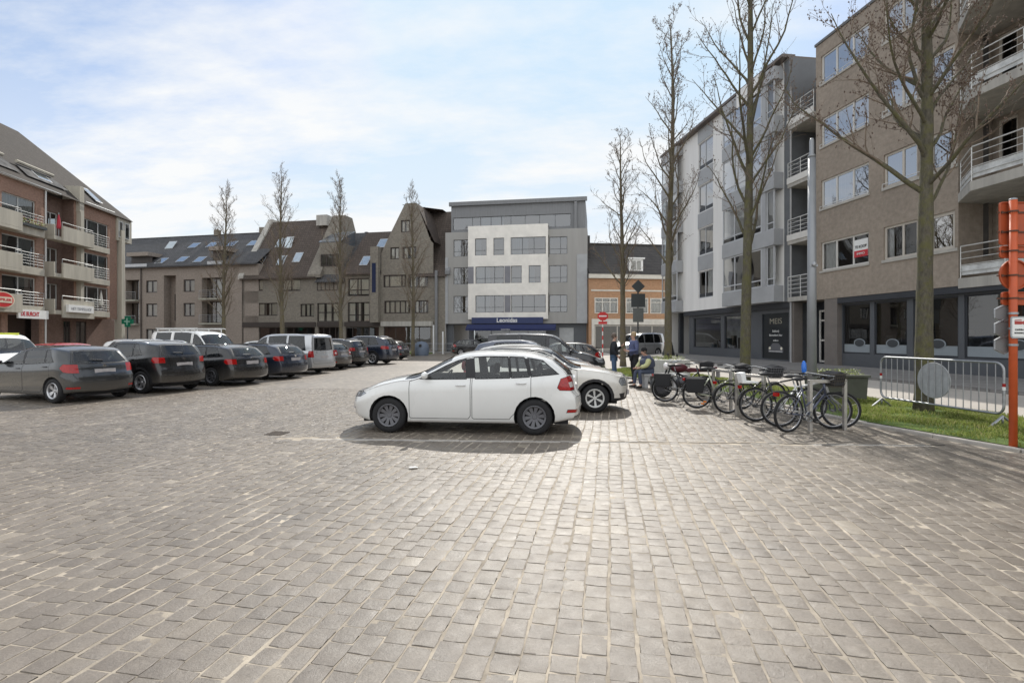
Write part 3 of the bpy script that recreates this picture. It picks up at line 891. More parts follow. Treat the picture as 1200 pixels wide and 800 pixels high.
def put_car(ty, kind, loc, deg, pm, label, cat='car', wheels='five', roofm=None, group=None, turn=0):
    sp = ty['sp']; L, W = sp['L'], sp['W']
    root = empty(kind, (loc[0], loc[1], loc[2] if len(loc) > 2 else 0), R(deg), label, cat, group)
    objs = {}
    for (nm, me, mats, key) in ty['recipe']:
        o = bpy.data.objects.new(nm, me); COL.objects.link(o); o.parent = root
        while len(me.materials) < len(mats): me.materials.append(None)
        for i, mm in enumerate(mats):
            if isinstance(mm, str):
                o.material_slots[i].link = 'OBJECT'; o.material_slots[i].material = pm if mm == 'P' else (roofm or pm)
        if key[2]:
            bv = o.modifiers.new('b', 'BEVEL'); bv.width = key[2]; bv.segments = 2
        if nm == 'door': objs[(key[0], key[1])] = o
    # handles belong to the doors
    hs = [o for o in root_children(root) if o.name.startswith('door_handle')]
    for i, o in enumerate(hs):
        k = (1+i//2, 1 if i % 2 == 0 else -1)
        if k in objs: o.parent = objs[k]
        o.name = 'handle'
    st, mats = STY[wheels]; tm, rm = wheel_meshes(sp['R'], wheels, st, mats)
    for x in (L/2-sp['fo'], L/2-sp['fo']-sp['wb']):
        for sg in (1, -1):
            w = bpy.data.objects.new('wheel', tm); COL.objects.link(w); w.parent = root
            w.location = (x, sg*(W/2-.115), sp['R']); w.rotation_euler = (0, random.uniform(0, 6), 0 if sg > 0 else PI)
            if turn and x > 0: w.rotation_euler.z += turn
            r_ = bpy.data.objects.new('rim', rm); COL.objects.link(r_); r_.parent = w
    return root
def root_children(root): return [o for o in LAST() if o.parent == root]
def LAST(): return list(bpy.data.objects)[:]
# ---- kinds
T_HATCH = dict(L=4.30, W=1.71, H=1.46, wb=2.60, fo=.86, R=.315, zs=.185,
    top=[(0, .73), (.2, .83), (.55, .925), (.95, .995), (1.08, 1.02), (1.95, 1.385), (2.12, 1.43), (2.5, 1.458), (3.1, 1.452), (3.7, 1.42), (4.3, 1.36)],
    belt=[(0, .66), (.5, .82), (1.0, .92), (1.5, .945), (2.6, .965), (3.3, .99), (3.8, 1.03), (4.3, 1.06)],
    front=[(.15, .12), (.3, .03), (.48, 0), (.62, .01), (.74, .07), (.85, .16)],
    rear=[(.15, .14), (.32, .03), (.5, 0), (.66, .02), (.72, .09), (.95, .14), (1.08, .20), (1.36, .60), (1.46, .66)],
    cowl=1.0, wsr=1.93, glass=[(1.42, 2.25, 1.50, 2.23), (2.43, 3.02, 2.39, 2.98), (3.07, 3.36, 3.03, 3.27), (3.42, 3.86, 3.35, 3.60)],
    doors=[(1.24, 1.24, 2.335, 2.335, 1.46, 2.31), (2.365, 2.365, 3.40, 3.06, 2.34, 3.27)],
    rearwin=(1.07, 1.30, .60, .50), gate=(.66, 1.345, .68, .55),
    head=([(-.1, .60), (.30, .64), (.42, .70), (.30, .735), (-.1, .705)], .42), tail=([(3.86, .83), (3.90, .79), (4.4, .76), (4.4, 1.0), (4.05, 1.02), (3.92, .98)], .50),
    tail2=([(4.08, .83), (4.28, .82), (4.28, .92), (4.05, .92)], .55),
    grille=[[(-.38, .60), (.38, .60), (.42, .70), (-.42, .70)], [(-.5, .24), (.5, .24), (.48, .38), (-.48, .38)]],
    valance=[[(-.9, .10), (.9, .10), (.8, .33), (-.8, .33)]], rlow=([(3.98, .10), (4.5, .10), (4.5, .335), (4.15, .30)], .3), refl=([(4.02, .40), (4.5, .39), (4.5, .435), (4.04, .445)], .62), fog=([(-.1, .32), (.16, .33), (.16, .42), (-.1, .43)], .56), platez=.79)
T_C3 = dict(L=4.02, W=1.76, H=1.50, wb=2.54, fo=.82, R=.325, zs=.20, nf=.16, clad=.33, gap=.05,
    top=[(0, .86), (.2, .93), (.6, .99), (.95, 1.03), (1.08, 1.05), (1.75, 1.42), (1.95, 1.47), (2.3, 1.495), (2.9, 1.49), (3.5, 1.45), (4.02, 1.40)],
    belt=[(0, .78), (.5, .88), (1.0, .95), (1.5, .97), (2.6, .985), (3.3, 1.02), (4.02, 1.08)],
    front=[(.15, .12), (.3, .03), (.5, 0), (.7, .0), (.82, .03), (.95, .12)],
    rear=[(.15, .1), (.35, .0), (.6, 0), (.8, .08), (1.05, .14), (1.40, .42), (1.5, .48)],
    cowl=1.0, wsr=1.76, glass=[(1.38, 2.12, 1.45, 2.10), (2.22, 2.92, 2.20, 2.86), (3.0, 3.3, 2.95, 3.1)],
    doors=[(1.22, 1.22, 2.165, 2.165, 1.42, 2.15), (2.19, 2.19, 3.14, 2.84, 2.17, 2.95)],
    rearwin=(1.06, 1.33, .58, .48), gate=(.62, 1.38, .64, .5), roofsplit=True, tinted=(1, 2), rearglass=CARGD,
    head=([(-.1, .60), (.22, .61), (.28, .70), (.24, .78), (-.1, .76)], .52), fog=([(-.1, .30), (.22, .30), (.26, .42), (-.1, .45)], .58),
    tail=([(3.72, .84), (4.1, .80), (4.1, .98), (3.75, 1.0)], .48),
    grille=[[(-.5, .80), (.5, .80), (.5, .835), (-.5, .835)], [(-.46, .28), (.46, .28), (.46, .5), (-.46, .5)]], platez=.72, rails=False)
T_CEED = dict(L=4.24, W=1.79, H=1.48, wb=2.65, fo=.88, R=.32, zs=.19,
    top=[(0, .72), (.2, .82), (.6, .92), (.95, .98), (1.08, 1.01), (1.95, 1.39), (2.12, 1.44), (2.5, 1.478), (3.1, 1.475), (3.7, 1.44), (4.24, 1.38)],
    belt=[(0, .66), (.5, .84), (1.0, .93), (1.5, .955), (2.6, .985), (3.3, 1.02), (4.24, 1.08)],
    front=[(.15, .12), (.3, .03), (.48, 0), (.62, .01), (.74, .07), (.85, .16)],
    rear=[(.15, .14), (.32, .03), (.5, 0), (.68, .02), (.74, .08), (.98, .15), (1.08, .22), (1.38, .50), (1.48, .56)],
    cowl=1.0, wsr=1.93, glass=[(1.42, 2.32, 1.50, 2.30), (2.42, 3.18, 2.40, 3.12), (3.24, 3.52, 3.18, 3.28)],
    doors=[(1.26, 1.26, 2.36, 2.36, 1.46, 2.34), (2.385, 2.385, 3.42, 3.1, 2.37, 3.2)],
    rearwin=(1.04, 1.32, .66, .54), gate=(.62, 1.37, .72, .56),
    head=([(-.1, .60), (.35, .64), (.5, .72), (.35, .76), (-.1, .70)], .44), tail=([(3.80, .90), (3.90, .80), (4.3, .74), (4.3, .88), (4.05, .99), (3.86, 1.0)], .60), refl=([(3.95, .37), (4.4, .36), (4.4, .41), (3.98, .42)], .60),
    grille=[[(-.38, .58), (.38, .58), (.42, .66), (-.42, .66)], [(-.5, .24), (.5, .24), (.48, .38), (-.48, .38)]], platez=.80)
T_SUV = dict(L=4.34, W=1.79, H=1.60, wb=2.63, fo=.89, R=.345, zs=.22, clad=.34, gap=.05, nf=.17,
    top=[(0, .86), (.2, .95), (.6, 1.03), (.95, 1.08), (1.08, 1.11), (1.85, 1.50), (2.05, 1.56), (2.5, 1.60), (3.1, 1.595), (3.7, 1.56), (4.34, 1.50)],
    belt=[(0, .78), (.5, .93), (1.0, 1.02), (1.5, 1.04), (2.6, 1.07), (3.3, 1.12), (4.34, 1.2)],
    front=[(.15, .12), (.3, .03), (.5, 0), (.7, .01), (.84, .06), (.98, .15)],
    rear=[(.15, .12), (.35, .02), (.55, 0), (.72, .03), (.8, .09), (1.1, .15), (1.2, .2), (1.50, .42), (1.6, .48)],
    cowl=1.0, wsr=1.85, glass=[(1.40, 2.30, 1.48, 2.28), (2.40, 3.16, 2.38, 3.10), (3.22, 3.55, 3.16, 3.30)],
    doors=[(1.26, 1.26, 2.34, 2.34, 1.44, 2.32), (2.365, 2.365, 3.38, 3.05, 2.35, 3.2)],
    rearwin=(1.16, 1.44, .62, .52), gate=(.68, 1.48, .70, .54),
    head=([(-.1, .70), (.35, .74), (.45, .82), (.3, .87), (-.1, .82)], .46), tail=([(3.95, 1.0), (4.02, .92), (4.4, .92), (4.4, 1.06), (3.98, 1.10)], .58),
    grille=[[(-.42, .62), (.42, .62), (.46, .8), (-.46, .8)], [(-.5, .3), (.5, .3), (.48, .46), (-.48, .46)]], platez=.86, rails=True, rearglass=CARGL)
T_WAGON = dict(L=4.66, W=1.82, H=1.45, wb=2.83, fo=.80, R=.33, zs=.18,
    top=[(0, .70), (.2, .80), (.6, .90), (1.1, .97), (1.25, 1.0), (2.05, 1.36), (2.25, 1.41), (2.7, 1.445), (3.3, 1.445), (4.0, 1.41), (4.66, 1.34)],
    belt=[(0, .64), (.5, .82), (1.1, .90), (1.6, .925), (2.6, .945), (3.5, .97), (4.66, 1.02)],
    front=[(.15, .12), (.3, .03), (.48, 0), (.62, .01), (.72, .06), (.85, .15)],
    rear=[(.15, .12), (.32, .02), (.5, 0), (.66, .02), (.72, .07), (.95, .12), (1.04, .18), (1.34, .52), (1.45, .6)],
    cowl=1.15, wsr=2.03, glass=[(1.56, 2.45, 1.64, 2.43), (2.55, 3.35, 2.53, 3.28), (3.42, 4.05, 3.36, 3.80)],
    doors=[(1.40, 1.40, 2.49, 2.49, 1.60, 2.47), (2.515, 2.515, 3.52, 3.2, 2.50, 3.34)],
    rearwin=(1.02, 1.30, .64, .52), gate=(.62, 1.33, .72, .56), tinted=(1, 2),
    head=([(-.1, .58), (.35, .62), (.45, .69), (.3, .72), (-.1, .67)], .44), tail=([(4.22, .84), (4.3, .76), (4.8, .74), (4.8, .92), (4.25, .94)], .62),
    grille=[[(-.42, .54), (.42, .54), (.44, .66), (-.44, .66)], [(-.5, .24), (.5, .24), (.48, .38), (-.48, .38)]], platez=.80, rails=True, railmat=BLK)
T_VAN = dict(L=4.85, W=1.80, H=1.84, wb=3.0, fo=.88, R=.32, zs=.20, Lb=.5, tum=.16, nr=.05, cR=.05, capflat=.2,
    top=[(0, .86), (.2, .95), (.55, 1.06), (.85, 1.13), (1.0, 1.17), (1.75, 1.68), (1.95, 1.77), (2.4, 1.825), (3.3, 1.84), (4.2, 1.835), (4.85, 1.80)],
    belt=[(0, .76), (.5, .92), (.9, 1.02), (1.5, 1.06), (2.6, 1.07), (4.85, 1.07)],
    front=[(.15, .1), (.3, .03), (.5, 0), (.7, .01), (.84, .06), (1.0, .15)],
    rear=[(.15, .08), (.35, 0), (.6, 0), (.9, .04), (1.1, .06), (1.75, .14), (1.84, .2)],
    cowl=.9, wsr=1.72, glass=[(1.32, 2.28, 1.40, 2.26), (2.42, 3.38, 2.40, 3.36), (3.52, 4.45, 3.50, 4.32)],
    doors=[(1.2, 1.2, 2.33, 2.33, 1.38, 2.31), (2.37, 2.37, 3.43, 3.35, 2.36, 3.41)],
    rearwin=(1.12, 1.62, .62, .56), gate=(.48, 1.76, .76, .66), tinted=(1, 2), rearglass=CARGD, blackpillars=False,
    head=([(-.1, .66), (.35, .70), (.5, .84), (.35, .88), (-.1, .80)], .5), tail=([(4.62, .78), (4.95, .78), (4.95, 1.06), (4.62, 1.06)], .70),
    grille=[[(-.45, .62), (.45, .62), (.46, .76), (-.46, .76)], [(-.5, .28), (.5, .28), (.48, .42), (-.48, .42)]], platez=.78, rails=True)
T_BUS = dict(T_VAN, L=5.0, W=1.92, H=2.0, wb=3.1, fo=.95, R=.34,
    top=[(0, .98), (.2, 1.06), (.6, 1.16), (.9, 1.22), (1.05, 1.26), (1.7, 1.82), (1.9, 1.92), (2.4, 1.99), (3.3, 2.0), (4.2, 2.0), (5.0, 1.97)],
    belt=[(0, .88), (.5, 1.02), (.9, 1.12), (1.5, 1.16), (2.6, 1.17), (5.0, 1.17)],
    rear=[(.15, .08), (.35, 0), (.6, 0), (.9, .03), (1.1, .04), (1.85, .10), (2.0, .16)],
    glass=[(1.28, 2.2, 1.36, 2.18), (2.36, 3.38, 2.36, 3.38), (3.6, 4.55, 3.6, 4.5)],
    doors=[(1.15, 1.15, 2.26, 2.26, 1.33, 2.24), (2.3, 2.3, 3.46, 3.4, 2.29, 3.44)],
    rearwin=(1.25, 1.78, .66, .60), gate=(.5, 1.92, .8, .7), rails=False,
    tail=([(4.8, .85), (5.1, .85), (5.1, 1.25), (4.8, 1.25)], .78))
T_BIGSUV = dict(T_SUV, L=4.86, W=1.94, H=1.76, wb=2.93, fo=.88, R=.38,
    top=[(0, .92), (.2, 1.02), (.6, 1.10), (1.1, 1.15), (1.3, 1.19), (2.1, 1.63), (2.3, 1.70), (2.8, 1.755), (3.5, 1.75), (4.2, 1.72), (4.86, 1.64)],
    belt=[(0, .84), (.5, 1.02), (1.2, 1.10), (1.6, 1.13), (2.8, 1.15), (3.6, 1.18), (4.86, 1.24)],
    rear=[(.15, .12), (.35, .02), (.55, 0), (.8, .03), (1.1, .10), (1.25, .16), (1.64, .48), (1.76, .56)],
    cowl=1.18, wsr=2.06, glass=[(1.6, 2.58, 1.70, 2.56), (2.68, 3.5, 2.66, 3.46), (3.58, 4.2, 3.54, 3.95)],
    doors=[(1.46, 1.46, 2.62, 2.62, 1.66, 2.6), (2.65, 2.65, 3.66, 3.3, 2.64, 3.52)],
    rearwin=(1.22, 1.56, .68, .56), gate=(.72, 1.62, .74, .6), tinted=(1, 2), railmat=CHR,
    tail=([(4.38, 1.0), (4.45, .94), (5.0, .94), (5.0, 1.10), (4.4, 1.14)], .58), platez=.9)
import time as _t
_t0 = _t.time()
CT = {k: car_type(v) for k, v in dict(hatch=dict(T_HATCH, step=.06), c3=T_C3, ceed=T_CEED, suv=T_SUV, wagon=T_WAGON, van=T_VAN, bus=T_BUS, bigsuv=T_BIGSUV).items()}
print('car kinds', _t.time()-_t0)
P_WHITE = paint('white', (.72, .72, .70)); P_SAND = paint('sand_white', (.68, .66, .61), .05); P_GREY = paint('dark_grey', (.034, .037, .04), .4, .25)
P_BLACK = paint('black', (.012, .012, .013), .2); P_NAVY = paint('navy', (.015, .022, .04), .3); P_SILV = paint('silver', (.5, .51, .52), .6, .3)
P_RED = paint('red', (.42, .02, .018)); P_BROWN = paint('grey_brown', (.12, .11, .10), .5, .3); P_BLUEG = paint('blue_grey', (.09, .10, .13), .5, .3); P_CREAM = paint('pale', (.65, .66, .64), .1)
def contact(p, dev, x, y):      # centre of a car whose local point (x,y) stands at p
    c, s = math.cos(R(dev)), math.sin(R(dev)); return (p[0]-(x*c-y*s), p[1]-(x*s+y*c))
rapid = put_car(CT['hatch'], 'hatchback', (-.84, 9.83), 174.7, P_WHITE, 'white five door hatchback standing alone broadside in the middle of the square', wheels='cover')
c3 = put_car(CT['c3'], 'crossover_car', (.76, 12.48), -5.3, P_SAND, 'sand white small crossover with black roof, parked nose right behind the white hatchback', wheels='c3', roofm=P_BLACK)
put_car(CT['c3'], 'small_car', (.70, 15.15), -4, P_WHITE, 'white small car whose bonnet shows just beyond the black roofed crossover', wheels='ten')
put_car(CT['suv'], 'suv', (.62, 17.9), -3, P_BLUEG, 'blue grey sport utility car with bright roof rails, rear end left, in the middle row', wheels='five')
put_car(CT['van'], 'people_carrier', (1.35, 20.9), -3, paint('charcoal', (.035, .034, .036), .5, .3), 'dark charcoal people carrier, tallest in the middle row, nose to the right', wheels='five')
put_car(CT['hatch'], 'hatchback', (2.05, 23.9), 176, P_BLACK, 'black hatchback at the far end of the middle row, red tail lamp to the right', wheels='five')
GR = 'cars parked in the left row with their tails to the square'
def row(ty, kind, p, h, pm, label, wheels, cat='car'):
    sp = CT[ty]['sp']; c = contact(p, h, sp['L']/2-sp['fo']-sp['wb'], sp['W']/2-.115)
    return put_car(CT[ty], kind, c, h, pm, label, cat, wheels, group=GR)
row('ceed', 'hatchback', (-11.75, 13.2), 162, P_GREY, 'dark grey hatchback with large red tail lamps, nearest of the left row', 'five')
row('suv', 'suv', (-11.1, 15.4), 162, P_BLACK, 'black compact sport utility car with roof rails beside the dark grey hatchback', 'five')
row('wagon', 'estate_car', (-10.4, 17.8), 162, P_BLACK, 'black estate car with multi spoke alloys, third in the left row', 'dark')
row('wagon', 'estate_car', (-9.95, 20.4), 163, P_NAVY, 'dark blue estate car squeezed between the black estate and the silver van', 'five')
row('van', 'passenger_van', (-9.8, 23.2), 163, P_SILV, 'silver passenger van with dark rear windows, tallest in the left row', 'five', 'van')
row('hatch', 'hatchback', (-9.6, 26.0), 163, P_BROWN, 'grey brown hatchback just beyond the silver passenger van', 'five')
row('suv', 'suv', (-9.35, 28.3), 163, P_BLACK, 'black sport utility car between grey brown hatchback and big blue black car', 'five')
row('bigsuv', 'suv', (-8.5, 31.3), 166, P_NAVY, 'large blue black sport utility car with chrome window line, second last of left row', 'twin')
row('hatch', 'hatchback', (-8.75, 37.2), 165, P_BLACK, 'small dark hatchback last and farthest of the left row', 'five')
amb = put_car(CT['van'], 'ambulance_car', (-18.4, 18.2), -20, WHT, 'white emergency vehicle with yellow and red stripes behind the dark grey hatchback', 'ambulance', 'five')
put_car(CT['hatch'], 'hatchback', (-18.0, 21.0), -18, P_RED, 'bright red hatchback in the row behind, between striped vehicle and pale roof', wheels='five')
put_car(CT['suv'], 'suv', (-15.7, 22.2), -17, P_CREAM, 'white sport utility car with roof rails behind the black compact one', wheels='five')
bus = put_car(CT['bus'], 'work_van', (-15.3, 25.4), -16, P_WHITE, 'white work van with a ladder rack on its roof in the back row', 'van', 'five')
put_car(CT['c3'], 'small_car', (-13.3, 28.8), -16, P_CREAM, 'pale small car nose right between the white work van and the silver van', wheels='five')
put_car(CT['van'], 'people_carrier', (9.75, 40.0, .16), 215, P_SILV, 'silver people carrier parked before the orange brick shop house', wheels='five')
put_car(CT['hatch'], 'hatchback', (-3.4, 46.5), 10, P_BLACK, 'dark hatchback parked under the blue shop awning', wheels='five')
# ladder rack on the work van
b = MB()
for x in (-2.0, -1.25, -.5, .3): b.box(x-.02, x+.02, -.8, .8, 2.05, 2.09); b.box(x-.02, x+.02, -.8, -.76, 1.93, 2.05); b.box(x-.02, x+.02, .76, .8, 1.93, 2.05)
for y in (-.8, .8): b.path([(-2.1, y, 2.11), (.45, y, 2.11), (.55, y, 2.07)], .02, 6)
b.build('ladder_rack', ALU, bus)
# stripes of the emergency car: raised film blocks on bonnet, roof edge and sides
YEL = M('reflective_yellow', (.75, .8, .12), .4, var=.05); ORR = M('reflective_red', (.65, .06, .03), .4, var=.05)
b = MB()
for i in range(7):
    x = 1.2-i*.5
    for sg in (1, -1):
        y0, y1 = sorted((sg*.89, sg*.907)); b.box(x, x+.25, y0, y1, .52, .78, 0); b.box(x-.25, x, y0, y1, .78, 1.0, 1); b.box(x-.25, x, y0, y1, .52, .78, 1 if i % 2 else 0)
        y0, y1 = sorted((sg*.02, sg*.56)); x_ = .3-i*.32; b.box(x_-.31, x_, y0, y1, 1.77, 1.848-abs(x_)*.004, 1 if i % 2 else 0)
b.build('livery_stripes', [YEL, ORR], amb)
# things seen inside the white hatchback
b = MB(); b.ball((.15, -.40, 1.13), (.06, .07, .1), 10, 8); b.build('head_rest_cover', M('red_cloth', (.55, .04, .04), .7), rapid, smooth=True)
FRD = M('slate_window_frame', (.10, .105, .11), .5)
# ------------------------------------------------------------------ buildings
def wall_quads(b, u0, u1, z0, z1, ops, y=0.0, t=.22, m=0, mr=None):
    """front skin with openings and their reveals; y is the front, t the reveal depth"""
    mr = m if mr is None else mr
    us = sorted({u0, u1, *[o[0] for o in ops], *[o[1] for o in ops]}); us = [u for u in us if u0 <= u <= u1]
    zs = sorted({z0, z1, *[o[2] for o in ops], *[o[3] for o in ops]}); zs = [z for z in zs if z0 <= z <= z1]
    for a, c in zip(us, us[1:]):
        for d, e in zip(zs, zs[1:]):
            mu, mz = (a+c)/2, (d+e)/2
            if any(o[0] < mu < o[1] and o[2] < mz < o[3] for o in ops): continue
            b.quad((a, y, d), (c, y, d), (c, y, e), (a, y, e), m)
    for (a, c, d, e) in ops:
        b.quad((a, y, d), (a, y, e), (a, y+t, e), (a, y+t, d), mr); b.quad((c, y, d), (c, y+t, d), (c, y+t, e), (c, y, e), mr)
        b.quad((a, y, e), (c, y, e), (c, y+t, e), (a, y+t, e), mr); b.quad((a, y, d), (a, y+t, d), (c, y+t, d), (c, y, d), mr)
CURT = M('pale_curtain', (0.806, 0.754, 0.650), .9, var=.18, scale=14, streak=True)
CURTW = M('white_net_curtain', (0.825, 0.825, 0.814), .9, var=.12, scale=16, streak=True)
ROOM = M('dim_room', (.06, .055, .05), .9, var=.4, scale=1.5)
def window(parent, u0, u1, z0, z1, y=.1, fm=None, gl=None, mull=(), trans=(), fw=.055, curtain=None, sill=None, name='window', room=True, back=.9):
    gl = gl or WGL
    b = MB(); d = .06
    b.box(u0, u0+fw, y, y+d, z0, z1); b.box(u1-fw, u1, y, y+d, z0, z1)
    b.box(u0+fw, u1-fw, y, y+d, z0, z0+fw); b.box(u0+fw, u1-fw, y, y+d, z1-fw, z1)
    for f in mull: u = lerp(u0, u1, f); b.box(u-fw*.5, u+fw*.5, y+.002, y+d-.002, z0+fw, z1-fw)
    for f in trans: z = lerp(z0, z1, f); b.box(u0+fw, u1-fw, y+.004, y+d-.004, z-fw*.45, z+fw*.45)
    w = b.build(name, fm, parent, fix=False)
    b = MB(); b.quad((u0+fw*.8, y+.03, z0+fw*.8), (u1-fw*.8, y+.03, z0+fw*.8), (u1-fw*.8, y+.03, z1-fw*.8), (u0+fw*.8, y+.03, z1-fw*.8))
    b.build('pane', gl, w, fix=False)
    if sill:
        b = MB(); b.box(u0-.05, u1+.05, -.05, y-.002, z0-.05, z0-.002); b.build('sill', sill, w)
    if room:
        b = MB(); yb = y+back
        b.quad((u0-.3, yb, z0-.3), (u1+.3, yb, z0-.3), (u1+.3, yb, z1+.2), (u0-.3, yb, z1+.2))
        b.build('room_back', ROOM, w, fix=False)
    if curtain:
        mat, segs = curtain; b = MB()
        for (a, c, e) in segs:     # from, to (fractions), bottom fraction
            ua, uc = lerp(u0, u1, a), lerp(u0, u1, c); n = max(2, int((uc-ua)/.07)); pz0, pz1 = lerp(z0, z1, e), z1
            for k in range(n):
                ya, yb_ = y+.12+.02*math.sin(k*2.1), y+.12+.02*math.sin((k+1)*2.1)
                b.quad((lerp(ua, uc, k/n), ya, pz0), (lerp(ua, uc, (k+1)/n), yb_, pz0), (lerp(ua, uc, (k+1)/n), yb_, pz1), (lerp(ua, uc, k/n), ya, pz1))
        b.build('curtain', mat, w, fix=False)
    return w
def rail_mb(b, pts, h, z, n=4, r=.018, post=1.1):
    """balcony rail along a polyline of (x,y) at floor z"""
    for k in range(n):
        zz = z+h*(k+1)/n; rr = r*1.3 if k == n-1 else r*.8
        b.path([(p[0], p[1], zz) for p in pts], rr, 6)
    for p, q in zip(pts, pts[1:]):
        L = math.hypot(q[0]-p[0], q[1]-p[1]); m = max(1, int(L/post))
        for k in range(m+1): b.path([(lerp(p[0], q[0], k/m), lerp(p[1], q[1], k/m), z-.12), (lerp(p[0], q[0], k/m), lerp(p[1], q[1], k/m), z+h)], r, 6)
# ---- right: brown brick apartments. facade line x = 17.33-.13y; local u runs from far to near
FA = math.atan2(-1, .13)
KF = math.hypot(1, .13)
def U(y, y0): return (y0-y)*KF
Y0 = 25.80
def root_at(y, name, label, cat, s=17.33): return empty(name, (s-.13*y, y, 0), FA, label, cat)
TB_ = brick('taupe_brick', (0.347, 0.292, 0.238), (0.369, 0.311, 0.254), (0.330, 0.281, 0.232), .21, .06, .005, .3)
RG = glass('window_glass_bright', (.75, .78, .78), 6.0, .6, tex=.006)
SHG = glass('shop_glass', (.5, .54, .55), 2.2, .85, tex=.003)
FRW = M('white_window_frame', (.62, .60, .56), .5, var=.06)
FRT = M('cream_window_frame', (.52, .48, .42), .5, var=.08)
ANTH = M('anthracite_panel', (0.086, 0.092, 0.101), .5, var=.12, scale=1)
ANTH2 = M('anthracite_frame', (.035, .038, .045), .45, var=.1)
CONC = M('weathered_concrete', (0.396, 0.378, 0.342), .85, var=.22, scale=1.4, streak=True, bmp=.003, bscale=30)
CONCG = M('greenish_concrete', (0.324, 0.318, 0.264), .85, var=.25, scale=1.2, streak=True, bmp=.003, bscale=30)
BT = root_at(Y0, 'apartment_building', 'taupe brick apartment block with white balcony rails above a dark grey shop front', 'building')
uu = lambda y: U(y, Y0)
uA, uB, uC, uD, uE, uF = 0, uu(23.95), uu(20.5), uu(17.3), uu(13.2), uu(4.0)
HT = 15.22; SOF = 3.42
FL = [(4.72, 6.02), (7.57, 8.87), (10.42, 11.72), (13.3, 14.6)]
w1 = (uu(23.62), uu(20.96)); w2 = (uu(20.25), uu(18.9)); w3 = (uu(18.45), uu(17.30)+.0)
w2 = (uu(20.25), uu(18.80)); w3 = (uu(18.35), uu(17.42))
ops = []
for z0, z1 in FL: ops += [(w1[0], w1[1], z0, z1), (w2[0], w2[1], z0, z1), (w3[0], w3[1], z0, z1)]
b = MB()
wall_quads(b, uB, uD, SOF, HT, ops, 0, .2)
b.quad((uB, 0, SOF), (uB, 0, HT), (uB, 1.5, HT), (uB, 1.5, SOF))                      # return into the loggia
b.quad((uD, 0, SOF), (uD, 1.3, SOF), (uD, 1.3, HT), (uD, 0, HT))
b.quad((uA, 12, 0), (uF, 12, 0), (uF, 12, HT), (uA, 12, HT)); b.quad((uA, .1, 0), (uA, 12, 0), (uA, 12, SOF), (uA, .1, SOF))
b.quad((uB, 0, SOF), (uB, 12, SOF), (uD, 12, SOF), (uD, 0, SOF)); b.quad((uA, .3, SOF), (uA, 12, SOF), (uB, 12, SOF), (uB, .3, SOF)); b.quad((uD, .3, SOF), (uD, 12, SOF), (uF, 12, SOF), (uF, .3, SOF))
b.quad((uA, 1.5, SOF), (uB, 1.5, SOF), (uB, 1.5, 14.3), (uA, 1.5, 14.3))               # loggia back
b.quad((uA, 1.5, 14.3), (uB, 1.5, 14.3), (uB, 12, 14.3), (uA, 12, 14.3))
b.quad((uB, 0, HT), (uF, 0, HT), (uF, 12, HT), (uB, 12, HT)); b.quad((uB, 1.5, 14.3), (uB, 12, 14.3), (uB, 12, HT), (uB, 1.5, HT))
b.quad((uA, 0.02, SOF), (uA, 12, SOF), (uA, 12, 14.3), (uA, .02, 14.3))
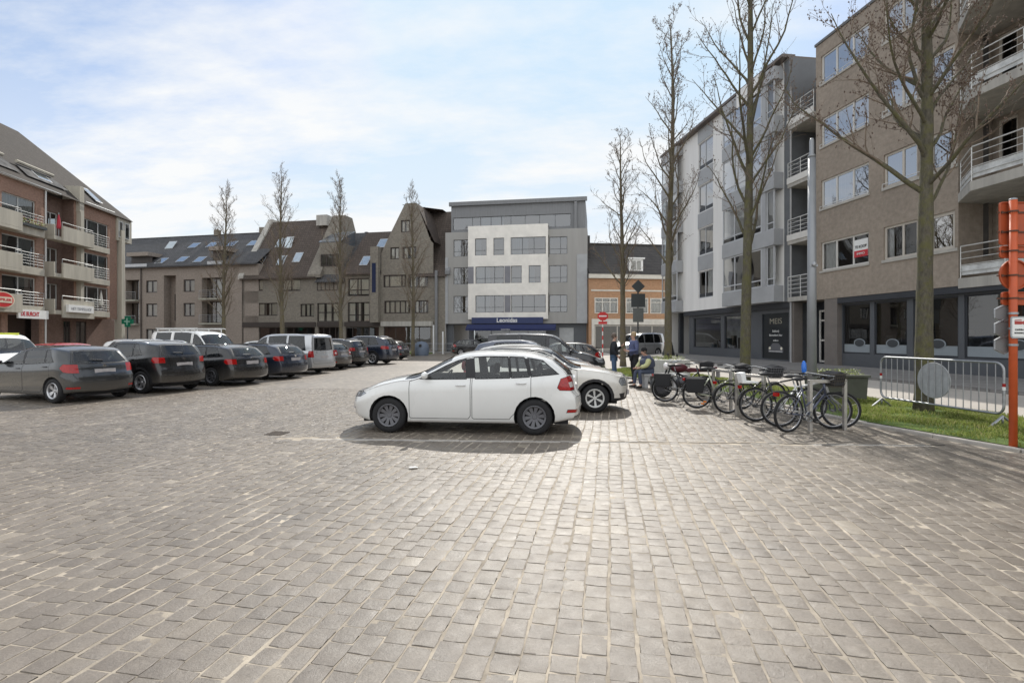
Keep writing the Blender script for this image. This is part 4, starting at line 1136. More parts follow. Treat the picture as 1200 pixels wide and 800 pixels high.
# balcony bay back wall and beyond (out of frame, plain piers)
ops = []
for z0, z1 in FL: ops += [(uD+.18, uD+.80, z0, z1+.1), (uD+1.35, uD+2.9, z0-.85, z1+.1), (uD+4.4, uD+7, z0, z1)]
wall_quads(b, uD, uF, SOF, HT, ops, 1.3, .2)
b.quad((uF, 0, 0), (uF, 12, 0), (uF, 12, HT), (uF, 0, HT))
b.build('wall', TB_, BT, fix=False)
b = MB(); b.box(uB-.04, uF, -.05, .25, HT+.002, HT+.12); b.box(uA, uB-.045, 1.42, 1.6, 14.3, 14.42); b.build('parapet', M('dark_coping', (.12, .12, .12), .6), BT)
for fi, (z0, z1) in enumerate(FL):
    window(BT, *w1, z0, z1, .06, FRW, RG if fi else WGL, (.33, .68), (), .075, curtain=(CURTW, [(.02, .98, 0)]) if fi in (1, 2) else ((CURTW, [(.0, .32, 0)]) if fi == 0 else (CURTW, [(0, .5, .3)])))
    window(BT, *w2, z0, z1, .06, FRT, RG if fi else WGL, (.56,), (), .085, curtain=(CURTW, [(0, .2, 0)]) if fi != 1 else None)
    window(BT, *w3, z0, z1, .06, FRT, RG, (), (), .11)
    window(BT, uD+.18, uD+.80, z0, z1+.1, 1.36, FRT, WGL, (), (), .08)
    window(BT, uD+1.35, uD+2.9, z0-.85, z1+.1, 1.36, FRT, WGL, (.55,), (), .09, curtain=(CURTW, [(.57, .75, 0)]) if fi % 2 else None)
    b = MB()   # pale sill band and slim guard rails under each window
    b.box(w1[0]-.06, w1[1]+.06, -.05, .055, z0-.09, z0-.003); b.box(w2[0]-.05, uD-.002, -.05, .055, z0-.11, z0-.003)
    b.build('sill', M('pale_sill', (.42, .40, .36), .7, var=.12), BT)
    b = MB()
    if fi:
        b.path([(w1[0], -.06, z0+.10), (w1[1], -.06, z0+.10)], .014, 5); b.path([(w2[0], -.06, z0+.14), (uD, -.06, z0+.14)], .014, 5)
        for u in (w1[0], (w1[0]+w1[1])/2, w1[1], w2[0], uD-.05): b.path([(u, -.06, z0-.05), (u, -.06, z0+.12)], .012, 5)
        b.build('guard_rail', ALU, BT)
    # left loggia balcony
    zf = z0-1.05
    b = MB(); b.box(uA+.02, uB-.003, -.12, 1.49, zf-.22, zf+.0); b.build('balcony', CONC, BT, bevel=.01)
    if fi in (1, 2, 3):
        b = MB(); b.box(uA+.02, uB-.01, -.16, -.124, zf-.04, zf+.26); b.build('balcony_panel', FRW, BT)
    b = MB(); rail_mb(b, [(uA+.04, 1.0), (uA+.04, -.10), (uB-.02, -.10)], 1.0, zf+.02, 5, .016, .9); b.build('balcony_rail', ALU, BT)
    window(BT, uA+.95, uB-.1, zf+.02, zf+2.2, 1.42, FRW, RG, (.5,), (), .07, room=False)
    # right balcony: deep slab with a slanted end, rails and a translucent sheet
    wd = .30 if fi == 0 else 1.05
    b = MB()
    prof = [(uD+.002, -.02), (uD+1.3, -wd), (uD+4.2, -wd), (uD+4.2, 1.28), (uD+.002, 1.28)] if fi else [(uD+.002, -.02), (uD+4.2, -.02), (uD+4.2, 1.28), (uD+.002, 1.28)]
    b.prism(prof, zf-(.30 if fi else .34), zf, 'z'); b.build('balcony', CONC, BT, bevel=.01)
    b = MB(); pl = [(p[0]+(.05 if i == 0 else 0), p[1]+.05) for i, p in enumerate(prof[:3])] if fi else [(uD+.05, .03), (uD+4.2, .03)]
    rail_mb(b, pl, 1.05, zf+.02, 5, .016, 1.3); b.build('balcony_rail', ALU, BT)
    b = MB()
    for p, q in zip(pl, pl[1:]): b.quad((p[0], p[1]+.02, zf+.1), (q[0], q[1]+.02, zf+.1), (q[0], q[1]+.02, zf+.42), (p[0], p[1]+.02, zf+.42))
    b.build('balcony_screen', M('frosted_screen', (.55, .56, .55), .5, var=.3, scale=3), BT)
# cornice canopy above the top balcony
b = MB(); b.prism([(uD+.002, -.02), (uD+1.3, -1.15), (uD+4.2, -1.15), (uD+4.2, 1.28), (uD+.002, 1.28)], 15.24, 15.6, 'z'); b.build('canopy', CONC, BT)
# for-sale poster behind the first-floor window
b = MB(); u0 = lerp(*w1, .70); u1 = w1[1]-.09
b.box(u0, u1, .045, .058, 5.05, 5.78, 0); b.box(u0, u1, .04, .0449, 5.05, 5.32, 1)
po = b.build('sale_poster', [WHT, M('poster_red', (.5, .03, .04), .5)], None); po.parent = BT
tag(po, None)
text('TE KOOP', .17, M('ink_dark', (.03, .03, .03), .6), po, ((u0+u1)/2, .03, 5.47), width=.6); text('IMMO', .14, WHT, po, ((u0+u1)/2, .03, 5.18), width=.4)
# shop front
def ztab(y): return .44
b = MB()
pil = [(uA, uA+.12), (uA+.45, uA+.95), (uA+2.55, uA+3.35), (uA+6.0, uA+6.08)]
piers = [(0.0, .30), (2.38, 3.15)]
for a, c in piers:
    b = MB(); b.box(a, c, .02, .5, .30, SOF-.002); b.build('pier', M('grey_brown_render', (.17, .15, .135), .8, var=.15), BT)
sh0 = 3.15; shops = [(sh0, uu(21.15)), (uu(21.0), uu(19.45)), (uu(19.25), uu(17.5)), (uu(17.35), uu(14.4)), (uu(14.25), uu(11)), (uu(10.8), uu(7))]
b = MB(); wall_quads(b, sh0+.001, uF, .30, SOF-.001, [(a+.03, c-.02, .98, 3.12) for a, c in shops], .25, .12); b.build('shop_front', ANTH, BT, fix=False)
b = MB(); b.box(sh0, uF, .02, .245, 3.18, SOF-.003); b.build('shop_fascia', ANTH2, BT)
LOGO = M('window_decal', (.05, .055, .06), .6); FILM = M('frosted_film', (.26, .29, .31), .6, var=.06)
for i, (a, c) in enumerate(shops):
    wn = window(BT, a+.03, c-.02, .98, 3.12, .29, ANTH2, SHG, (), (), .06, name='shop_window', back=3.0)
    b = MB(); b.box(a+.09, c-.08, .305, .315, 1.04, 1.38, 0)
    b.build('window_film', FILM, wn)
    um = lerp(a, c, .55 if i != 0 else .6); b = MB(); b.lathe([(.001, .292), (.30, .292), (.30, .30), (.001, .30)], (0, 0, 0), 'y', 22); b.lathe([(.001, .286), (.25, .286), (.25, .2915), (.001, .2915)], (0, 0, 0), 'y', 22, m=1)
    o = b.build('decal', [FILM, LOGO], wn, loc=(um, 0, 1.44)); o.scale = (1, 1, .62)
    # goods inside
    rr = random.Random(i); b = MB()
    for k in range(7): 
        x = lerp(a+.3, c-.3, rr.random()); h = rr.uniform(.5, 1.5); y_ = rr.uniform(1.0, 2.6); ww = rr.uniform(.1, .3)
        b.box(x-ww, x+ww, y_, y_+.3, .5, .5+h)
    b.build('display', M('shop_goods', (.22, .2, .18), .7, var=.9, scale=2), wn)
# entrance with white framed doors in the dark recess
b = MB(); b.box(.30, 2.38, 1.2, 1.3, .30, SOF-.003); b.build('entrance_recess', ANTH2, BT)
d = window(BT, .75, 1.5, .46, 3.0, 1.05, FRW, WGL, (), (.42, .8), .09, name='door', room=False); window(BT, 1.55, 2.3, .46, 3.0, 1.05, FRW, WGL, (), (.42, .8), .09, name='door', room=False)
b = MB(); b.path([(.15, -.03, .4), (.15, -.03, 14.2)], .05, 8); b.build('downpipe', M('grey_pipe', (.35, .35, .35), .5), BT)
# ---- right: white and grey apartments further on
Y1 = 40.3
BW = root_at(Y1, 'apartment_building', 'white and grey apartment block with glazed grey bays beyond the taupe one', 'building')
ww = lambda y: U(y, Y1)
PW = M('white_render', (0.744, 0.732, 0.708), .7, var=.07, scale=.7, streak=True); PG = M('zinc_grey_panel', (0.341, 0.348, 0.356), .55, var=.12, scale=1)
PDG = M('dark_grey_slate', (0.130, 0.137, 0.146), .7, var=.15, scale=2); FRG = M('grey_window_frame', (0.468, 0.481, 0.494), .5)
ZT = 15.75; ZS = 3.5
def Ypx(px, s=17.33): return s/((px-600)/600+.13)
cols = [785, 800, 818, 836, 857, 885, 919, 926]
ub = [ww(Ypx(p)) for p in cols]
FLW = [3.75+2.42*k for k in range(5)]
FLW = [4.05, 6.95, 9.85, 12.75]
wb0 = MB(); 
fw_ops = []
uEnd = ub[-1]-.02
bays = [(ub[0]+.25, ub[1], 'bay'), (ub[2], ub[3], 'flat'), (ub[4]+.2, ub[6]-.9, 'bay')]
for (a, c, k) in bays:
    for z in FLW:
        if k == 'flat': fw_ops.append((a+.05, c-.05, z+.25, z+2.05))
wall_quads(wb0, 0, uEnd, ZS, ZT, fw_ops, 0, .2)
wb0.quad((0, 0, ZS), (uEnd, 0, ZS), (uEnd, 10, ZS), (0, 10, ZS)); wb0.quad((0, 0, ZT), (uEnd, 0, ZT), (uEnd, 10, ZT), (0, 10, ZT)); wb0.quad((0, 0, 0), (0, 10, 0), (0, 10, ZT), (0, 0, ZT)); wb0.quad((uEnd, 0, 0), (uEnd, 0, ZT), (uEnd, 10, ZT), (uEnd, 10, 0), 1); wb0.quad((0, 10, 0), (uEnd, 10, 0), (uEnd, 10, ZT), (0, 10, ZT))
wb0.build('wall', [PW, PDG], BW, fix=False)
bb = MB(); bb.box(-.1, uEnd, -.42, .3, ZT+.003, ZT+.16); bb.box(-.1, uEnd, .31, 10, ZT+.003, ZT+.08); bb.build('roof_edge', M('brown_coping', (.13, .11, .10), .6), BW)
for (a, c, k) in bays:
    for z in FLW:
        if k == 'flat': bb = MB(); bb.box(a+.02, c-.02, -.03, -.003, z+2.1, z+3.1); bb.build('spandrel', PG, BW)
bays_b = [(ub[0]-.35, ub[1]+.1), (ub[4]-.1, ub[6]-.05)]
for bi, (a, c) in enumerate(bays_b):
    for z in FLW+[15.45]:
        zt = min(z+.28, ZT-.2); bb = MB(); bb.box(a, c, -.55, -.004, z-.55 if z > 4.1 else ZS+.002, zt); bb.build('bay', PG, BW, bevel=.01)
    if bi:
        bb = MB(); bb.box(a+1.6, c-1.0, -.57, -.552, 15.0-.2, ZT-.02); bb.build('bay_panel', PW, BW)
    for fi, z in enumerate(FLW):
        z0, z1 = z+.281, z+2.34
        n = 3 if bi else 2
        cut_ = lerp(a, c, .78 if bi else 1)
        wn = window(BW, a+.02, cut_, z0, z1, -.5, FRG, RG if (fi+bi) % 2 or fi > 1 else WGL, (.33, .66) if bi else (.5,), (.18,), .07, curtain=(CURTW, [(.35, .64, .2)]) if fi in (0, 2) else None, name='bay_window', room=False, back=.7)
        bb = MB(); bb.box(a+.09, cut_-.07, -.455, -.448, z0+.07, z0+.30); bb.build('lower_panel', ANTH2, wn)
        if bi:
            w2_ = window(BW, cut_+.35, c-.12, z0, z1, -.44, FRG, WGL, (), (.18,), .06, curtain=(CURTW, [(0, 1, .18)]) if fi == 0 else None, name='bay_window', room=False)
            bb = MB(); bb.box(cut_+.003, cut_+.345, -.5, -.005, z0, z1); bb.build('bay_post', PG, w2_)
for (a, c, k) in bays:
    if k != 'flat': continue
    for fi, z in enumerate(FLW):
        wn = window(BW, a+.05, c-.05, z+.25, z+2.05, .06, FRG, RG if fi else WGL, (.45,), (), .06, curtain=(CURTW, [(.5, .95, 0)]) if fi % 2 == 0 else None)
        bb = MB(); bb.box(a+.1, c-.1, .07, .078, z+.31, z+.55); bb.build('lower_panel', ANTH2, wn)
# dark strip at the joint with the taupe block
bb = MB(); bb.box(ub[6]+.04, uEnd, -.03, -.003, ZS, ZT-.05); bb.build('slate_strip', PDG, BW)
# ground floor
gs = [(ww(Ypx(808)), ww(Ypx(839.5))), (ww(Ypx(843.5)), ww(Ypx(872))), (ww(Ypx(887)), ww(Ypx(918)))]
bb = MB(); wall_quads(bb, ww(Ypx(803)), uEnd, .3, ZS-.1, [(a, c, .95 if i < 2 else .5, 3.0 if i < 2 else 2.95) for i, (a, c) in enumerate(gs)], .3, .15); bb.build('shop_front', ANTH, BW, fix=False)
bb = MB(); bb.box(ww(Ypx(800)), uEnd, .05, .29, ZS-.32, ZS-.003); bb.build('shop_fascia', ANTH2, BW)
for i, (a, c) in enumerate(gs[:2]):
    wn = window(BW, a, c, .95, 3.0, .36, ANTH2, glass('clear_shop_glass', (.9, .93, .93), 2.0, .95), (), (), .06, name='shop_window', room=False)
    bb = MB(); bb.quad((a-1, 3.4, .3), (c+1, 3.4, .3), (c+1, 3.4, 3.2), (a-1, 3.4, 3.2)); bb.quad((a-1, .5, .3), (c+1, .5, .3), (c+1, 3.4, .3), (a-1, 3.4, .3))
    bb.build('shop_interior', M('lit_shop_wall', (.78, .76, .7), .8, var=.5, scale=1.2), wn)
    rr = random.Random(i+9); bb = MB()
    for k in range(8):
        x = lerp(a+.2, c-.2, rr.random()); y_ = rr.uniform(.9, 2.8); h = rr.uniform(.7, 1.6); bb.box(x-.15, x+.15, y_, y_+.25, .4, .4+h, k % 3)
    bb.build('display', [M('goods_a', (.12, .1, .09), .7), M('goods_b', (.4, .35, .3), .7), M('goods_c', (.1, .16, .2), .7)], wn)
a, c = gs[2]
sg = MB(); sg.box(a, c, .36, .40, .5, 2.95); sgo = sg.build('showcase_poster', M('poster_black', (.012, .016, .02), .35, coat=.3), BW)
GOLDT = M('sign_grey_gold', (.32, .3, .24), .5)
text('MEIS', .42, GOLDT, sgo, ((a+c)/2, .35, 2.52), width=1.0); text('Bakkerij', .17, WHT, sgo, ((a+c)/2, .35, 2.0)); text('Binnenkort hier', .17, WHT, sgo, ((a+c)/2, .35, 1.78)); text('welkom', .14, WHT, sgo, ((a+c)/2, .35, 1.5))
sg = MB(); um = (a+c)/2
sg.prism([(um-.62, .86), (um-.62, 1.12), (um-.42, 1.2), (um-.25, 1.36), (um+.25, 1.36), (um+.42, 1.2), (um+.62, 1.12), (um+.62, .86)], .345, .358, 'y', 0); sg.box(um-.55, um+.55, .338, .344, .9, .93, 1)
sg.lathe([(.001, .335), (.08, .335), (.08, .344), (.001, .344)], (um-.48, 0, 1.08), 'y', 12, m=2); sg.lathe([(.001, .335), (.08, .335), (.08, .344), (.001, .344)], (um+.48, 0, 1.08), 'y', 12, m=2)
sg.build('printed_car', [M('print_grey', (.12, .12, .13), .5), WHT, M('print_lamp', (.8, .75, .6), .4)], sgo)
for p in (790, 803.5): u = ww(Ypx(p)); bb = MB(); bb.box(u-.15, u+.15, .4, .7, .1, ZS-.003); bb.build('column', ANTH2, BW)
# ---- orange brick shop house
OB = brick('orange_brick', (0.425, 0.218, 0.106), (0.497, 0.260, 0.130), (0.425, 0.355, 0.284), .22, .075, .008, .2)
SLATE = brick('dark_roof_tiles', (0.061, 0.057, 0.055), (0.083, 0.077, 0.073), (0.033, 0.033, 0.033), .25, .32, .02, .3)
H0 = (7.62, 50.6)
BH = empty('shop_house', (H0[0], H0[1], .1), math.atan2(.13, 1), 'orange brick house with white framed windows, dark tiled roof and dormer', 'house')
Wd = 9.6
b = MB(); hops = [(.55, 2.95, 3.9, 5.45), (3.75, 6.1, 3.9, 5.45), (6.3, 8.6, 3.9, 5.45), (.55, 8.9, .3, 2.75)]
wall_quads(b, 0, Wd, 0, 7.35, hops, 0, .2); b.quad((0, 0, 0), (0, 9, 0), (0, 9, 7.35), (0, 0, 7.35)); b.quad((Wd, 0, 0), (Wd, 0, 7.35), (Wd, 9, 7.35), (Wd, 9, 0)); b.build('wall', OB, BH, fix=False)
b = MB(); b.box(-.05, Wd+.05, -.25, .05, 7.36, 7.78); b.box(.2, Wd-.2, -.03, -.003, 6.1, 6.25); b.build('cornice', M('cream_cornice', (.6, .57, .5), .6), BH)
b = MB(); b.quad((0, -.3, 7.8), (Wd, -.3, 7.8), (Wd, 3.6, 11.4), (0, 3.6, 11.4)); b.quad((0, 3.6, 11.4), (Wd, 3.6, 11.4), (Wd, 8, 7.8), (0, 8, 7.8)); b.tri((0, -.3, 7.8), (0, 3.6, 11.4), (0, 8, 7.8)); b.tri((Wd, -.3, 7.8), (Wd, 8, 7.8), (Wd, 3.6, 11.4)); b.box(0, Wd, 3.45, 3.75, 11.35, 11.5)
rf = b.build('roof', SLATE, BH, fix=False)
b = MB(); b.box(4.15, 5.6, .1, 1.4, 7.95, 9.35); b.box(4.0, 5.75, -.05, 1.6, 9.36, 9.5); b.build('dormer', WHT, rf)
b = MB(); b.box(-.1, .55, 1.6, 2.6, 9.5, 11.9); b.build('chimney', SLATE, rf)
CRM = M('cream_frame', (.62, .59, .53), .6)
window(BH, 4.35, 5.4, 8.2, 9.25, .03, WHT, WGL, (.5,), (), .06, room=False)
for i, o in enumerate(hops[:3]): window(BH, *o, -.02, CRM, WGL, (.5,) if i else (.33, .66), (.72,), .1, curtain=(CURTW, [(.02, .98, .1)]))
b = MB(); b.box(.25, 9.1, -.06, -.004, 2.76, 3.35); b.box(.25, .54, -.06, -.004, .02, 2.755); b.box(8.91, 9.1, -.06, -.004, .02, 2.755); b.build('shop_surround', CRM, BH)
window(BH, .6, 8.85, .35, 2.7, .08, CRM, SHG, (.28, .45, .72), (), .07, name='shop_window', back=2.5)
b = MB(); b.box(.56, 8.84, -.012, -.004, .0, .3); b.build('plinth', CONC, BH)
# ---- grey five storey block over the blue shop
G0 = Vector((-6.95, 53.4)); G1 = Vector((7.5, 51.0)); gd = (G1-G0); GW = gd.length
BG = empty('apartment_building', (G0.x, G0.y, 0), math.atan2(gd.y, gd.x), 'grey five storey block with beige framed windows above the navy blue shop', 'building')
def gu(px):   # local u where picture column px meets the facade
    k = (px-600)/600; t = (k*G0.y-G0.x)/(gd.x-k*gd.y); return t*GW
def gz(py, px): 
    t = gu(px)/GW; return GZ(py, G0.y+gd.y*t)
PGB = M('grey_render', (0.319, 0.311, 0.295), .75, var=.08, scale=.8, streak=True); BEI = M('beige_stone', (0.764, 0.733, 0.676), .7, var=.1, scale=1.2); ZNC = M('zinc_cladding', (0.195, 0.199, 0.205), .7, .0, var=.12, scale=3, streak=True)
GGL = glass('blue_grey_glass', (.45, .56, .64), 2.9, .75, tex=.005)
gw_ = [(533, 549.5, 280, 302, 'A'), (533, 550, 312.5, 333, 'B'), (533, 549, 346, 366.5, 'C')]
gops = []
Fz = [(gz(366, 600), gz(346, 600)), (gz(332, 600), gz(312, 600)), (gz(299, 600), gz(279, 600))]
rowsL = (gu(531.5), gu(549.3)); rowsR = (gu(643.8), gu(664.8))
cz0, cz1 = gz(378, 600), gz(266, 600)
for z0, z1 in Fz: gops += [(*rowsL, z0, z1), (*rowsR, z0, z1)]
uL, uR = gu(549.5), gu(642.5)
b = MB(); ug0, ug1 = gu(525), gu(672)
wall_quads(b, 0, GW, gz(379, 600), gz(270, 600), gops, 0, .2)
b.quad((0, 0, 3.2), (GW, 0, 3.2), (GW, 10, 3.2), (0, 10, 3.2)); b.quad((GW, 0, 0), (GW, 10, 0), (GW, 10, 12.5), (GW, 0, 12.5)); b.quad((0, 0, 0), (0, 0, 12.5), (0, 10, 12.5), (0, 10, 0))
b.build('wall', PGB, BG, fix=False)
b = MB(); cops = []
cw = [[(gu(557.5), gu(571)), (gu(579), gu(591.5)), (gu(599), gu(640))], [(gu(558), gu(591.5)), (gu(599.5), gu(612)), (gu(620), gu(634))], [(gu(558), gu(591.5)), (gu(599.5), gu(640))]]
for (z0, z1), ws in zip([Fz[2], Fz[1], Fz[0]], cw):
    for (a, c) in ws: cops.append((a, c, z0, z1))
wall_quads(b, uL, uR, cz0+.35, cz1+.15, cops, -.35, .3)
b.quad((uL, -.35, cz0+.35), (uL, -.35, cz1+.15), (uL, -.002, cz1+.15), (uL, -.002, cz0+.35)); b.quad((uR, -.35, cz0+.35), (uR, -.002, cz0+.35), (uR, -.002, cz1+.15), (uR, -.35, cz1+.15)); b.quad((uL, -.35, cz1+.15), (uR, -.35, cz1+.15), (uR, 0, cz1+.15), (uL, 0, cz1+.15))
b.quad((uL, -.35, cz0+.35), (uL, -.002, cz0+.35), (uR, -.002, cz0+.35), (uR, -.35, cz0+.35))
b.build('beige_front', BEI, BG, fix=False)
for q0, q1, fz in ((uL+.003, gu(556), Fz[1]), (gu(592), gu(599), Fz[1]), (gu(592), gu(599), Fz[0])): b = MB(); b.box(q0, q1, -.362, -.353, *fz); b.build('grey_infill', M('grey_infill', (.2, .2, .22), .6), BG)
for z0, z1 in Fz:
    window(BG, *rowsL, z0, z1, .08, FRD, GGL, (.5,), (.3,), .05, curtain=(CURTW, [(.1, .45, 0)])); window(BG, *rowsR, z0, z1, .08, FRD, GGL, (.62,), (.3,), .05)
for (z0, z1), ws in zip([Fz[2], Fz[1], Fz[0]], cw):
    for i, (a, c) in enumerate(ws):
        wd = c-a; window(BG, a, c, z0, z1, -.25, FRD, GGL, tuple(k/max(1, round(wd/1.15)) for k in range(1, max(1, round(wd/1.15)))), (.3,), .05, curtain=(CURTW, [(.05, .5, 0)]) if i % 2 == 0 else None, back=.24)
# set-back top floor with a band of glass
t0, t1 = gz(270, 600), gz(239, 600)
zA, zB = gz(267, 600), gz(252, 600)
b = MB(); wall_quads(b, gu(528), gu(686), t0, t1+.2, [(gu(530), gu(669), zA, zB)], .25, .15)
b.quad((gu(528), .25, t1+.2), (gu(686), .25, t1+.2), (gu(686), 10, t1+.2), (gu(528), 10, t1+.2)); b.quad((0, 0, t0-.001), (GW, 0, t0-.001), (GW, .3, t0-.001), (0, .3, t0-.001)); b.quad((gu(686), .25, t0), (gu(686), 10, t0), (gu(686), 10, t1+.2), (gu(686), .25, t1+.2)); b.quad((gu(528), .25, t0), (gu(528), .25, t1+.2), (gu(528), 10, t1+.2), (gu(528), 10, t0))
b.box(gu(526), gu(688), .0, .248, t1+.05, t1+.45); b.box(gu(673), gu(676), .0, .24, t0, t1)
b.build('top_storey', ZNC, BG, fix=False)
window(BG, gu(530), gu(669), zA, zB, .32, FRD, GGL, (.17, .24, .33, .42, .5, .62, .74, .87), (), .05, curtain=(CURTW, [(.24, .44, 0)]))
for q0, q1 in ((0, gu(525)), (gu(676), GW)): b = MB(); b.box(q0, q1, -.06, -.004, gz(379, 600), gz(300, 600)); b.build('side_panel', PG, BG)
BLUE = M('navy_fascia', (.022, .035, .11), .5, var=.06); 
b = MB(); b.box(gu(554), gu(637), -.5, -.355, gz(379, 600), gz(372.5, 600)+.05); b.build('shop_fascia', BLUE, BG)
text('Leonidas', .62, WHT, BG, ((gu(554)+gu(637))/2, -.515, (gz(379, 600)+gz(372.5, 600))/2+.03), width=2.1, bold=.012)
b = MB(); za = gz(380, 600); b.prism([(-.5, za), (-1.25, za-.42), (-1.25, za-.62), (-.5, za-.45)], gu(549), gu(652), 'x'); aw = b.build('awning', M('navy_awning', (.016, .024, .085), .8, var=.1), BG)
text('Leonidas', .2, WHT, aw, ((gu(554)+gu(637))/2, -1.26, za-.53), width=.9)
b = MB(); wall_quads(b, 0, GW, 0, 3.2, [(gu(530), gu(548), .1, 2.9), (gu(553), gu(640), .3, 2.9), (gu(655), gu(672), .05, 2.6)], .5, .2); b.build('ground_floor', ANTH, BG, fix=False)
window(BG, gu(553), gu(640), .3, 2.9, .56, ANTH2, SHG, (.25, .5, .75), (), .07, name='shop_window', back=2)
gd_ = MB(); gd_.box(gu(655), gu(672), .56, .62, .05, 2.6, 0)
for k in range(1, 6): gd_.box(gu(655)+.02, gu(672)-.02, .55, .5595, .05+k*.42, .07+k*.42, 1)
gd_.build('garage_door', [M('pale_door', (.42, .43, .43), .6), FRG], BG)
# ---- far left row: four brick houses
rd = Vector((39.95, -8.7)).normalized(); RA = math.atan2(rd.y, rd.x); RB = Vector((-46.9, 62.1))
def ru(px): k = (px-600)/600; return (k*RB.y-RB.x)/(rd.x-k*rd.y)
def rz(py, px): return GZ(py, RB.y+rd.y*ru(px))
def rhouse(name, label, px0): 
    u = ru(px0); p = RB+rd*u; return empty(name, (p.x, p.y, 0), RA, label, 'house'), u
TAN = brick('tan_render_brick', (0.293, 0.251, 0.213), (0.329, 0.282, 0.242), (0.293, 0.256, 0.227), .21, .065, .004, .2)
DBR = brick('brown_brick', (0.196, 0.171, 0.139), (0.285, 0.247, 0.202), (0.247, 0.239, 0.209), .21, .065, .01, .3)
ROOFG = brick('slate_roof', (0.074, 0.075, 0.078), (0.098, 0.098, 0.103), (0.049, 0.049, 0.049), .3, .25, .02, .25)
ROOFB = brick('brown_tiled_roof', (0.089, 0.069, 0.057), (0.117, 0.091, 0.077), (0.046, 0.041, 0.035), .3, .25, .02, .3)
DKF = M('dark_brown_frame', (.045, .035, .03), .6)
def skylight(parent, roofpt, u, s, w=1.0, h=1.2, op=False):
    """roof window lying on the slope; s along slope from eave; roofpt(u,s)->xyz"""
    a, c, d, e = [Vector(roofpt(*q)) for q in ((u-w/2, s), (u+w/2, s), (u+w/2, s+h), (u-w/2, s+h))]
    n = (c-a).cross(e-a).normalized(); n = n if n.z > 0 else -n
    b = MB(); 
    if op: d = d+n*.35; e = e+n*.35
    b.quad(*[tuple(p+n*.06) for p in (a, c, d, e)]); o = b.build('skylight', DKF if False else FRG, parent, fix=False)
    k = lambda p, q, t: p.lerp(q, t)
    m_ = (a+c+d+e)/4
    b = MB(); b.quad(*[tuple(p.lerp(m_, .12)+n*.075) for p in (a, c, d, e)]); b.build('pane', SKYG, o, fix=False)
    return o
SKYG = M('sky_reflecting_pane', (.42, .47, .5), .04, .9, var=.1)
def roofslope(zE, zR, dep):
    L = math.hypot(dep, zR-zE); return (lambda u, s: (u, -.3+dep*s/L, zE+(zR-zE)*s/L)), L
# R1
r1, u1 = rhouse('row_house', 'long tan house with slate roof and two rows of skylights, left end of far row', 147)
L1 = ru(303)-u1; loc = lambda px: ru(px)-u1
zE, zR = rz(311.5, 220), rz(264, 220)
wz = [(rz(383, 220)-2.6, rz(383, 220)-.6), (rz(370.5, 220), rz(355, 220)), (rz(342, 220), rz(327.5, 220))]
wz[0] = (.4, 2.6)
wx = [(171, 184), (215, 228)]
ops = []
for a, c in wx:
    for z in wz[:]: ops.append((loc(a), loc(c), *z))
bal = [(loc(147.5), loc(163)), (loc(236.5), loc(263))]
for a, c in bal:
    for z in wz[1:]: ops.append((a, c, z[0]-.8, z[1]+.15))
ops.append((loc(192), loc(206), .2, rz(322, 220)))
b = MB(); wall_quads(b, -8, L1, 0, zE, ops, 0, .9); b.quad((L1, 0, 0), (L1, 9, 0), (L1, 9, zE), (L1, 0, zE)); b.quad((-8, .95, 0), (L1, .95, 0), (L1, .95, zE), (-8, .95, zE)); b.build('wall', TAN, r1, fix=False)
rp, Ls = roofslope(zE, zR, 6.0)
b = MB(); b.quad(rp(-8, 0), rp(L1, 0), rp(L1, Ls), rp(-8, Ls)); b.quad(rp(-8, Ls), rp(L1, Ls), (L1, 12, zE), (-8, 12, zE)); b.tri(rp(-8, 0), rp(-8, Ls), (-8, 12, zE)); b.box(-8, L1, -.42, -.3, zE-.12, zE+.03); b.box(-8, L1, 5.6, 5.8, zR-.03, zR+.06)
rf = b.build('roof', ROOFG, r1, fix=False)
for px, py in ((171, 283), (199, 282), (221, 281), (245, 280), (271.5, 279)): skylight(rf, rp, loc(px), (rz(py, px)-zE)/(zR-zE)*Ls-.6, 1.2, 1.25, op=px == 171)
for px, py in ((183.5, 305), (207, 303), (229, 303.5)): skylight(rf, rp, loc(px), (rz(py, px)-zE)/(zR-zE)*Ls-.6, 1.2, 1.25)
for a, c, zt in ((149, 174, 296), (245, 262, 293)):
    b = MB(); z1 = rz(zt, 200); b.box(loc(a), loc(c), -.1, 3, z1-.25, z1+.2, 0); b.box(loc(a)+.05, loc(c)-.05, .5, .6, zE+.1, z1-.25, 1); b.box(loc(a), loc(c), -.28, -.2, zE+.05, zE+.4, 2); b.build('roof_terrace', [TAN, DKF, FRG], rf)
for px in (211, 268):
    b = MB(); b.box(loc(px)-.3, loc(px)+.3, 5.4, 6, zR-.1, zR+.65); b.build('chimney', DBR, rf)
for a, c in wx:
    for z in wz: window(r1, loc(a)+.001, loc(c)-.001, *z, .12, DKF, WGL, (.5,), (), .12, curtain=(CURT, [(.05, .42, 0), (.55, .9, 0)]), room=False)
for i, (a, c) in enumerate(bal):
    for z in wz[1:]:
        window(r1, a+.002, c-.002, z[0]-.8, z[1]+.15, .8, DKF, WGL, (.4, .7), (), .09, curtain=(CURTW, [(.38, .95, 0)]), room=False)
        b = MB(); b.box(a+.003, c-.003, -.5, .78, z[0]-1.0, z[0]-.8); b.build('balcony', CONCG, r1); b = MB(); rail_mb(b, [(a+.05, -.45), (c-.05, -.45)], .9, z[0]-.8, 4, .02); b.build('balcony_rail', GALV, r1)
b = MB(); b.path([(loc(166), -.1, .2), (loc(166), -.1, zE)], .06, 6); b.build('downpipe', DKF, r1)
b = MB(); b.box(loc(194), loc(204), .85, .93, .2, 2.4, 0); b.box(loc(197.5), loc(203), .84, .93, 3.6, 6.8, 0); b.build('entrance', DKF, r1)
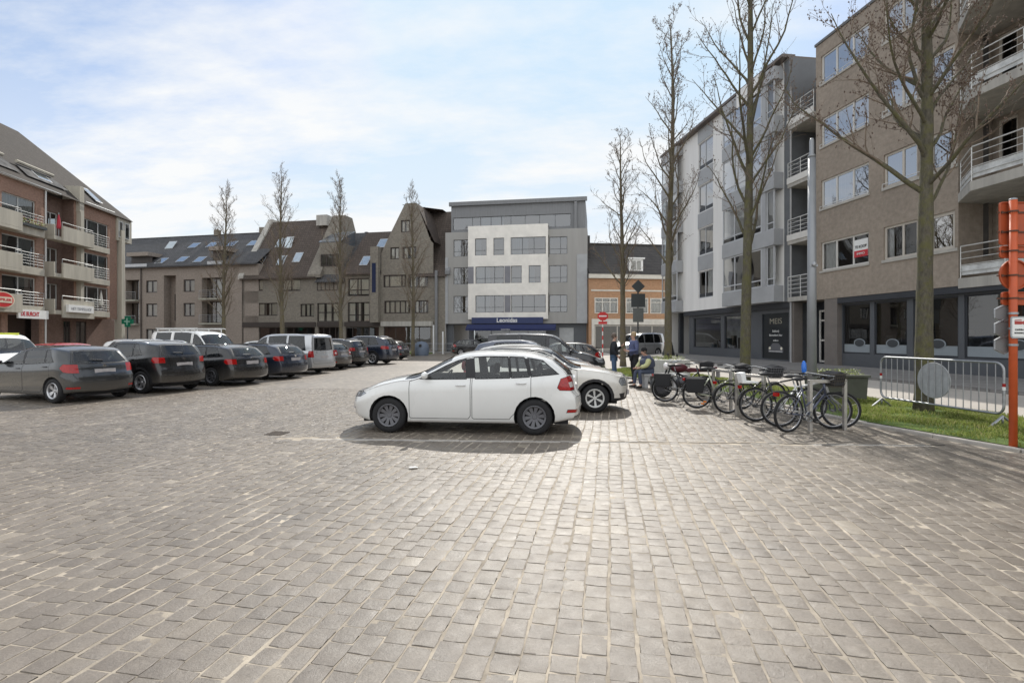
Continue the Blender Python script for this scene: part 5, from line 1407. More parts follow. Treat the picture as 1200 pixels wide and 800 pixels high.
# R2
def house(px0, px1, label, eave, ridge, dep, roofm, wins, extras=None, pxm=None, wallm=None, gshop=True):
    pxm = pxm or (px0+px1)/2
    r, u0 = rhouse('row_house', label, px0); loc = lambda px: ru(px)-u0; L = loc(px1)
    zE, zR = rz(eave, pxm), rz(ridge, pxm)
    ops = [(loc(a), loc(c), rz(y1, (a+c)/2), rz(y0, (a+c)/2)) for (a, c, y0, y1, *_) in wins if rz(y0, pxm) < zE]
    if gshop: ops.append((loc(px0+2), loc(px1-2), .35, 2.75))
    b = MB(); wall_quads(b, 0, L, 0, zE, ops, 0, .18)
    b.quad((0, 0, 0), (0, 9, 0), (0, 9, zE), (0, 0, zE)); b.quad((L, 0, 0), (L, 0, zE), (L, 9, zE), (L, 9, 0)); b.build('wall', wallm or DBR, r, fix=False)
    rp, Ls = roofslope(zE, zR, dep)
    b = MB(); b.quad(rp(0, 0), rp(L, 0), rp(L, Ls), rp(0, Ls)); b.quad(rp(0, Ls), rp(L, Ls), (L, 12, zE), (0, 12, zE)); b.tri(rp(0, 0), rp(0, Ls), (0, 12, zE)); b.tri(rp(L, 0), (L, 12, zE), rp(L, Ls)); b.box(0, L, -.4, -.3, zE-.1, zE+.03)
    rf = b.build('roof', roofm, r, fix=False)
    for i, (a, c, y0, y1, *m) in enumerate(wins):
        window(r, loc(a)+.001, loc(c)-.001, rz(y1, (a+c)/2), rz(y0, (a+c)/2), .1 if rz(y0, pxm) < zE else -.02, DKF, WGL, m[0] if m else (.5,), m[1] if len(m) > 1 else (), .1, curtain=(CURT, [(.04, .3, 0), (.4, .62, 0), (.72, .96, 0)] if i % 2 else [(.05, .95, .12)]))
    if gshop:
        window(r, loc(px0+2)+.002, loc(px1-2)-.002, .35, 2.75, .12, DKF, SHG, (.2, .45, .7), (), .08, name='shop_window', back=1.6)
        b = MB(); b.box(loc(px0+1), loc(px1-1), -.12, -.004, 2.8, 3.3); b.build('shop_fascia', DKF, r)
    return r, rf, loc, rp, Ls, zE, zR
m3, m5 = (.33, .66), (.2, .4, .6, .8)
r2, rf2, lc, rp, Ls, zE, zR = house(283.5, 371, 'dark brick house with steep tall brown roof, second of the far row', 326, 247, 5.2, ROOFB,
    [(287, 308, 327, 341, m3), (287, 325, 355, 370, m5), (330, 352, 327, 341), (352, 368, 356, 371, m3)], pxm=330)
for px, py in ((310, 280), (322, 281), (297, 305), (322, 304), (340, 300)): skylight(rf2, rp, lc(px), (rz(py, px)-zE)/(zR-zE)*Ls-.7, 1.0, 1.5, op=px == 322 and py == 281)
def party(r, loc, px, zE, zR, dep, m, w=.5, ov=.35):
    b = MB(); L = loc(px); b.prism([(-.25, zE-.05), (-.25, zE+ov), (dep-.3, zR+ov), (dep+1.4, zR+ov), (11, zE), (11, zE-.05)], L-w/2, L+w/2, 'x'); return b.build('party_wall', m, r)
party(r2, lc, 283.5, zE, zR, 5.2, CONC, .7); party(r2, lc, 369, zE, zR+.1, 5.2, DBR, 1.6, .3)
b = MB(); b.box(lc(354)-.6, lc(354)+.8, 3.6, 5.6, zR-1.0, zR+.25); b.build('chimney', CONC, rf2)
r3, rf3, lc, rp, Ls, zE, zR = house(371, 403, 'dark brick house with glazed dormer and chevron front, third of the far row', 330, 263, 5.2, ROOFG,
    [(371.5, 396, 327.5, 340.5, m5), (359.5+12, 397, 355, 377, m3, (.5,))], pxm=388)
b = MB(); b.box(lc(372), lc(396), .4, 4, rz(325, 388), rz(283, 388)); b.build('dormer', DBR, rf3)
window(r3, lc(374), lc(395), rz(311, 388), rz(297, 388), .3, DKF, WGL, m3, (), .1, curtain=(CURT, [(.05, .95, 0)]), room=False)
b = MB(); b.prism([(.38, rz(283, 388)+.003), (.38, rz(283, 388)+.1), (3.6, rz(264, 388)), (3.8, rz(283, 388)+.003)], lc(371), lc(396), 'x'); b.build('glass_roof', M('dormer_glass', (.2, .22, .24), .1, .5, var=.3, scale=.6), rf3)
party(r3, lc, 403, zE, zR, 5.2, ROOFG, .3, .1)
r4, rf4, lc, rp, Ls, zE, zR = house(403, 446, 'dark brick house with brown roof and two skylights, fourth of the far row', 321, 261, 5.2, ROOFB,
    [(407.5, 432.5, 326, 347, (.45, .6), (.35,)), (407.5, 433, 354, 377, (.45, .6), (.35,))], pxm=425)
for px, py in ((431.5, 279), (422, 304)): skylight(rf4, rp, lc(px), (rz(py, px)-zE)/(zR-zE)*Ls-.8, 1.0, 1.6)
b = MB(); b.box(lc(437), lc(446), -.6, 2, 3.2, rz(290, 440)); b.build('stair_tower', DBR, r4); b = MB(); b.box(lc(439), lc(443.5), -.62, -.603, rz(343, 440), rz(309, 440)); b.build('tower_window', M('blue_dark_glass', (.02, .03, .07), .1), r4)
# R5 stepped gable house
r5, u5 = rhouse('row_house', 'brown brick house with tall gabled front, right end of the far row', 446)
lc = lambda px: ru(px)-u5; Z5 = lambda py: rz(py, 485)
L5 = lc(522); zE = Z5(325)
w5 = [(470, 480.5, 257.5, 272, ()), (457.5, 468, 289, 303, (.5,)), (472, 488, 289, 303, (.7,)), (449.5, 476, 321.5, 336, (.25, .8)), (478.5, 502, 321.5, 337, (.5,)), (450.5, 481, 352, 367, m5), (485.5, 502, 352, 367, m3)]
ops = [(lc(a), lc(c), Z5(y1), Z5(y0)) for (a, c, y0, y1, m) in w5]+[(lc(450), lc(505), .35, 2.75)]
b = MB(); wall_quads(b, 0, L5, 0, Z5(321), ops, -.05, .2)
gl = [(lc(447), Z5(321)), (lc(508), Z5(321)), (lc(508), Z5(286)), (lc(505), Z5(283)), (lc(488.5), Z5(238)), (lc(475), Z5(238)), (lc(456), Z5(276)), (lc(447), Z5(296))]
def strips(poly, ops):      # cut the gable into horizontal strips between window edges
    zs = sorted({p[1] for p in poly} | {o[2] for o in ops if o[2] > Z5(321)} | {o[3] for o in ops if o[3] > Z5(321)})
    def span(z):
        xs = []
        for i in range(len(poly)):
            (x0, z0), (x1, z1) = poly[i], poly[(i+1) % len(poly)]
            if abs(z1-z0) > 1e-9 and min(z0, z1)-1e-9 <= z <= max(z0, z1)+1e-9: xs.append(x0+(x1-x0)*(z-z0)/(z1-z0))
        return min(xs), max(xs)
    for z0, z1 in zip(zs, zs[1:]):
        e = 1e-4; (a0, c0), (a1, c1) = span(z0+e), span(z1-e)
        cuts = sorted([(o[0], o[1]) for o in ops if o[2] <= z0+1e-6 and o[3] >= z1-1e-6])
        xl0, xl1 = a0, a1
        for (p, q) in cuts: b.quad((xl0, -.05, z0), (p, -.05, z0), (p, -.05, z1), (xl1, -.05, z1)); xl0 = xl1 = q
        b.quad((xl0, -.05, z0), (c0, -.05, z0), (c1, -.05, z1), (xl1, -.05, z1))
strips(gl, ops)
b.quad((0, -.05, 0), (0, 9, 0), (0, 9, zE), (0, -.05, zE)); b.build('wall', DBR, r5, fix=False)
b = MB(); zp = Z5(237)
b.quad((lc(470), .2, zp-.1), (lc(523), .2, zp-.1) if False else (lc(505), 3.6, zp), (lc(505), 6, zp), (lc(470), 6, zp))
b.quad((lc(446), .0, Z5(298)), (lc(475), .0, zp-.1), (lc(475), 9, zp-.1), (lc(446), 9, Z5(298)))       # left slope of the cross gable
b.quad((lc(488), .0, zp-.1), (lc(509), .0, Z5(284)), (lc(509), 9, Z5(284)), (lc(488), 9, zp-.1)); b.quad((lc(475), 0, zp-.1), (lc(488), 0, zp-.1), (lc(488), 9, zp-.1), (lc(475), 9, zp-.1))
rp, Ls = roofslope(Z5(325), zp, 5.0)
b.quad(rp(lc(488), 0), rp(lc(524), 0), rp(lc(524), Ls), rp(lc(488), Ls)); b.quad(rp(lc(488), Ls), rp(lc(524), Ls), (lc(524), 12, zE), (lc(488), 12, zE))
rf5 = b.build('roof', ROOFB, r5, fix=False)
party(r5, lc, 525, Z5(322), zp, 5.0, ZNC, .5, .3)
for i, (a, c, y0, y1, m) in enumerate(w5): window(r5, lc(a), lc(c), Z5(y1), Z5(y0), .04, DKF, WGL, m, (), .11, curtain=(CURT, [(.05, .9, 0)] if i % 2 else [(.1, .35, 0), (.55, .8, 0)]), back=.7)
window(r5, lc(450), lc(505), .35, 2.75, .05, DKF, SHG, (.25, .5, .75), (), .08, name='shop_window', back=1.6)
b = MB(); b.box(lc(447), lc(508), -.2, -.055, 2.8, 3.3); b.build('shop_fascia', CONC, r5)
b = MB(); b.path([(lc(512), -.2, .2), (lc(512), -.2, Z5(318))], .16, 8); b.build('downpipe', ZNC, r5)
# ---- left apartments: local u runs from near to far, facade x = -30.45-.13y
LA = math.atan2(1, -.13)
LY = 24.0
BL = empty('apartment_building', (-30.45-.13*LY, LY, 0), LA, 'red brick apartment block with concrete balconies and steep brown roof, far left', 'building')
def lu(px): y = 30.45/((600-px)/600-.13); return (y-LY)*KF
def lud(px, dep): y = (30.45-dep*KF)/((600-px)/600-.13); return (y-LY)*KF
def lz(py, px): y = 30.45/((600-px)/600-.13); return GZ(py, y)
REDB = brick('red_brown_brick', (0.306, 0.168, 0.117), (0.367, 0.214, 0.153), (0.286, 0.224, 0.184), .21, .065, .008, .3)
REDD = brick('dark_red_brick', (0.177, 0.111, 0.088), (0.221, 0.139, 0.111), (0.177, 0.144, 0.122), .21, .065, .008, .3)
CB = M('beige_concrete', (0.400, 0.371, 0.307), .85, var=.2, scale=1.0, streak=True, bmp=.004, bscale=25)
ZB = [3.62, 6.45, 9.3, 12.2]; LE = lu(137); LEND = lu(150)
u52, u65, u73, u110, u127 = lu(52), lu(66), lu(73), lu(110), lu(128)
b = MB()
opsL = []
for k in range(3):
    zf = ZB[k]+.25
    opsL += [(lu(2), lu(42), zf+.05, zf+2.15), (lu(-62), lu(-20), zf+.05, zf+2.15)]
    opsL += [(lu(93.5), lu(127), zf+.05, zf+2.15)]
opsL.append((lu(9), lu(50), .2, 3.3)); opsL.append((lu(-60), lu(2), .2, 3.2))
wall_quads(b, 0, u52, 0, 12.9, [o for o in opsL if o[1] < u52], 0, .25); wall_quads(b, u65+1.9, LE, 3.3, 12.9, [o for o in opsL if o[0] > u65], 0, .25)
b.quad((u65+1.9, 0, 3.3), (LE, 0, 3.3), (LE, 6, 3.3), (u65+1.9, 6, 3.3)); b.quad((LE, 0, 3.3), (LE, 1.5, 3.3), (LE, 1.5, 12.9), (LE, 0, 12.9))
b.build('wall', REDB, BL, fix=False)
b = MB(); wall_quads(b, u52, u65+1.9, 0, 12.9, [(lu(70), lu(82), ZB[k]+.3, ZB[k]+2.3) for k in range(3)], .9, .2); b.quad((u52, 0, 0), (u52, .9, 0), (u52, .9, 12.9), (u52, 0, 12.9)); b.quad((u65+1.9, 0, 3.3), (u65+1.9, .9, 3.3), (u65+1.9, .9, 12.9), (u65+1.9, 0, 12.9))
wall_quads(b, u65, LEND, 0, 3.3, [(lu(76), lu(86), .3, 3.0), (lu(93), lu(101), .3, 3.0), (lu(107), lu(119), .3, 3.0)], 1.2, .2); b.quad((LE, 1.5, 0), (LEND, 1.5, 0), (LEND, 1.5, 12), (LE, 1.5, 12)); b.quad((LEND, 1.5, 0), (LEND, 12, 0), (LEND, 12, 12), (LEND, 1.5, 12))
b.build('recessed_wall', REDD, BL, fix=False)
LG = glass('left_glass', (.6, .65, .65), 2.2, .7, tex=.004)
LF = M('light_frame', (.5, .5, .48), .5)
for k in range(3):
    zf = ZB[k]+.25
    for j, (a, c) in enumerate([(lu(2), lu(42)), (lu(-62), lu(-20)), (lu(93.5), lu(127))]):
        window(BL, a, c, zf+.05, zf+2.15, .1, LF, LG, (.5,) if j < 2 else (.28, .66), (), .07, curtain=(CURTW, [(.02, .98, 0)]) if k == 2 else ((CURTW, [(.5, .95, .0)]) if (k+j) % 2 else None))
    window(BL, lu(70), lu(82), ZB[k]+.3, ZB[k]+2.3, .98, LF, LG, (.4,), (), .08, curtain=(CURTW, [(0, .38, 0)]))
    # balconies: slab, closed concrete part, railed part
    for (a, m_, c, dep) in ((lu(-62), lud(25, .95), lud(52, .5), .95),):
        LR = M('rail_light_grey', (.42, .43, .43), .4, .4, var=.05)
        b = MB(); b.box(a, m_, -dep, -dep+.14, ZB[k]-.05, ZB[k]+1.0); b.box(a, m_, -dep+.141, -.003, ZB[k]-.25, ZB[k]+.1); b.box(m_+.002, c-.02, -.5, -.003, ZB[k]-.25, ZB[k]+.3); b.box(a, m_, -dep, -dep+.14, ZB[k]-.25, ZB[k]-.052); b.build('balcony', CB, BL, bevel=.015)
        b = MB(); rail_mb(b, [(a, -dep+.06), (m_-.05, -dep+.06)], .30, ZB[k]+1.0, 1, .02, 2.2); rail_mb(b, [(m_+.05, -.46), (c-.06, -.46), (c-.06, -.05)], 1.0, ZB[k]+.3, 5, .016, 1.2); b.build('balcony_rail', LR, BL)
    a, m_, c, dep = lud(63, .8), lud(109.5, .9), lud(127.5, .12), .8
    b = MB(); b.box(lud(73, .9), m_, -.9, -.76, ZB[k]-(.2 if k else .45), ZB[k]+.95); b.box(a, m_, -.759, -.003, ZB[k]-.2, ZB[k]+.1); b.box(m_+.002, c, -.2, -.003, ZB[k]-.2, ZB[k]+.28); b.box(a, a+.12, -.757, -.005, ZB[k]+.101, ZB[k]+.94); b.build('balcony', CB, BL, bevel=.015)
    b = MB(); rail_mb(b, [(lud(73, .9), -.82), (m_-.05, -.82)], .28, ZB[k]+.95, 1, .02, 1.6); rail_mb(b, [(m_+.05, -.16), (c-.05, -.16)], 1.0, ZB[k]+.28, 5, .016, 1.3); b.build('balcony_rail', LR, BL)
b = MB(); b.box(lu(89.5), lu(93.3), -.35, -.003, 3.4, 12.0); b.box(lu(138.5), lu(142.5), -.3, .3, 0, 11.6); b.build('pillar', CB, BL)
b = MB(); b.box(0, u65+.1, -.3, 0, 12.78, 12.9); b.path([(lu(51.5), -.12, .3), (lu(51.5), -.12, 12.8)], .06, 6); b.path([(lu(94), -.45, 12.92), (lu(128), -.45, 12.92)], .05, 6); b.build('gutter', ALU, BL)
# corner bay under the roof corner
b = MB(); b.box(lu(135.5), LEND+.3, -.15, 1.45, 10.6, 12.75); b.build('corner_bay', CB, BL)
window(BL, lu(136.5), lu(141.5), 10.9, 12.4, -.22, LF, LG, (), (), .07, room=False); window(BL, lu(143.5), lu(149), 10.9, 12.4, -.22, LF, LG, (), (), .07, room=False)
for i, (a, c) in enumerate([(lu(76), lu(86)), (lu(93), lu(101)), (lu(107), lu(119))]): window(BL, a, c, .3, 3.0, 1.26, DKF, SHG, (.5,), (), .08, name='shop_window', back=1.5)
window(BL, lu(-60), lu(2), .2, 3.2, .1, DKF, SHG, (.3, .6), (), .08, name='shop_window', back=1.5)
b = MB(); b.box(lu(9)+.01, lu(50)-.01, 1.2, 1.3, .1, 3.3); b.build('gateway', M('gateway_brown', (.06, .04, .032), .8), BL)
# roof: eave at the front, ridge 6 m behind, hipped far end
MRF = brick('brown_plain_tiles', (0.058, 0.048, 0.041), (0.076, 0.064, 0.056), (0.035, 0.033, 0.029), .25, .2, .02, .35)
SB = 6.0; yR = 19.2; uR_ = (44.5-LY)*KF
EV = 12.92
b = MB()
A0, A1 = (0, -.35, EV), (LEND+.2, -.35, EV-.2); R0, R1 = (0, SB, yR), (uR_, SB, yR); B1, B0 = (LEND+.2, 12.5, EV), (0, 12.5, EV)
def slope(u, s): t = s/8.6; return (u, -.35+t*(SB+.35), EV+t*(yR-EV))
# closed front slope; the terrace recess is only a dark sheet laid on it
b.poly([A0, A1, R1, R0]); b.tri(A1, B1, R1); b.quad(R0, R1, B1, B0); b.tri(A0, R0, B0)
rfL = b.build('roof', MRF, BL, fix=False)
for (u, s) in ((lu(17), 5.0), (lu(45), 4.6), (lu(121), .9)): skylight(rfL, slope, u, s, .9, 1.7)
skylight(rfL, slope, lu(61), 1.1, 1.4, .8)
# roof terrace: shade of the recess painted as a flat dark sheet, plus hood
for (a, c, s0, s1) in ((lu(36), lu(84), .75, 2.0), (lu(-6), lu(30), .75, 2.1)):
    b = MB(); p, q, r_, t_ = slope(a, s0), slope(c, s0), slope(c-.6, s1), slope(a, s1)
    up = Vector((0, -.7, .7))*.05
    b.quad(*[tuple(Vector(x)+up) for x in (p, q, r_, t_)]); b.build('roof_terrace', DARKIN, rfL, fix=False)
    b = MB(); b.path([tuple(Vector(t_)+up*5), tuple(Vector(r_)+up*5)], .12, 6); b.build('terrace_hood', CB, rfL)
b = MB(); b.box(lu(89), lu(94), -.3, 1.0, 12.0, 14.1); b.build('gable_pier', CB, BL)
# signs on the left block
sgn = MB(); sgn.box(lud(20.5, .62), lud(56, .62), -.62, -.505, 3.0, 3.62); so_ = sgn.build('shop_sign', WHT); so_.parent = BL; 
text('DE BURCHT', .42, M('sign_red', (.5, .03, .04), .5), so_, ((lud(23, .63)+lud(45.5, .63))/2, -.63, 3.31), width=(lud(45.5, .63)-lud(23, .63))*.95, bold=.012)
sgn = MB(); sgn.box(lud(79, 1.1), lud(108.5, 1.1), -1.1, -.905, 3.62, 4.2); so2 = sgn.build('shop_sign', WHT); so2.parent = BL
text('HET TEMPELHOF', .3, M('sign_grey', (.3, .3, .32), .5), so2, ((lud(79, 1.1)+lud(108.5, 1.1))/2, -1.11, 3.9), width=(lud(108.5, 1.1)-lud(79, 1.1))*.8)
sgn = MB(); sgn.lathe([(.001, -.12), (.85, -.12), (.85, .08), (.001, .08)], axis='y', n=28, m=0); sgn.lathe([(.001, -.14), (.74, -.14), (.74, -.1205), (.001, -.1205)], axis='y', n=28, m=1); sgn.box(-.62, .62, -.16, -.141, -.3, .3, 0)
so3 = sgn.build('shop_sign', [M('cream_sign', (.62, .55, .42), .5), M('sign_red2', (.5, .03, .03), .5)], BL, loc=(lud(1, 1.1), -1.0, 4.15)); so3.scale = (1.1, 1, .65)
text('JUPILER', .34, M('sign_red', (.5, .03, .04), .5), so3, (0, -.165, 0), width=1.15, bold=.01)
# ------------------------------------------------------------------ trees
def bark(name, c1, c2, moss):
    m, nt, b, out = new_mat(name)
    tc = nd(nt, 'ShaderNodeTexCoord').outputs['Object']
    mp = nd(nt, 'ShaderNodeMapping'); mp.inputs['Scale'].default_value = (1, 1, .35); nt.links.new(tc, mp.inputs[0])
    n = noise(nt, mp.outputs[0], 22, 8, .7)
    c = ramp(nt, n, [(.3, c1), (.7, c2)])
    k = ramp(nt, noise(nt, tc, 4.5, 6, .7), [(.44, 0.0), (.62, .85)])
    c = mixc(nt, k, c, moss)
    nt.links.new(c, b.inputs['Base Color']); b.inputs['Roughness'].default_value = .9
    bump(nt, b, n, .05, 1.0); return m
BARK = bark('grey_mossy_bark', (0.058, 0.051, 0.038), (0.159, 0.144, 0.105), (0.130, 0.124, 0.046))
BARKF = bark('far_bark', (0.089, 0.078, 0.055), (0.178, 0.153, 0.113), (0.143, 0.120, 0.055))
TWIG = M('twig_bark', (0.178, 0.136, 0.099), .85, var=.35, scale=5)
BUDM = M('reddish_buds', (0.133, 0.091, 0.069), .8, var=.4, scale=9)
def grow_tree(seed, H, r0, zb, n1, spread, up, n2=8, n3=6, bud=2, len1=3.2, lean=(0, 0), sides=12, twig=.006, lump=True):
    rnd = random.Random(seed); T, B, K = MB(), MB(), MB()
    def axis_path(p, d, L, r, n, upk, wob):
        pts = [Vector(p)]; d = Vector(d).normalized(); rs = [r]
        for i in range(n):
            d = (d+Vector((rnd.gauss(0, wob), rnd.gauss(0, wob), upk+rnd.gauss(0, wob*.5)))).normalized()
            pts.append(pts[-1]+d*L/n); rs.append(max(twig*.55, r*(1-(i+1)/n*.86)))
        return pts, rs
    pts = []; rs = []; n = 32
    for i in range(n+1):
        t = i/n; pts.append(Vector((lean[0]*t+.10*math.sin(t*7+seed)*t, lean[1]*t+.09*math.cos(t*6+seed*2)*t, H*t-.08 if i == 0 else H*t)))
        rr = r0*(1.22 if i == 0 else 1)*(1-t)**.75+.012
        if lump and 0 < i < 22: rr *= 1+rnd.uniform(-.07, .08)
        rs.append(rr)
    T.path(pts, rs, sides)
    def at(t): 
        x = t*n; i = min(n-1, int(x)); return pts[i].lerp(pts[i+1], x-i), lerp(rs[i], rs[i+1], x-i)
    def buds(pp, r_):
        for _ in range(bud):
            q = pp[rnd.randrange(1, len(pp))]+Vector((rnd.gauss(0, .02), rnd.gauss(0, .02), rnd.gauss(0, .02))); s = rnd.uniform(.010, .024)*r_
            k = len(K.v); dz = s*1.6
            K.v += [(q.x+s, q.y, q.z), (q.x-s*.5, q.y+s*.8, q.z), (q.x-s*.5, q.y-s*.8, q.z), (q.x, q.y, q.z+dz), (q.x, q.y, q.z-dz)]
            for f in ((0, 1, 3), (1, 2, 3), (2, 0, 3), (1, 0, 4), (2, 1, 4), (0, 2, 4)): K.f.append(tuple(k+j for j in f)); K.m.append(0)
    for i in range(n1):
        t = lerp(zb/H, .985, (i+rnd.random())/n1); p, r = at(t); a = i*2.4+rnd.gauss(0, .3)
        L = len1*(1-((t-zb/H)/(1-zb/H))**1.3*.72)*rnd.uniform(.7, 1.15)
        el = spread*rnd.uniform(.8, 1.25)
        d = Vector((math.cos(a)*math.sin(el), math.sin(a)*math.sin(el), math.cos(el)))
        rb = min(r*.55, .013+L*.0105)
        p1, r1 = axis_path(p, d, L, rb, 9, up, .10); B.path(p1, r1, 6 if sides > 8 else 4, caps=False)
        for j in range(n2):
            u = lerp(.18, .98, (j+rnd.random())/n2); x = u*9; k = min(8, int(x)); q = p1[k].lerp(p1[k+1], x-k); dd = (p1[k+1]-p1[k]).normalized()
            o = Vector((rnd.gauss(0, 1), rnd.gauss(0, 1), rnd.gauss(.2, .7))).normalized(); d2 = (dd+o*.85).normalized()
            L2 = L*.38*(1-u*.5)*rnd.uniform(.6, 1.3)
            p2, r2 = axis_path(q, d2, L2, max(twig, r1[k]*.5), 5, up*.9, .16); B.path(p2, r2, 4 if sides > 8 else 3, m=1, caps=False)
            buds(p2, 1)
            for m in range(n3):
                w_ = lerp(.15, 1, (m+rnd.random())/n3); y = w_*5; kk = min(4, int(y)); q2 = p2[kk].lerp(p2[kk+1], y-kk); d3 = ((p2[kk+1]-p2[kk]).normalized()+Vector((rnd.gauss(0, .7), rnd.gauss(0, .7), rnd.gauss(.25, .5)))).normalized()
                p3, r3 = axis_path(q2, d3, L2*.42*rnd.uniform(.5, 1.3)+.06, twig*.8, 3, up, .2); B.path(p3, r3, 3, m=1, caps=False); buds(p3, .9)
    return T, B, K
def tree(name, x, y, z, label, bk=BARK, rz=0, sc=1, data=None, group=None):
    root = empty(name, (x, y, z), rz, label, 'tree', group); root.scale = (sc if isinstance(sc, tuple) else (sc, sc, sc))
    if isinstance(data[0], MB):
        T, B, K = data
        t = T.build('trunk', bk, root, smooth=True, fix=False); c = B.build('branches', [bk, TWIG], root, smooth=True, fix=False); k = K.build('buds', BUDM, root, fix=False)
        return (t.data, c.data, k.data)
    for nm, me in zip(('trunk', 'branches', 'buds'), data):
        o = bpy.data.objects.new(nm, me); COL.objects.link(o); o.parent = root
    return data
tree('bare_tree', 8.68, 10.8, .12, 'bare tree with thick mossy trunk and spreading limbs behind the steel barrier', data=grow_tree(11, 13.5, .155, 4.3, 40, .80, .08, 11, 7, 3, 3.6, (.2, .1), 16, .0052))
tree('bare_tree', 7.55, 16.6, .10, 'tall bare tree with upswept limbs in front of the white block, beside the bicycles', data=grow_tree(5, 17.5, .150, 4.2, 34, .52, .06, 8, 5, 2, 4.2, (.3, 0), 12, .0068))
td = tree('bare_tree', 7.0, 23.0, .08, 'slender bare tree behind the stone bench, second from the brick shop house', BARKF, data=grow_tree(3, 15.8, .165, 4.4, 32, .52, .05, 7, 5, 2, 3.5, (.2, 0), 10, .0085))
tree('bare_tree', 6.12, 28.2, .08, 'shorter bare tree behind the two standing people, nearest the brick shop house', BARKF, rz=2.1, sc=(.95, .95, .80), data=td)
def tdat(*a, **k):
    T, B, K = grow_tree(*a, **k); r = []
    for nm, mb, mt in (('trunk', T, [BARKF]), ('branches', B, [BARKF, TWIG]), ('buds', K, [BUDM])):
        o = mb.build(nm, mt, smooth=True, fix=False); r.append(o.data); bpy.data.objects.remove(o)
    return r
tf = [tdat(21, 15.8, .17, 2.9, 46, .50, .07, 9, 5, 1, 3.6, (.2, .1), 8, .010), tdat(33, 15.8, .19, 3.4, 42, .42, .07, 9, 5, 1, 3.9, (-.3, .1), 8, .010)]
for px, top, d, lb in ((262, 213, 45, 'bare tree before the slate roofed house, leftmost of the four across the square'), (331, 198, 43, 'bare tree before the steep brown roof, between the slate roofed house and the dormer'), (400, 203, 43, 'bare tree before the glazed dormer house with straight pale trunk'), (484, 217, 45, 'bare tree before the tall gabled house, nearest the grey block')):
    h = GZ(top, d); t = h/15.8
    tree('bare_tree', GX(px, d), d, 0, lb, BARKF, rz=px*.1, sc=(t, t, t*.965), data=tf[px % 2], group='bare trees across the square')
# ------------------------------------------------------------------ bicycles
def wheel_obj(name, parent, loc, r=.34, tyre=.025, rimc=ALU, steer=0, spokes=28):
    b = MB(); N = 36
    b.loop([(r*math.cos(2*PI*k/N)-tyre*math.cos(2*PI*k/N), 0, (r-tyre)*math.sin(2*PI*k/N)) for k in range(N)], tyre, 8)
    w = b.build(name, RUB, parent, smooth=True, loc=loc); w.rotation_euler = (0, 0, steer)
    b = MB(); rr = r-tyre*2+.002
    b.loop([(rr*math.cos(2*PI*k/N), 0, rr*math.sin(2*PI*k/N)) for k in range(N)], .012, 6); b.build('rim', rimc, w, smooth=True)
    b = MB()
    for k in range(spokes):
        a = 2*PI*k/spokes; s = .03 if k % 2 else -.03; a2 = a+(.35 if k % 4 < 2 else -.35)
        b.path([(.018*math.cos(a2), s, .018*math.sin(a2)), (rr*math.cos(a), 0, rr*math.sin(a))], .0013, 3, caps=False)
    b.lathe([(.001, -.045), (.02, -.045), (.026, -.03), (.016, -.02), (.016, .02), (.026, .03), (.02, .045), (.001, .045)], axis='y', n=10)
    b.build('spokes', M('dull_spoke_steel', (.16, .16, .17), .4, .6), w); return w
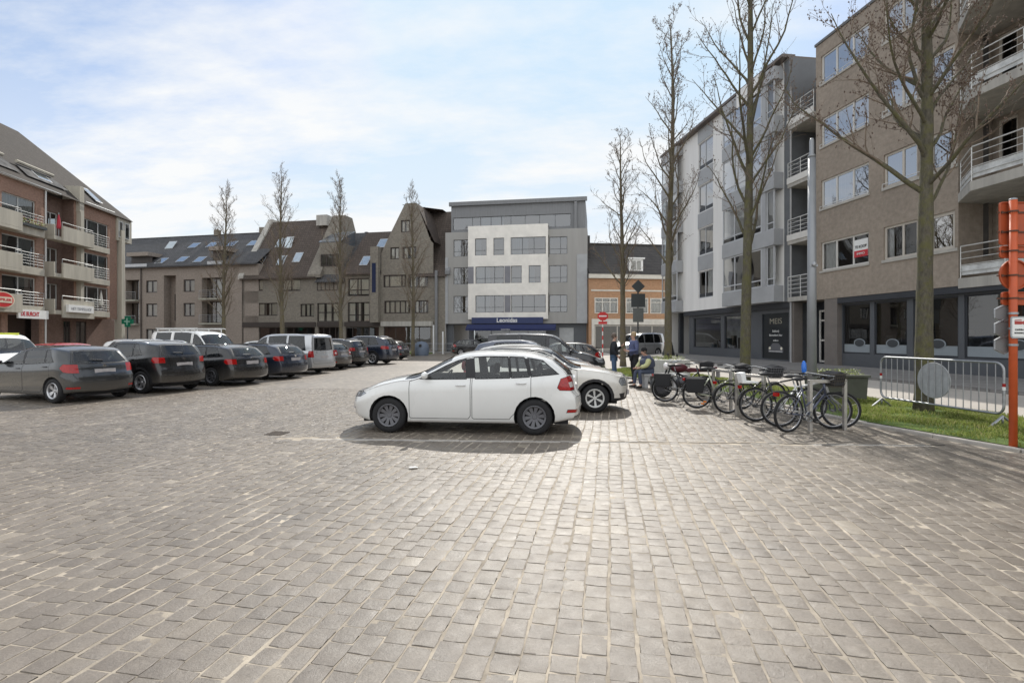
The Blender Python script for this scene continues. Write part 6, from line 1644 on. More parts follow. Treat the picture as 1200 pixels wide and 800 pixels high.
def bicycle(x, y, deg, frame, label, style='city', steer=0, basket=None, bag=None, rack=True, guards=True, cover=None, r=.345, lean=3, rimc=M('rim_alloy', (.32, .32, .33), .35, .6), guardm=BLK, z=0):
    t = empty('bicycle', (x, y, z), R(deg), label, 'bicycle', 'bicycles parked at the stands'); t.rotation_euler = (R(lean), 0, R(deg))
    fm = frame
    rh, fh, bb = Vector((0, 0, r)), Vector((1.08, 0, r)), Vector((.44, 0, .28))
    st, ht, hb = Vector((.29, 0, .76)), Vector((.82, 0, .86)), Vector((.87, 0, .66))
    b = MB(); tr = .017
    b.path([bb, st+Vector((-.02, 0, .06))], tr, 8); b.path([hb, bb], tr*1.2, 8)
    b.path([ht+Vector((-.008, 0, .03)), hb+Vector((.008, 0, -.03))], tr*1.3, 8)
    if style == 'city': b.path([ht+Vector((.02, 0, -.07)), Vector((.55, 0, .55)), Vector((.40, 0, .46))], tr, 8)
    else: b.path([ht, st], tr, 8)
    for s in (.05, -.05):
        b.path([bb+Vector((0, s*.4, 0)), Vector((.2, s, r-.02)), rh+Vector((0, s*1.2, 0))], .010, 6); b.path([st+Vector((0, s*.3, -.02)), rh+Vector((0, s*1.2, 0))], .009, 6)
    b.build('frame', fm, t, smooth=True)
    b = MB(); b.path([ht+Vector((-.006, 0, .03)), ht+Vector((-.03, 0, .10))], .014, 8); b.path([hb+Vector((.005, 0, -.02)), ht+Vector((-.01, 0, .05))], .012, 6); b.path([hb+Vector((.01, -.05, -.03)), hb+Vector((.01, .05, -.03))], .012, 6)
    for s in (.055, -.055): b.path([hb+Vector((.01, s*.5, -.03)), hb+Vector((.03, s, -.08)), fh+Vector((-.02, s, .10)), fh+Vector((0, s, 0))], .012, 6)
    b.build('fork', fm if style != 'mtb' else GALV, t, smooth=True)
    wheel_obj('wheel', t, rh, r, rimc=rimc); wheel_obj('wheel', t, fh, r, rimc=rimc, steer=steer)
    b = MB(); g = ht+Vector((-.035, 0, .12))
    if style == 'mtb': b.path([g+Vector((0, -.31, .0)), g+Vector((.05, -.1, 0)), g+Vector((.05, .1, 0)), g+Vector((0, .31, 0))], .012, 6); hp = [g+Vector((0, s, 0)) for s in (-.31, .31)]
    else: b.path([g+Vector((-.22, -.29, .02)), g+Vector((-.05, -.27, .05)), g+Vector((.04, -.1, .03)), g+Vector((.04, .1, .03)), g+Vector((-.05, .27, .05)), g+Vector((-.22, .29, .02))], .011, 6); hp = [g+Vector((-.18, s, .03)) for s in (-.285, .285)]
    hbm = b.build('handlebar', GALV if style == 'city' else BLK, t, smooth=True)
    for p in hp: 
        b = MB(); b.path([p+Vector((-.06, 0, -.005)), p+Vector((.06, 0, .005))], .018, 8); b.build('grip', BLK, hbm)
        b = MB(); b.path([p+Vector((.08, 0, 0)), p+Vector((.10, 0, -.03)), p+Vector((0, 0, -.045))], .006, 5); b.build('brake_lever', GALV, hbm)
    b = MB(); sp = st+Vector((-.05, 0, .18)); b.path([st+Vector((-.02, 0, .05)), sp+Vector((0, 0, -.02))], .013, 8); b.build('seat_post', GALV, t)
    b = MB(); b.ball(sp+Vector((-.06, 0, .02)), (.12, .085, .035), 12, 8); b.ball(sp+Vector((.07, 0, .02)), (.13, .035, .025), 12, 6); b.build('saddle', BLK, t, smooth=True)
    b = MB(); N = 24; b.loop([(bb.x+.09*math.cos(2*PI*k/N), -.05, bb.z+.09*math.sin(2*PI*k/N)) for k in range(N)], .008, 5)
    for k in range(5): a = k*1.257; b.path([(bb.x, -.05, bb.z), (bb.x+.09*math.cos(a), -.05, bb.z+.09*math.sin(a))], .007, 4)
    b.path([(bb.x, -.05, bb.z+.09), (0, -.05, r+.035)], .005, 4); b.path([(bb.x, -.05, bb.z-.09), (0, -.05, r-.035)], .005, 4); b.build('chainset', GALV, t)
    for s, dx in ((-.07, .13), (.07, -.13)):
        b = MB(); b.path([(bb.x, s, bb.z), (bb.x+dx, s*1.15, bb.z-.10)], .009, 5); b.box(bb.x+dx-.045, bb.x+dx+.045, min(s, s*2.1), max(s, s*2.1), bb.z-.115, bb.z-.09); b.build('pedal', BLK, t)
    if guards:
        for c, a0, a1 in ((rh, .25, 1.02*PI), (fh, .12*PI, .92*PI)):
            b = MB(); n = 14; R_ = r+.022
            for k in range(n):
                A, B_ = lerp(a0, a1, k/n), lerp(a0, a1, (k+1)/n)
                for sg in (1,): b.quad((c.x+R_*math.cos(A), -.027, c.z+R_*math.sin(A)), (c.x+R_*math.cos(B_), -.027, c.z+R_*math.sin(B_)), (c.x+R_*math.cos(B_), .027, c.z+R_*math.sin(B_)), (c.x+R_*math.cos(A), .027, c.z+R_*math.sin(A)))
            o = b.build('mudguard', guardm, t, smooth=True); sl = o.modifiers.new('s', 'SOLIDIFY'); sl.thickness = .004
    if rack:
        b = MB()
        for s in (-.06, 0, .06): b.path([(.18, s, .74), (-.28, s, .74)], .006, 5)
        b.path([(.18, -.06, .74), (.18, .06, .74)], .006, 5); b.path([(-.28, -.06, .74), (-.28, .06, .74)], .006, 5)
        for s in (-.065, .065): b.path([(-.15, s, .74), (0, s, r)], .006, 5)
        b.build('luggage_rack', BLK, t); b = MB(); b.box(-.335, -.29, -.05, .05, .67, .73); b.build('rear_lamp', REDL, t)
    b = MB(); b.path([(.40, .03, .27), (.30, .16, .01)], .009, 5); b.build('kickstand', GALV, t)
    if basket:
        b = MB(); c = ht+Vector((.22, 0, .06)); w0, w1, h = (.12, .13), (.17, .19), .24
        for k in range(7):
            u = k/6; a = lerp(-1, 1, u)
            for s in (-1, 1):
                b.path([c+Vector((a*w0[0], s*w0[1], -h/2)), c+Vector((a*w1[0], s*w1[1], h/2))], .004, 4); b.path([c+Vector((s*w0[0], a*w0[1], -h/2)), c+Vector((s*w1[0], a*w1[1], h/2))], .004, 4)
        for q in range(5):
            t_ = q/4; sx_, sy_ = lerp(w0[0], w1[0], t_), lerp(w0[1], w1[1], t_); z_ = -h/2+h*t_
            b.path([c+Vector((x_*sx_, y_*sy_, z_)) for x_, y_ in ((-1, -1), (1, -1), (1, 1), (-1, 1), (-1, -1))], .005 if q < 4 else .009, 4)
        for k in range(5): a = lerp(-1, 1, k/4); b.path([c+Vector((-w0[0], a*w0[1], -h/2)), c+Vector((w0[0], a*w0[1], -h/2))], .004, 4)
        b.build('basket', basket, t)
        b = MB(); b.prism([(c.x-.13, c.z-.10), (c.x+.13, c.z-.10), (c.x+.16, c.z+.13), (c.x+.02, c.z+.17), (c.x-.15, c.z+.12)], -.15, .15, 'y'); b.build('basket_bag', M('dark_bag_cloth', (.03, .03, .032), .9, var=.4, scale=12), t, bevel=.03)
    if bag:
        for s in (1, -1):
            b = MB(); b.prism([(-.26, .40), (.10, .40), (.14, .74), (-.28, .74)], s*.075, s*.19, 'y'); b.build('pannier', bag, t, bevel=.02)
    if cover:
        b = MB(); b.ball(sp+Vector((-.02, 0, .035)), (.17, .10, .045), 12, 8); b.build('saddle_cover', cover, t, smooth=True)
    return t
FBK = M('black_enamel', (.015, .015, .017), .25, coat=.6); FWH = M('white_enamel', (.62, .63, .62), .25, coat=.6, var=.05); FGR = M('pearl_green_enamel', (.42, .44, .33), .3, coat=.5)
FAL = M('slate_blue_enamel', (.07, .08, .12), .3, .3, coat=.5); HIV = M('hi_vis_cloth', (.55, .62, .10), .8, var=.2, scale=20); FBL = M('blue_enamel', (.04, .07, .30), .25, coat=.5)
WPL = M('white_plastic', (.7, .71, .7), .45, var=.08)
bicycle(4.02, 13.45, -10, FBK, 'black city bicycle with front basket and yellow green seat cover, left end of the stands', basket=BLK, bag=M('black_canvas', (.02, .02, .022), .9), lean=-3)
bicycle(4.42, 12.25, -6, FGR, 'pale green step through bicycle with orange spoke reflectors and black rear bags', bag=M('black_canvas', (.02, .02, .022), .9), basket=BLK, steer=.5)
bicycle(4.80, 11.40, 4, FBK, 'dark city bicycle with grey front basket between pale green bicycle and steel stand', basket=M('grey_mesh', (.12, .12, .13), .6), steer=.3)
bk = bicycle(4.93, 10.35, -2, FBK, 'black bicycle with white child seat fixing on its rack and blue saddle cover', 'mtb', lean=-2)
bicycle(4.93, 9.15, 20, FAL, 'grey and blue bicycle nearest the camera, dark basket on the handlebar', 'city', basket=M('brown_wire', (.07, .06, .045), .7), steer=-.5, guards=False)
bicycle(5.08, 9.72, -8, FWH, 'white framed bicycle with its front wheel against the right hand steel stand', 'mtb', rack=False, guards=False, lean=-2, steer=-.1)
# orange spoke reflectors & extra bits belong to bicycles
b = MB(); b.box(.10, .17, -.012, .012, .10, .13); b.box(.15, .22, -.012, .012, .145, .175)
o = b.build('reflector', M('orange_reflector', (.85, .25, .02), .3), None); 
gb_ = [o_ for o_ in bpy.data.objects if o_.get('label', '').startswith('pale green step')][0]; o.parent = gb_
b = MB(); b.prism([(.02, .77), (-.30, .77), (-.34, .98), (-.24, 1.0), (-.22, .83), (.02, .81)], -.12, .12, 'y'); b.build('child_seat_base', WPL, bk, bevel=.015)
b = MB(); b.ball((1.0, 0.05, 1.08), (.05, .05, .15), 10, 8); o = b.build('bottle', M('bright_blue_plastic', (.02, .16, .62), .35, coat=.3), bk, smooth=True)
o.rotation_euler = (0, 0, 0)
# motor scooter at the far left of the stands
def scooter():
    t = empty('motorcycle', (5.45, 14.6, 0), R(187), 'dark red seated motorcycle with round white headlamp parked left of the bicycles', 'motorcycle')
    for x, nm in ((0, 'wheel'), (1.22, 'wheel')):
        b = MB(); N = 30; r = .30; b.loop([(r*.82*math.cos(2*PI*k/N), 0, r*.82*math.sin(2*PI*k/N)) for k in range(N)], .055, 8); w_ = b.build(nm, RUB, t, smooth=True, loc=(x, 0, .30))
        b = MB(); b.lathe([(.001, -.03), (.19, -.02), (.19, .02), (.001, .03)], axis='y', n=20); b.build('rim', DALLOY, w_)
    MR_ = M('dark_red_leather', (.09, .012, .02), .45, var=.2)
    b = MB(); b.prism([(-.35, .72), (.50, .70), (.62, .80), (.45, .84), (.05, .80), (-.38, .86)], -.13, .13, 'y'); b.build('seat', MR_, t, bevel=.03)
    b = MB(); b.ball((.72, 0, .82), (.26, .15, .13), 14, 8); b.build('fuel_tank', MR_, t, smooth=True)
    b = MB(); b.ball((.58, 0, .42), (.24, .17, .20), 12, 8); b.path([(.5, -.16, .35), (.1, -.2, .28), (-.45, -.2, .33)], .045, 8); b.build('engine', DALLOY, t, smooth=True)
    b = MB(); b.path([(0, .09, .3), (.35, .09, .42), (.8, .05, .7)], .025, 6); b.path([(0, -.09, .3), (.35, -.09, .42), (.8, -.05, .7)], .025, 6)
    for s in (.09, -.09): b.path([(1.22, s, .3), (1.0, s, .9)], .025, 6)
    b.build('frame', BLK, t)
    b = MB(); b.path([(.82, -.36, 1.06), (.95, -.1, 1.0), (.95, .1, 1.0), (.82, .36, 1.06)], .014, 6); h = b.build('handlebar', CHR, t)
    for s in (-1, 1): b = MB(); b.path([(.9, s*.25, 1.04), (.92, s*.3, 1.16)], .006, 5); b.ball((.92, s*.3, 1.2), (.015, .06, .045), 10, 6); b.build('mirror', BLK, h)
    b = MB(); b.ball((1.1, 0, .88), (.09, .10, .10), 12, 8); b.build('headlight', WLAMP, t, smooth=True)
    b = MB(); n = 10
    for k in range(n):
        A, B_ = lerp(.2, 2.4, k/n), lerp(.2, 2.4, (k+1)/n); b.quad(*[(1.22+.34*math.cos(q), s, .30+.34*math.sin(q)) for q, s in ((A, -.07), (B_, -.07), (B_, .07), (A, .07))])
    b.build('mudguard', BLK, t, smooth=True)
    b = MB(); b.box(-.46, -.44, -.1, .1, .55, .72); b.build('number_plate', PLATE, t)
scooter()
# stainless bicycle stands
def stand(x, y, deg, label, w=.72, h=.93):
    t = empty('bicycle_stand', (x, y, 0), R(deg), label, 'bicycle stand', 'steel bicycle stands')
    for s in (-1, 1): b = MB(); b.box(s*w/2-.03, s*w/2+.03, -.03, .03, -.02, h-.0605); b.build('post', STEEL, t, bevel=.004)
    b = MB(); b.box(-w/2-.03, w/2+.03, -.0298, .0298, h-.06, h); b.build('top_bar', STEEL, t, bevel=.004)
stand(5.78, 9.38, 10, 'square tube steel stand with the white framed bicycle, nearest the grass')
stand(4.98, 10.72, 110, 'square tube steel stand between the white seat bicycle and the dark city bicycle')
stand(5.0, 12.2, 100, 'square tube steel stand hidden among the middle bicycles')
# ------------------------------------------------------------------ barrier
t = empty('crowd_barrier', (8.42, 10.2, .14), math.atan2(-2.62, .28), 'galvanised crowd barrier with a round grey sign back tied to it, on the grass', 'barrier')
HB = 1.3; z0, z1, rc = .22, 1.12, .14
def rrect(a, c, d, e, r, n=5):
    out = []
    for (cx, cz, a0) in ((c-r, e-r, 0), (a+r, e-r, PI/2), (a+r, d+r, PI), (c-r, d+r, 1.5*PI)):
        for k in range(n+1): an = a0+PI/2*k/n; out.append((cx+r*math.cos(an), 0, cz+r*math.sin(an)))
    return out
b = MB(); pts = rrect(-HB, HB, z0, z1, rc); dn = []
for i, p in enumerate(pts):
    q = pts[(i+1) % len(pts)]; n = max(1, int((Vector(q)-Vector(p)).length/.15)); dn += [Vector(p).lerp(Vector(q), k/n) for k in range(n)]
b.loop(dn, .021, 8); b.path([(-HB+.02, 0, z0-.04), (-HB+.02, 0, .06)], .018, 6); b.path([(HB-.02, 0, z0-.04), (HB-.02, 0, .06)], .018, 6)
b.build('frame', GALV, t, smooth=True)
for k in range(17): x = lerp(-HB+.14, HB-.14, k/16); b = MB(); b.path([(x, 0, z0), (x, 0, z1)], .0085, 6); b.build('bar', GALV, t)
for s in (-1, 1):
    x = s*(HB-.02); b = MB(); b.path([(x, -.30, -.02), (x, -.26, .0), (x, 0, .19), (x, .26, .0), (x, .30, -.02)], .022, 6); b.build('foot', GALV, t)
    b = MB(); b.lathe([(.024, z0+.42), (.024, z0+.48)], (s*HB, 0, 0), 'z', 10, m=0); b.lathe([(.024, z0+.48), (.024, z0+.54)], (s*HB, 0, 0), 'z', 10, m=1); b.build('tape', [WHT, REDL], t)
b = MB(); b.lathe([(.001, -.012), (.355, -.012), (.36, .0), (.355, .012), (.001, .012)], (0, 0, 0), 'y', 32)
b.build('round_sign', M('grey_sign_back', (.36, .37, .38), .6, .1, var=.15, scale=6), t, loc=(-.06, .04, .70))
# ------------------------------------------------------------------ orange sign post
ORG = M('orange_paint', (.50, .085, .02), .5, var=.12, scale=5, coat=.1); ORD = M('orange_sign_back', (.40, .075, .022), .55, var=.12, scale=5)
t = empty('sign_post', (7.635, 7.8, .12), 0, 'orange painted post carrying several orange backed road signs, right edge of the verge', 'sign post')
b = MB(); b.path([(0, 0, -.1), (0, 0, 3.68)], .052, 14); b.build('post', ORG, t, smooth=True)
b = MB(); b.ball((0, 0, 3.68), (.056, .056, .03), 12, 6); b.build('post_cap', GALV, t, smooth=True)
def signback(name, x0, x1, z0, z1, rnd_=False):
    b = MB()
    if rnd_:
        r = (z1-z0)/2; b.lathe([(.001, 0), (r, 0), (r, -.025), (r-.02, -.025), (r-.02, -.004), (.001, -.004)], axis='y', n=32); o = b.build(name, ORD, t, loc=(x0+r, .075, (z0+z1)/2))
    else:
        b.prism([(p[0], p[2]) for p in rrect(x0, x1, z0, z1, .04, 4)], .07, .078, 'y'); e = rrect(x0+.008, x1-.008, z0+.008, z1-.008, .04, 4); b.loop([(p[0], .062, p[2]) for p in e], .011, 5); o = b.build(name, ORD, t)
    return o
for nm, a in (('sign_panel', (-.15, .85, 3.0, 3.66)), ('sign_panel', (-.145, .85, 2.80, 2.985)), ('sign_panel', (-.12, .5, 2.08, 2.28))): signback(nm, *a)
signback('round_sign', -.155, .3, 2.31, 2.78, True)
for z in (3.5, 3.2, 2.9, 2.53, 2.18):
    b = MB(); b.lathe([(.056, z-.012), (.062, z-.012), (.062, z+.012), (.056, z+.012)], axis='z', n=14); b.box(-.19, .36, .055, .068, z-.012, z+.012)
    for x in (-.12, .12): b.box(x-.012, x+.012, .04, .055, z-.018, z+.018)
    b.build('clamp', M('dark_clamp', (.12, .06, .04), .6, .5), t)
for z, r in ((1.95, .14), (1.72, .15), (1.47, .15)):
    b = MB(); pts = [(-.08+.16*math.cos(a+.0), .07, z+r*.9*math.sin(a)) for a in [PI*k/3+PI/6 for k in range(6)]]
    b.loop([Vector(p).lerp(Vector(pts[(i+1) % 6]), k/3) for i, p in enumerate(pts) for k in range(3)], .013, 6); b.prism([(p[0], p[2]) for p in pts], .068, .074, 'y', m=1)
    b.lathe([(.056, z-.016), (.064, z-.016), (.064, z+.016), (.056, z+.016)], axis='z', n=14); b.build('hexagonal_plate', [GALV, M('grey_plate_back', (.2, .2, .2), .6, .2)], t)
b = MB(); b.prism([(p[0], p[2]) for p in rrect(-.11, .14, 1.57, 1.90, .035, 4)], -.075, -.065, 'y', 0); b.prism([(p[0], p[2]) for p in rrect(-.088, .118, 1.592, 1.878, .02, 4)], -.0775, -.0755, 'y', 1)
sg = b.build('notice_plate', [GALV, WHT], t)
b = MB(); b.box(-.055, .055, -.0795, -.0778, 1.78, 1.83); b.prism([(.055, 1.79), (.09, 1.775), (.09, 1.835), (.055, 1.82)], -.0795, -.0778, 'y'); b.prism([(-.06, 1.835), (.06, 1.845), (.04, 1.855), (-.05, 1.848)], -.0795, -.0778, 'y'); b.build('camera_symbol', M('pictogram_red', (.35, .04, .03), .5), sg)
text('CAMERA', .034, M('ink_dark', (.03, .03, .03), .6), sg, (.015, -.0795, 1.70)); text('BEWAKING', .028, M('ink_dark', (.03, .03, .03), .6), sg, (.015, -.0795, 1.65))
# ------------------------------------------------------------------ lamp post, planter, bench, signs
t = empty('lamp_post', (6.88, 11.75, .06), 0, 'grey steel lamp post rising behind the bicycles at the verge', 'lamp post')
LPM = M('grey_lamp_paint', (.27, .28, .29), .45, .3, var=.08, scale=3)
b = MB(); b.path([(0, 0, -.1), (0, 0, 5.75)], [.105, .082], 18); b.build('post', LPM, t, smooth=True)
b = MB(); b.lathe([(.001, 0), (.12, 0), (.12, .03), (.001, .05)], axis='z', n=18); b.build('base', LPM, t, smooth=False)
b = MB(); b.lathe([(.001, 5.76), (.085, 5.76), (.085, 5.80), (.05, 5.85), (.05, 6.15), (.03, 6.2), (.001, 6.21)], axis='z', n=16); b.build('lamp_head', LPM, t, smooth=True, loc=(.0, 0, 0))
b = MB(); b.box(-.09, .09, -.088, -.086+.0, 3.25, 3.3); b.ball((.0, -.11, 3.3), (.05, .03, .06), 8, 6); b.build('service_box', GALV, t)
t = empty('planter', (8.05, 12.75, .12), R(-6), 'dark green grey rectangular planter with leafy shrubs at the end of the stands', 'planter')
PLM = M('planter_paint', (.075, .08, .06), .7, var=.25, scale=3)
b = MB(); b.prism([(-.56, .0), (.56, .0), (.60, .60), (-.60, .60)], -.32, .32, 'y'); b.box(-.64, .64, -.36, .36, .601, .66); b.build('box', PLM, t, bevel=.01)
LEAF, nt, bs, out = new_mat('leaf_green')
at_ = nd(nt, 'ShaderNodeTexCoord').outputs['Object']; c_ = ramp(nt, noise(nt, at_, 9, 3), [(.3, (.12, .17, .03)), (.7, (.36, .40, .08))]); nt.links.new(c_, bs.inputs['Base Color']); bs.inputs['Roughness'].default_value = .5
def leaves(n, ext, seed, s=.035):
    rnd = random.Random(seed); b = MB()
    for _ in range(n):
        p = Vector((rnd.uniform(-1, 1)*ext[0], rnd.uniform(-1, 1)*ext[1], rnd.random()**1.5*ext[2])); a = Vector((rnd.gauss(0, 1), rnd.gauss(0, 1), rnd.gauss(.5, .6))).normalized()*s*rnd.uniform(.6, 1.5); c = a.orthogonal().normalized()*s*.45
        b.quad(p, p+a*.5+c, p+a, p+a*.5-c)
    return b
leaves(700, (.56, .28, .14), 3, .03).build('shrub', LEAF, t, fix=False, loc=(0, 0, .65))
t = empty('planter', (5.75, 19.2, .05), R(4), 'pale concrete planter block behind the bench and the bicycles', 'planter')
PCN = M('pale_concrete', (.5, .49, .46), .8, var=.12, scale=3)
b = MB(); b.box(-.75, .75, -.5, .5, 0, .80)
for s in range(6): b.box(-.62+s*.21, -.52+s*.21, -.515, -.501, .06, .74)
b.build('block', PCN, t, bevel=.02)
leaves(500, (.65, .4, .14), 6).build('plants', LEAF, t, fix=False, loc=(0, 0, .80))
t = empty('bench', (5.1, 17.25, 0), R(4), 'pale grey stone bench with slotted seat where a person in a dark vest sits', 'bench')
b = MB(); b.box(-.75, .75, -.26, .26, .40, .47); b.build('seat', M('grey_stone', (.42, .42, .42), .6, var=.12, scale=4), t, bevel=.015)
for k in range(5): b = MB(); x = -.66+k*.33; b.box(x-.06, x+.06, -.22, .22, 0, .398); b.build('leg', M('grey_stone', (.42, .42, .42), .6), t, bevel=.01)
# traffic signs near the people
DKB = M('dark_sign_back', (.045, .05, .052), .6, .2, var=.15)
t = empty('traffic_sign', (6.15, 25.0, .06), 0, 'pole with dark backs of a diamond and two square road signs', 'traffic sign')
b = MB(); b.path([(0, 0, -.1), (0, 0, 4.15)], .038, 10); b.build('pole', DKB, t)
b = MB(); b.prism([(0, 4.42), (-.33, 4.09), (0, 3.76), (.33, 4.09)], -.06, -.05, 'y'); b.build('diamond_panel', DKB, t)
b = MB(); b.box(-.34, .34, -.06, -.05, 3.08, 3.74); b.build('square_panel', DKB, t); b = MB(); b.box(-.26, .26, -.06, -.05, 2.35, 3.04); b.build('square_panel', M('grey_sign_back2', (.12, .125, .12), .6, .2), t)
t = empty('traffic_sign', (4.78, 27.0, 0), 0, 'red sign on a red and white striped pole left of the standing people', 'traffic sign')
b = MB()
for k in range(12): b.path([(0, 0, k*.22), (0, 0, (k+1)*.22)], .032, 10, m=k % 2)
b.build('pole', [WHT, M('sign_red_paint', (.55, .03, .03), .5)], t)
b = MB(); b.prism([(.30*math.cos(2*PI*k/8+.39), 2.78+.24*math.sin(2*PI*k/8+.39)) for k in range(8)], -.05, -.04, 'y'); sg = b.build('sign_panel', M('sign_red_paint', (.55, .03, .03), .5), t)
b = MB(); b.box(-.2, .2, -.0535, -.0505, 2.75, 2.82); b.build('white_bar', WHT, sg)
b = MB(); b.box(-.23, .23, -.05, -.04, 2.36, 2.50); b.build('sub_panel', M('sign_red_paint', (.55, .03, .03), .5), t)
# things across the square
def bollard(x, y, label, h=1.0): 
    t = empty('post', (x, y, .1), 0, label, 'post', 'posts before the gabled house'); b = MB(); b.path([(0, 0, 0), (0, 0, h)], .07, 8); b.ball((0, 0, h), (.09, .09, .06), 8, 5); b.build('shaft', WPL, t)
bollard(GX(519, 47), 47, 'tall thin white post in front of the grey block, beside planted strip', 2.0)
bollard(GX(508, 47.5), 47.5, 'tall white post nearest the downpipe of the gabled house', 2.6)
t = empty('recycling_dome', (GX(494, 46), 46, 0), 0, 'blue grey dome shaped container standing on the planted strip', 'container')
b = MB(); b.lathe([(.62, 0), (.7, .5), (.62, .95), (.40, 1.2), (.001, 1.28)], axis='z', n=20); b.build('shell', M('blue_grey_plastic', (.12, .15, .2), .6), t, smooth=True)
b = MB(); b.lathe([(.001, -.72), (.13, -.72), (.13, -.6), (.001, -.6)], (0, 0, .9), 'y', 12); b.build('opening', BLK, t)
b = MB(); 
t = empty('fence', (GX(470, 48.5), 48.5, .1), math.atan2(-.2, 1), 'low thin metal railing along the planted strip before the gabled house', 'fence')
rail_mb(b, [(0, 0), (5.5, 0)], .95, 0, 2, .02, 1.1); b.build('railing', GALV, t)
o = leaves(2500, (4.6, .7, .18), 12, .05).build('ground_cover', LEAF, None, fix=False); p_ = rowpt(35.5, 3.4); o.location = (p_[0], p_[1], .08); o.rotation_euler = (0, 0, RA); tag(o, 'low green ground cover along the kerb before the gabled house', 'ground cover', kind='stuff')
# pharmacy cross on the corner, sandwich board, parasols on balconies
t = empty('pharmacy_sign', (-36.75, 50.2, 0), 0, 'green cross sign projecting beside the corner of the red brick block', 'sign')
GRN = M('pharmacy_green', (.01, .16, .09), .4)
b = MB(); b.path([(0, 0, .1), (0, 0, 2.3)], .06, 8); b.build('bracket', DKB, t)
b = MB(); b.prism([(-.25, 2.3), (.25, 2.3), (.25, 2.6), (.55, 2.6), (.55, 3.1), (.25, 3.1), (.25, 3.4), (-.25, 3.4), (-.25, 3.1), (-.55, 3.1), (-.55, 2.6), (-.25, 2.6)], -.08, .08, 'y'); sg = b.build('cross', GRN, t)
b = MB(); b.box(-.3, .3, -.09, -.081, 2.79, 2.91); b.box(-.06, .06, -.0895, -.0815, 2.5, 3.2); b.build('inner_cross', M('mint', (.3, .5, .42), .5), sg)
t.location = (GX(149.5, 46.5), 46.5, .5); t.scale = (.9, .9, .9)
t = empty('sandwich_board', (sx(15.9, 36.5), 36.5, .36), R(20), 'black folding pavement board outside the white block shop window', 'board')
for s in (1, -1):
    b = MB(); b.prism([(s*.28, 0), (s*.30, 0), (s*.02, 1.1), (0, 1.1)], -.33, .33, 'x' if False else 'y'); b.build('panel', DKB, t)
def parasol(u, z, mat, label, side=BL, y=-.1, h=1.9):
    t = empty('parasol', (0, 0, 0), 0, label, 'parasol'); M_ = Matrix.Translation(side.location) @ Matrix.Rotation(LA, 4, 'Z'); p = M_ @ Vector((u, y, z)); t.location = p
    b = MB(); b.path([(0, 0, 0), (0, 0, h+.15)], .025, 6); b.build('pole', GALV, t); b = MB(); b.lathe([(.03, h), (.09, h*.8), (.16, h*.42), (.12, h*.36), (.05, h*.38)], axis='z', n=9); b.build('canopy', mat, t)
parasol(lud(69.5, .7), ZB[2]+.1, M('red_canvas', (.4, .03, .05), .8), 'folded red parasol on the top floor balcony of the brick block', y=-.6, h=1.7)
parasol(lu(117), ZB[0]+.1, M('cream_canvas', (.6, .58, .52), .8), 'folded cream parasol on a first floor balcony of the brick block')
# flower box on the top balcony
t = empty('flower_box', (0, 0, 0), LA, 'flower box with red and green plants on the top left balcony', 'flower box'); t.location = Matrix.Translation(BL.location) @ Matrix.Rotation(LA, 4, 'Z') @ Vector((lud(37, .6), -.62, ZB[2]+.3))
b = MB(); b.box(-1.2, 1.2, -.12, .12, 0, .2); b.build('box', DKB, t); leaves(300, (1.15, .12, .35), 2, .07).build('plants', LEAF, t, fix=False, loc=(0, 0, .18)); tag(leaves(90, (1.1, .12, .4), 5, .06).build('flowers', M('red_flowers', (.4, .03, .04), .8), t, fix=False, loc=(0, 0, .25)), kind='stuff')
# ------------------------------------------------------------------ people
SKIN = M('skin', (.50, .30, .22), .55, var=.08, scale=8)
def skinmesh(name, verts, edges, mat, parent, root=0, sub=2):
    bm = bmesh.new(); sk = bm.verts.layers.skin.verify(); vs = []
    for i, (p, r) in enumerate(verts):
        v = bm.verts.new(p); v[sk].radius = (r, r) if isinstance(r, (int, float)) else r; v[sk].use_root = (i == root); vs.append(v)
    for a, c in edges: bm.edges.new((vs[a], vs[c]))
    me = bpy.data.meshes.new(name); bm.to_mesh(me); bm.free()
    o = bpy.data.objects.new(name, me); COL.objects.link(o)
    m = o.modifiers.new('skin', 'SKIN'); m.use_smooth_shade = True
    s = o.modifiers.new('sub', 'SUBSURF'); s.levels = sub; s.render_levels = sub
    bpy.context.view_layer.update()
    dg = bpy.context.evaluated_depsgraph_get(); me2 = bpy.data.meshes.new_from_object(o.evaluated_get(dg)); me2.name = name
    bpy.data.objects.remove(o); me2.materials.clear(); me2.materials.append(mat)
    me2.polygons.foreach_set('use_smooth', [True]*len(me2.polygons))
    o = bpy.data.objects.new(name, me2); COL.objects.link(o); o.parent = parent; return o
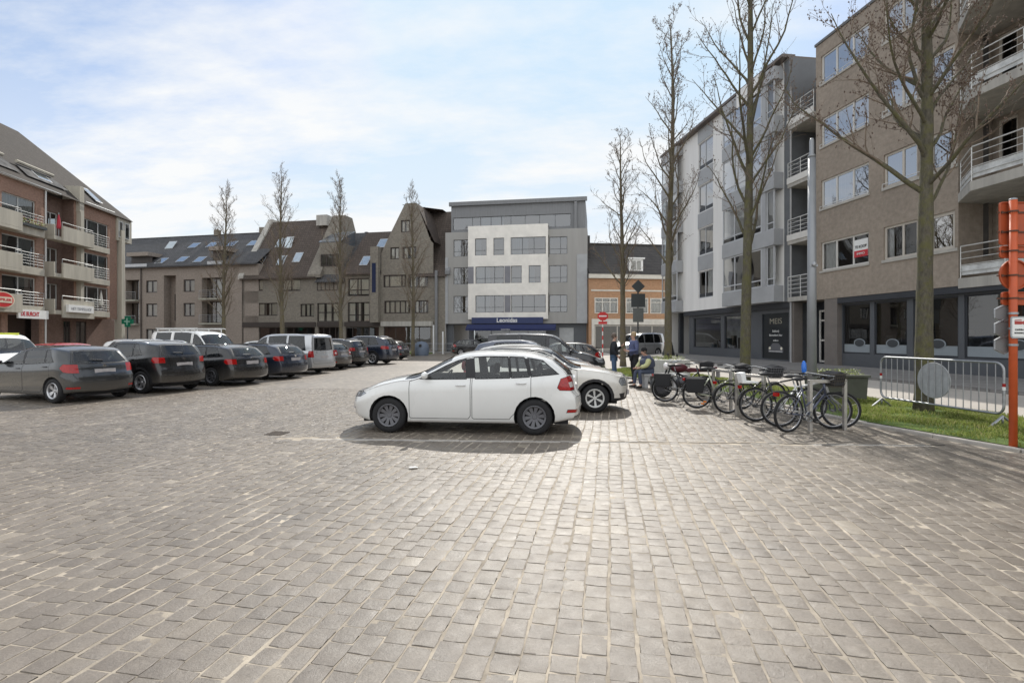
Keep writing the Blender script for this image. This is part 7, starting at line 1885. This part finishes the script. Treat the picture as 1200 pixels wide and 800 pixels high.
def person(loc, deg, label, J, top, legs, shoe, hairm, hat=None, vest=None):
    """J: joint positions in metres, facing +x; y to the left"""
    t = empty('person', loc, R(deg), label, 'person')
    V = Vector; P = {k: V(v) for k, v in J.items()}
    verts = []; edges = []
    def add(p, r): verts.append((tuple(p), r)); return len(verts)-1
    pel = add(P['pelvis'], .12); sp = add(P['pelvis'].lerp(P['chest'], .5), .115); ch = add(P['chest'], .14); nk = add(P['neck'], .055)
    hd = P['head']; f = (P['face']-hd).normalized() if 'face' in P else V((1, 0, 0))
    jaw = add(hd+V((0, 0, -.075))+f*.02, .066); md = add(hd, (.082, .092)); tp = add(hd+V((0, 0, .07))-f*.01, .072)
    edges += [(pel, sp), (sp, ch), (ch, nk), (nk, jaw), (jaw, md), (md, tp)]
    for s in ('l', 'r'):
        sh = add(P['sh_'+s], .058); el = add(P['el_'+s], .042); wr = add(P['wr_'+s], .028); edges += [(ch, sh), (sh, el), (el, wr)]
        fd = (P['wr_'+s]-P['el_'+s]).normalized(); pm = add(P['wr_'+s]+fd*.07, (.036, .02)); edges.append((wr, pm))
        sd = fd.orthogonal().normalized(); up_ = fd.cross(sd)
        for k, (o_, L) in enumerate(((-.03, .06), (-.01, .075), (.01, .08), (.03, .068))):
            b0 = P['wr_'+s]+fd*.085+sd*o_; k1 = add(b0+fd*.012, .0095); k2 = add(b0+fd*L*.5+up_*.012, .009); k3 = add(b0+fd*L*.85+up_*.035, .0075); edges += [(pm, k1), (k1, k2), (k2, k3)]
        k1 = add(P['wr_'+s]+fd*.045+sd*-.04+up_*.01, .011); k2 = add(P['wr_'+s]+fd*.08+sd*-.052+up_*.03, .009); edges += [(pm, k1), (k1, k2)]
        hp = add(P['hip_'+s], .085); kn = add(P['kn_'+s], .055); an = add(P['an_'+s], .038); ft = add(P['toe_'+s], .03); edges += [(pel, hp), (hp, kn), (kn, an), (an, ft)]
    body = skinmesh('body', verts, edges, SKIN, t)
    # face details on the head
    side = V((0, 0, 1)).cross(f).normalized()
    b = MB(); b.ball(hd+f*.095+V((0, 0, -.02)), (.016, .013, .022), 8, 6); 
    for s in (1, -1): b.ball(hd+side*s*.086+V((0, 0, -.015)), (.014, .010, .03), 8, 6)
    b.build('nose_and_ears', SKIN, t, smooth=True)
    b = MB()
    for s in (1, -1): b.ball(hd+f*.082+side*s*.033+V((0, 0, .004)), .0095, 8, 6)
    b.build('eyes', M('eye_dark', (.03, .025, .02), .3), t, smooth=True)
    b = MB(); b.ball(hd+f*.084+V((0, 0, -.062)), (.012, .022, .006), 8, 6); b.build('mouth', M('lips', (.35, .13, .11), .5), t, smooth=True)
    # hair: shell round the back and top
    b = MB(); b.ball(hd-f*.016+V((0, 0, .03)), (.104, .104, .108), 16, 10)
    h = b.build('hat' if hat else 'hair', hat or hairm, t, smooth=True)
    if hat:
        b = MB(); b.ball(hd-f*.02+V((0, 0, -.01)), (.095, .096, .085), 14, 8); b.build('hair', hairm, t, smooth=True)
    # clothes
    vs, es = [], []
    def ad(p, r): vs.append((tuple(p), r)); return len(vs)-1
    a = ad(P['pelvis']+V((0, 0, -.04)), .175); b_ = ad(P['pelvis'].lerp(P['chest'], .5), .18); c = ad(P['chest'], .195); d = ad(P['chest'].lerp(P['neck'], .75), .085); es += [(a, b_), (b_, c), (c, d)]
    for s in ('l', 'r'):
        e = ad(P['sh_'+s], .09); m_ = ad(P['sh_'+s].lerp(P['el_'+s], .5), .082); g = ad(P['el_'+s], .07); h2 = ad(P['el_'+s].lerp(P['wr_'+s], .92), .052); es += [(c, e), (e, m_), (m_, g), (g, h2)]
    skinmesh('jacket', vs, es, vest or top, t)
    if vest:
        for s in ('l', 'r'):
            q = [(tuple(P['sh_'+s].lerp(P['el_'+s], .15)), .10), (tuple(P['sh_'+s].lerp(P['el_'+s], .6)), .095), (tuple(P['el_'+s]), .085), (tuple(P['el_'+s].lerp(P['wr_'+s], .92)), .06)]
            skinmesh('sleeve', q, [(0, 1), (1, 2), (2, 3)], top, t)
        vs2 = [(tuple(P['pelvis'].lerp(P['chest'], .15)), .25), (tuple(P['pelvis'].lerp(P['chest'], .6)), .265), (tuple(P['chest']+V((.02, 0, .03))), .27), (tuple(P['chest'].lerp(P['neck'], .6)), .17)]
        skinmesh('vest', vs2, [(0, 1), (1, 2), (2, 3)], vest, t)
    vs, es = [], []
    a = ad(P['pelvis'], .135)
    for s in ('l', 'r'):
        h1 = ad(P['hip_'+s], .10); k0 = ad(P['hip_'+s].lerp(P['kn_'+s], .5), .088); k = ad(P['kn_'+s], .068); k2 = ad(P['kn_'+s].lerp(P['an_'+s], .5), .062); n_ = ad(P['an_'+s]+V((0, 0, .02)), .055); es += [(a, h1), (h1, k0), (k0, k), (k, k2), (k2, n_)]
    skinmesh('trousers', vs, es, legs, t)
    for s in ('l', 'r'):
        A, T_ = P['an_'+s], P['toe_'+s]; dr = (T_-A); dr.z = 0; dr.normalize()
        v = [(tuple(V((A.x, A.y, .05))-dr*.05), .045), (tuple(V((A.x, A.y, .05))+dr*.06), .048), (tuple(V((A.x, A.y, .042))+dr*.15), .042), (tuple(V((A.x, A.y, .036))+dr*.20), .032)]
        skinmesh('shoe', v, [(0, 1), (1, 2), (2, 3)], shoe, t)
    return t
def standing(h=1.0, arms='down', stagger=.06):
    k = h
    J = dict(pelvis=(0, 0, .93), chest=(0, 0, 1.28), neck=(.01, 0, 1.49), head=(.02, 0, 1.63), face=(.2, 0, 1.62),
             sh_l=(0, .19, 1.40), sh_r=(0, -.19, 1.40), hip_l=(0, .095, .88), hip_r=(0, -.095, .88), kn_l=(.03, .11, .50), kn_r=(.0, -.11, .50), an_l=(.02+stagger, .12, .09), an_r=(-.02-stagger, -.12, .09), toe_l=(.16+stagger, .14, .04), toe_r=(.10-stagger, -.15, .04))
    if arms == 'down': J.update(el_l=(-.03, .25, 1.12), wr_l=(.03, .26, .88), el_r=(-.03, -.25, 1.12), wr_r=(.06, -.25, .88))
    if arms == 'front': J.update(el_l=(.0, .26, 1.12), wr_l=(.24, .10, 1.10), el_r=(.0, -.26, 1.12), wr_r=(.25, -.06, 1.13))
    if arms == 'raise': J.update(el_l=(.08, .26, 1.14), wr_l=(.28, .14, 1.30), el_r=(-.02, -.26, 1.13), wr_r=(.14, -.22, .95))
    return {a: tuple(x*k for x in v) for a, v in J.items()}
CLB = M('black_jacket', (.018, .02, .025), .85, var=.3, scale=6, bmp=.01, bscale=9); JEAN = M('blue_jeans', (.07, .12, .2), .85, var=.25, scale=7, bmp=.008, bscale=12)
BLJ = M('blue_grey_jacket', (.085, .10, .19), .8, var=.25, scale=6, bmp=.01, bscale=9); BKT = M('black_trousers', (.016, .016, .018), .85, var=.2); SHO = M('dark_shoes', (.02, .018, .016), .5)
GRHAIR = M('grey_brown_hair', (.12, .09, .07), .8, var=.3, scale=30); BLOND = M('light_hair', (.36, .26, .15), .75, var=.3, scale=30); BKHAT = M('black_knit_hat', (.012, .012, .013), .95)
PALE = M('pale_yellow_sleeve', (.55, .55, .28), .85, var=.15); VEST = M('slate_blue_vest', (.07, .08, .12), .85, var=.2, scale=5, bmp=.01, bscale=9)
person((3.82, 19.2, .0), -15, 'person in black jacket and blue jeans standing, turned to the person in blue', standing(1.05, 'raise'), CLB, JEAN, SHO, GRHAIR)
person((4.38, 18.4, .03), 190, 'person with light hair in blue grey jacket and black trousers, hands together in front', standing(1.06, 'front'), BLJ, BKT, SHO, BLOND)
SIT = dict(pelvis=(0, 0, .56), chest=(.10, 0, .90), neck=(.17, 0, 1.10), head=(.22, 0, 1.23), face=(.42, 0, 1.15), sh_l=(.10, .19, 1.02), sh_r=(.10, -.19, 1.02), el_l=(.24, .25, .76), el_r=(.24, -.25, .76), wr_l=(.44, .12, .68), wr_r=(.44, -.12, .68),
           hip_l=(.04, .10, .54), hip_r=(.04, -.10, .54), kn_l=(.46, .16, .54), kn_r=(.44, -.15, .54), an_l=(.42, .17, .10), an_r=(.48, -.15, .10), toe_l=(.56, .19, .04), toe_r=(.62, -.17, .04))
person((4.62, 17.2, .0), 195, 'person sitting hunched on the stone bench in slate vest with pale sleeves and black hat', SIT, PALE, M('slate_trousers', (.07, .085, .13), .85, var=.2), SHO, GRHAIR, hat=BKHAT, vest=VEST)
# ------------------------------------------------------------------ light, sky, camera
SUN_EL, SUN_AZ = 42.0, 6.0          # elevation; degrees to the right of straight ahead
w = bpy.data.worlds.new('World'); SC.world = w; w.use_nodes = True
nt = w.node_tree; nt.nodes.clear()
out = nt.nodes.new('ShaderNodeOutputWorld'); bg = nt.nodes.new('ShaderNodeBackground')
sky = nt.nodes.new('ShaderNodeTexSky'); sky.sky_type = 'NISHITA'; sky.sun_disc = False
sky.sun_elevation = R(SUN_EL); sky.sun_rotation = R(SUN_AZ); sky.altitude = 0
sky.air_density = 1.0; sky.dust_density = 1.0; sky.ozone_density = 1.5
tc = nt.nodes.new('ShaderNodeTexCoord')
sx_ = nt.nodes.new('ShaderNodeSeparateXYZ'); nt.links.new(tc.outputs['Generated'], sx_.inputs[0])
zc = nd(nt, 'ShaderNodeMath', operation='MAXIMUM'); nt.links.new(sx_.outputs[2], zc.inputs[0]); zc.inputs[1].default_value = .0
za = nd(nt, 'ShaderNodeMath', operation='ADD'); nt.links.new(zc.outputs[0], za.inputs[0]); za.inputs[1].default_value = .22
dx = nd(nt, 'ShaderNodeMath', operation='DIVIDE'); nt.links.new(sx_.outputs[0], dx.inputs[0]); nt.links.new(za.outputs[0], dx.inputs[1])
dy = nd(nt, 'ShaderNodeMath', operation='DIVIDE'); nt.links.new(sx_.outputs[1], dy.inputs[0]); nt.links.new(za.outputs[0], dy.inputs[1])
cb = nd(nt, 'ShaderNodeCombineXYZ'); nt.links.new(dx.outputs[0], cb.inputs[0]); nt.links.new(dy.outputs[0], cb.inputs[1])
mp = nd(nt, 'ShaderNodeMapping'); mp.inputs['Rotation'].default_value = (0, 0, R(22)); mp.inputs['Scale'].default_value = (.75, 1.5, 1); mp.inputs['Location'].default_value = (3.4, 1.2, 0)
nt.links.new(cb.outputs[0], mp.inputs[0])
n1 = noise(nt, mp.outputs[0], 1.5, 10, .62)
cov = ramp(nt, n1, [(.43, 0.0), (.65, 1.0)])
# haze: whiter towards the horizon
hz = nd(nt, 'ShaderNodeMapRange'); nt.links.new(zc.outputs[0], hz.inputs[0])
hz.inputs[1].default_value = .0; hz.inputs[2].default_value = .45; hz.inputs[3].default_value = .92; hz.inputs[4].default_value = .10
mxx = nd(nt, 'ShaderNodeMath', operation='MULTIPLY_ADD'); nt.links.new(cov, mxx.inputs[0]); mxx.inputs[1].default_value = .74; nt.links.new(hz.outputs[0], mxx.inputs[2]); mxx.use_clamp = True
SKYK = .11
hs = nd(nt, 'ShaderNodeMix'); hs.data_type = 'RGBA'; hs.blend_type = 'MULTIPLY'; hs.inputs[0].default_value = 1
nt.links.new(sky.outputs[0], hs.inputs[6]); hs.inputs[7].default_value = (.98, 1.12, 1.32, 1)
# keep the glow round the sun from burning out
cl = nd(nt, 'ShaderNodeMix'); cl.data_type = 'RGBA'; cl.blend_type = 'DARKEN'; cl.inputs[0].default_value = 1
nt.links.new(hs.outputs[2], cl.inputs[6]); cl.inputs[7].default_value = (.60/SKYK, .80/SKYK, 1.0/SKYK, 1)
pale = mixc(nt, .22, cl.outputs[2], (.66/SKYK, .84/SKYK, 1.0/SKYK))
c = mixc(nt, mxx.outputs[0], pale, (.96/SKYK, .975/SKYK, .985/SKYK))
# unseen sky behind the camera, brightened as added fill for the facades
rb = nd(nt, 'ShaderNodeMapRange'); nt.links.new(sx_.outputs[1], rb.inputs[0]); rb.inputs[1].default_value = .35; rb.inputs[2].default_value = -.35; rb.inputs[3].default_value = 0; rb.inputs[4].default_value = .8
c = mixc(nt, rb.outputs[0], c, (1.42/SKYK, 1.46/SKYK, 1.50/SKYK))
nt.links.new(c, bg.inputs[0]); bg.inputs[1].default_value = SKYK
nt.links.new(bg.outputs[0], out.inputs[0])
sd = bpy.data.lights.new('sun', 'SUN'); sd.energy = 4.0; sd.angle = R(.55); sd.color = (1.0, .95, .87)
so = bpy.data.objects.new('sun', sd); COL.objects.link(so)
dirv = Vector((math.sin(R(SUN_AZ))*math.cos(R(SUN_EL)), math.cos(R(SUN_AZ))*math.cos(R(SUN_EL)), math.sin(R(SUN_EL))))
so.rotation_euler = dirv.to_track_quat('Z', 'Y').to_euler(); so.location = dirv*80
cd = bpy.data.cameras.new('camera'); cam = bpy.data.objects.new('camera', cd); COL.objects.link(cam)
cam.location = (0, 0, CAMH); cam.rotation_euler = (PI/2, 0, 0)
cd.sensor_width = 36; cd.lens = 18; cd.shift_y = -(400-HOR)/1200; cd.clip_end = 2000; cd.clip_start = .05
SC.camera = cam
SC.view_settings.view_transform = 'Standard'; SC.view_settings.look = 'None'; SC.view_settings.exposure = 0; SC.view_settings.gamma = 1
SC.cycles.max_bounces = 8; SC.cycles.transparent_max_bounces = 16; SC.cycles.diffuse_bounces = 3; SC.cycles.glossy_bounces = 3
SC.cycles.use_denoising = True
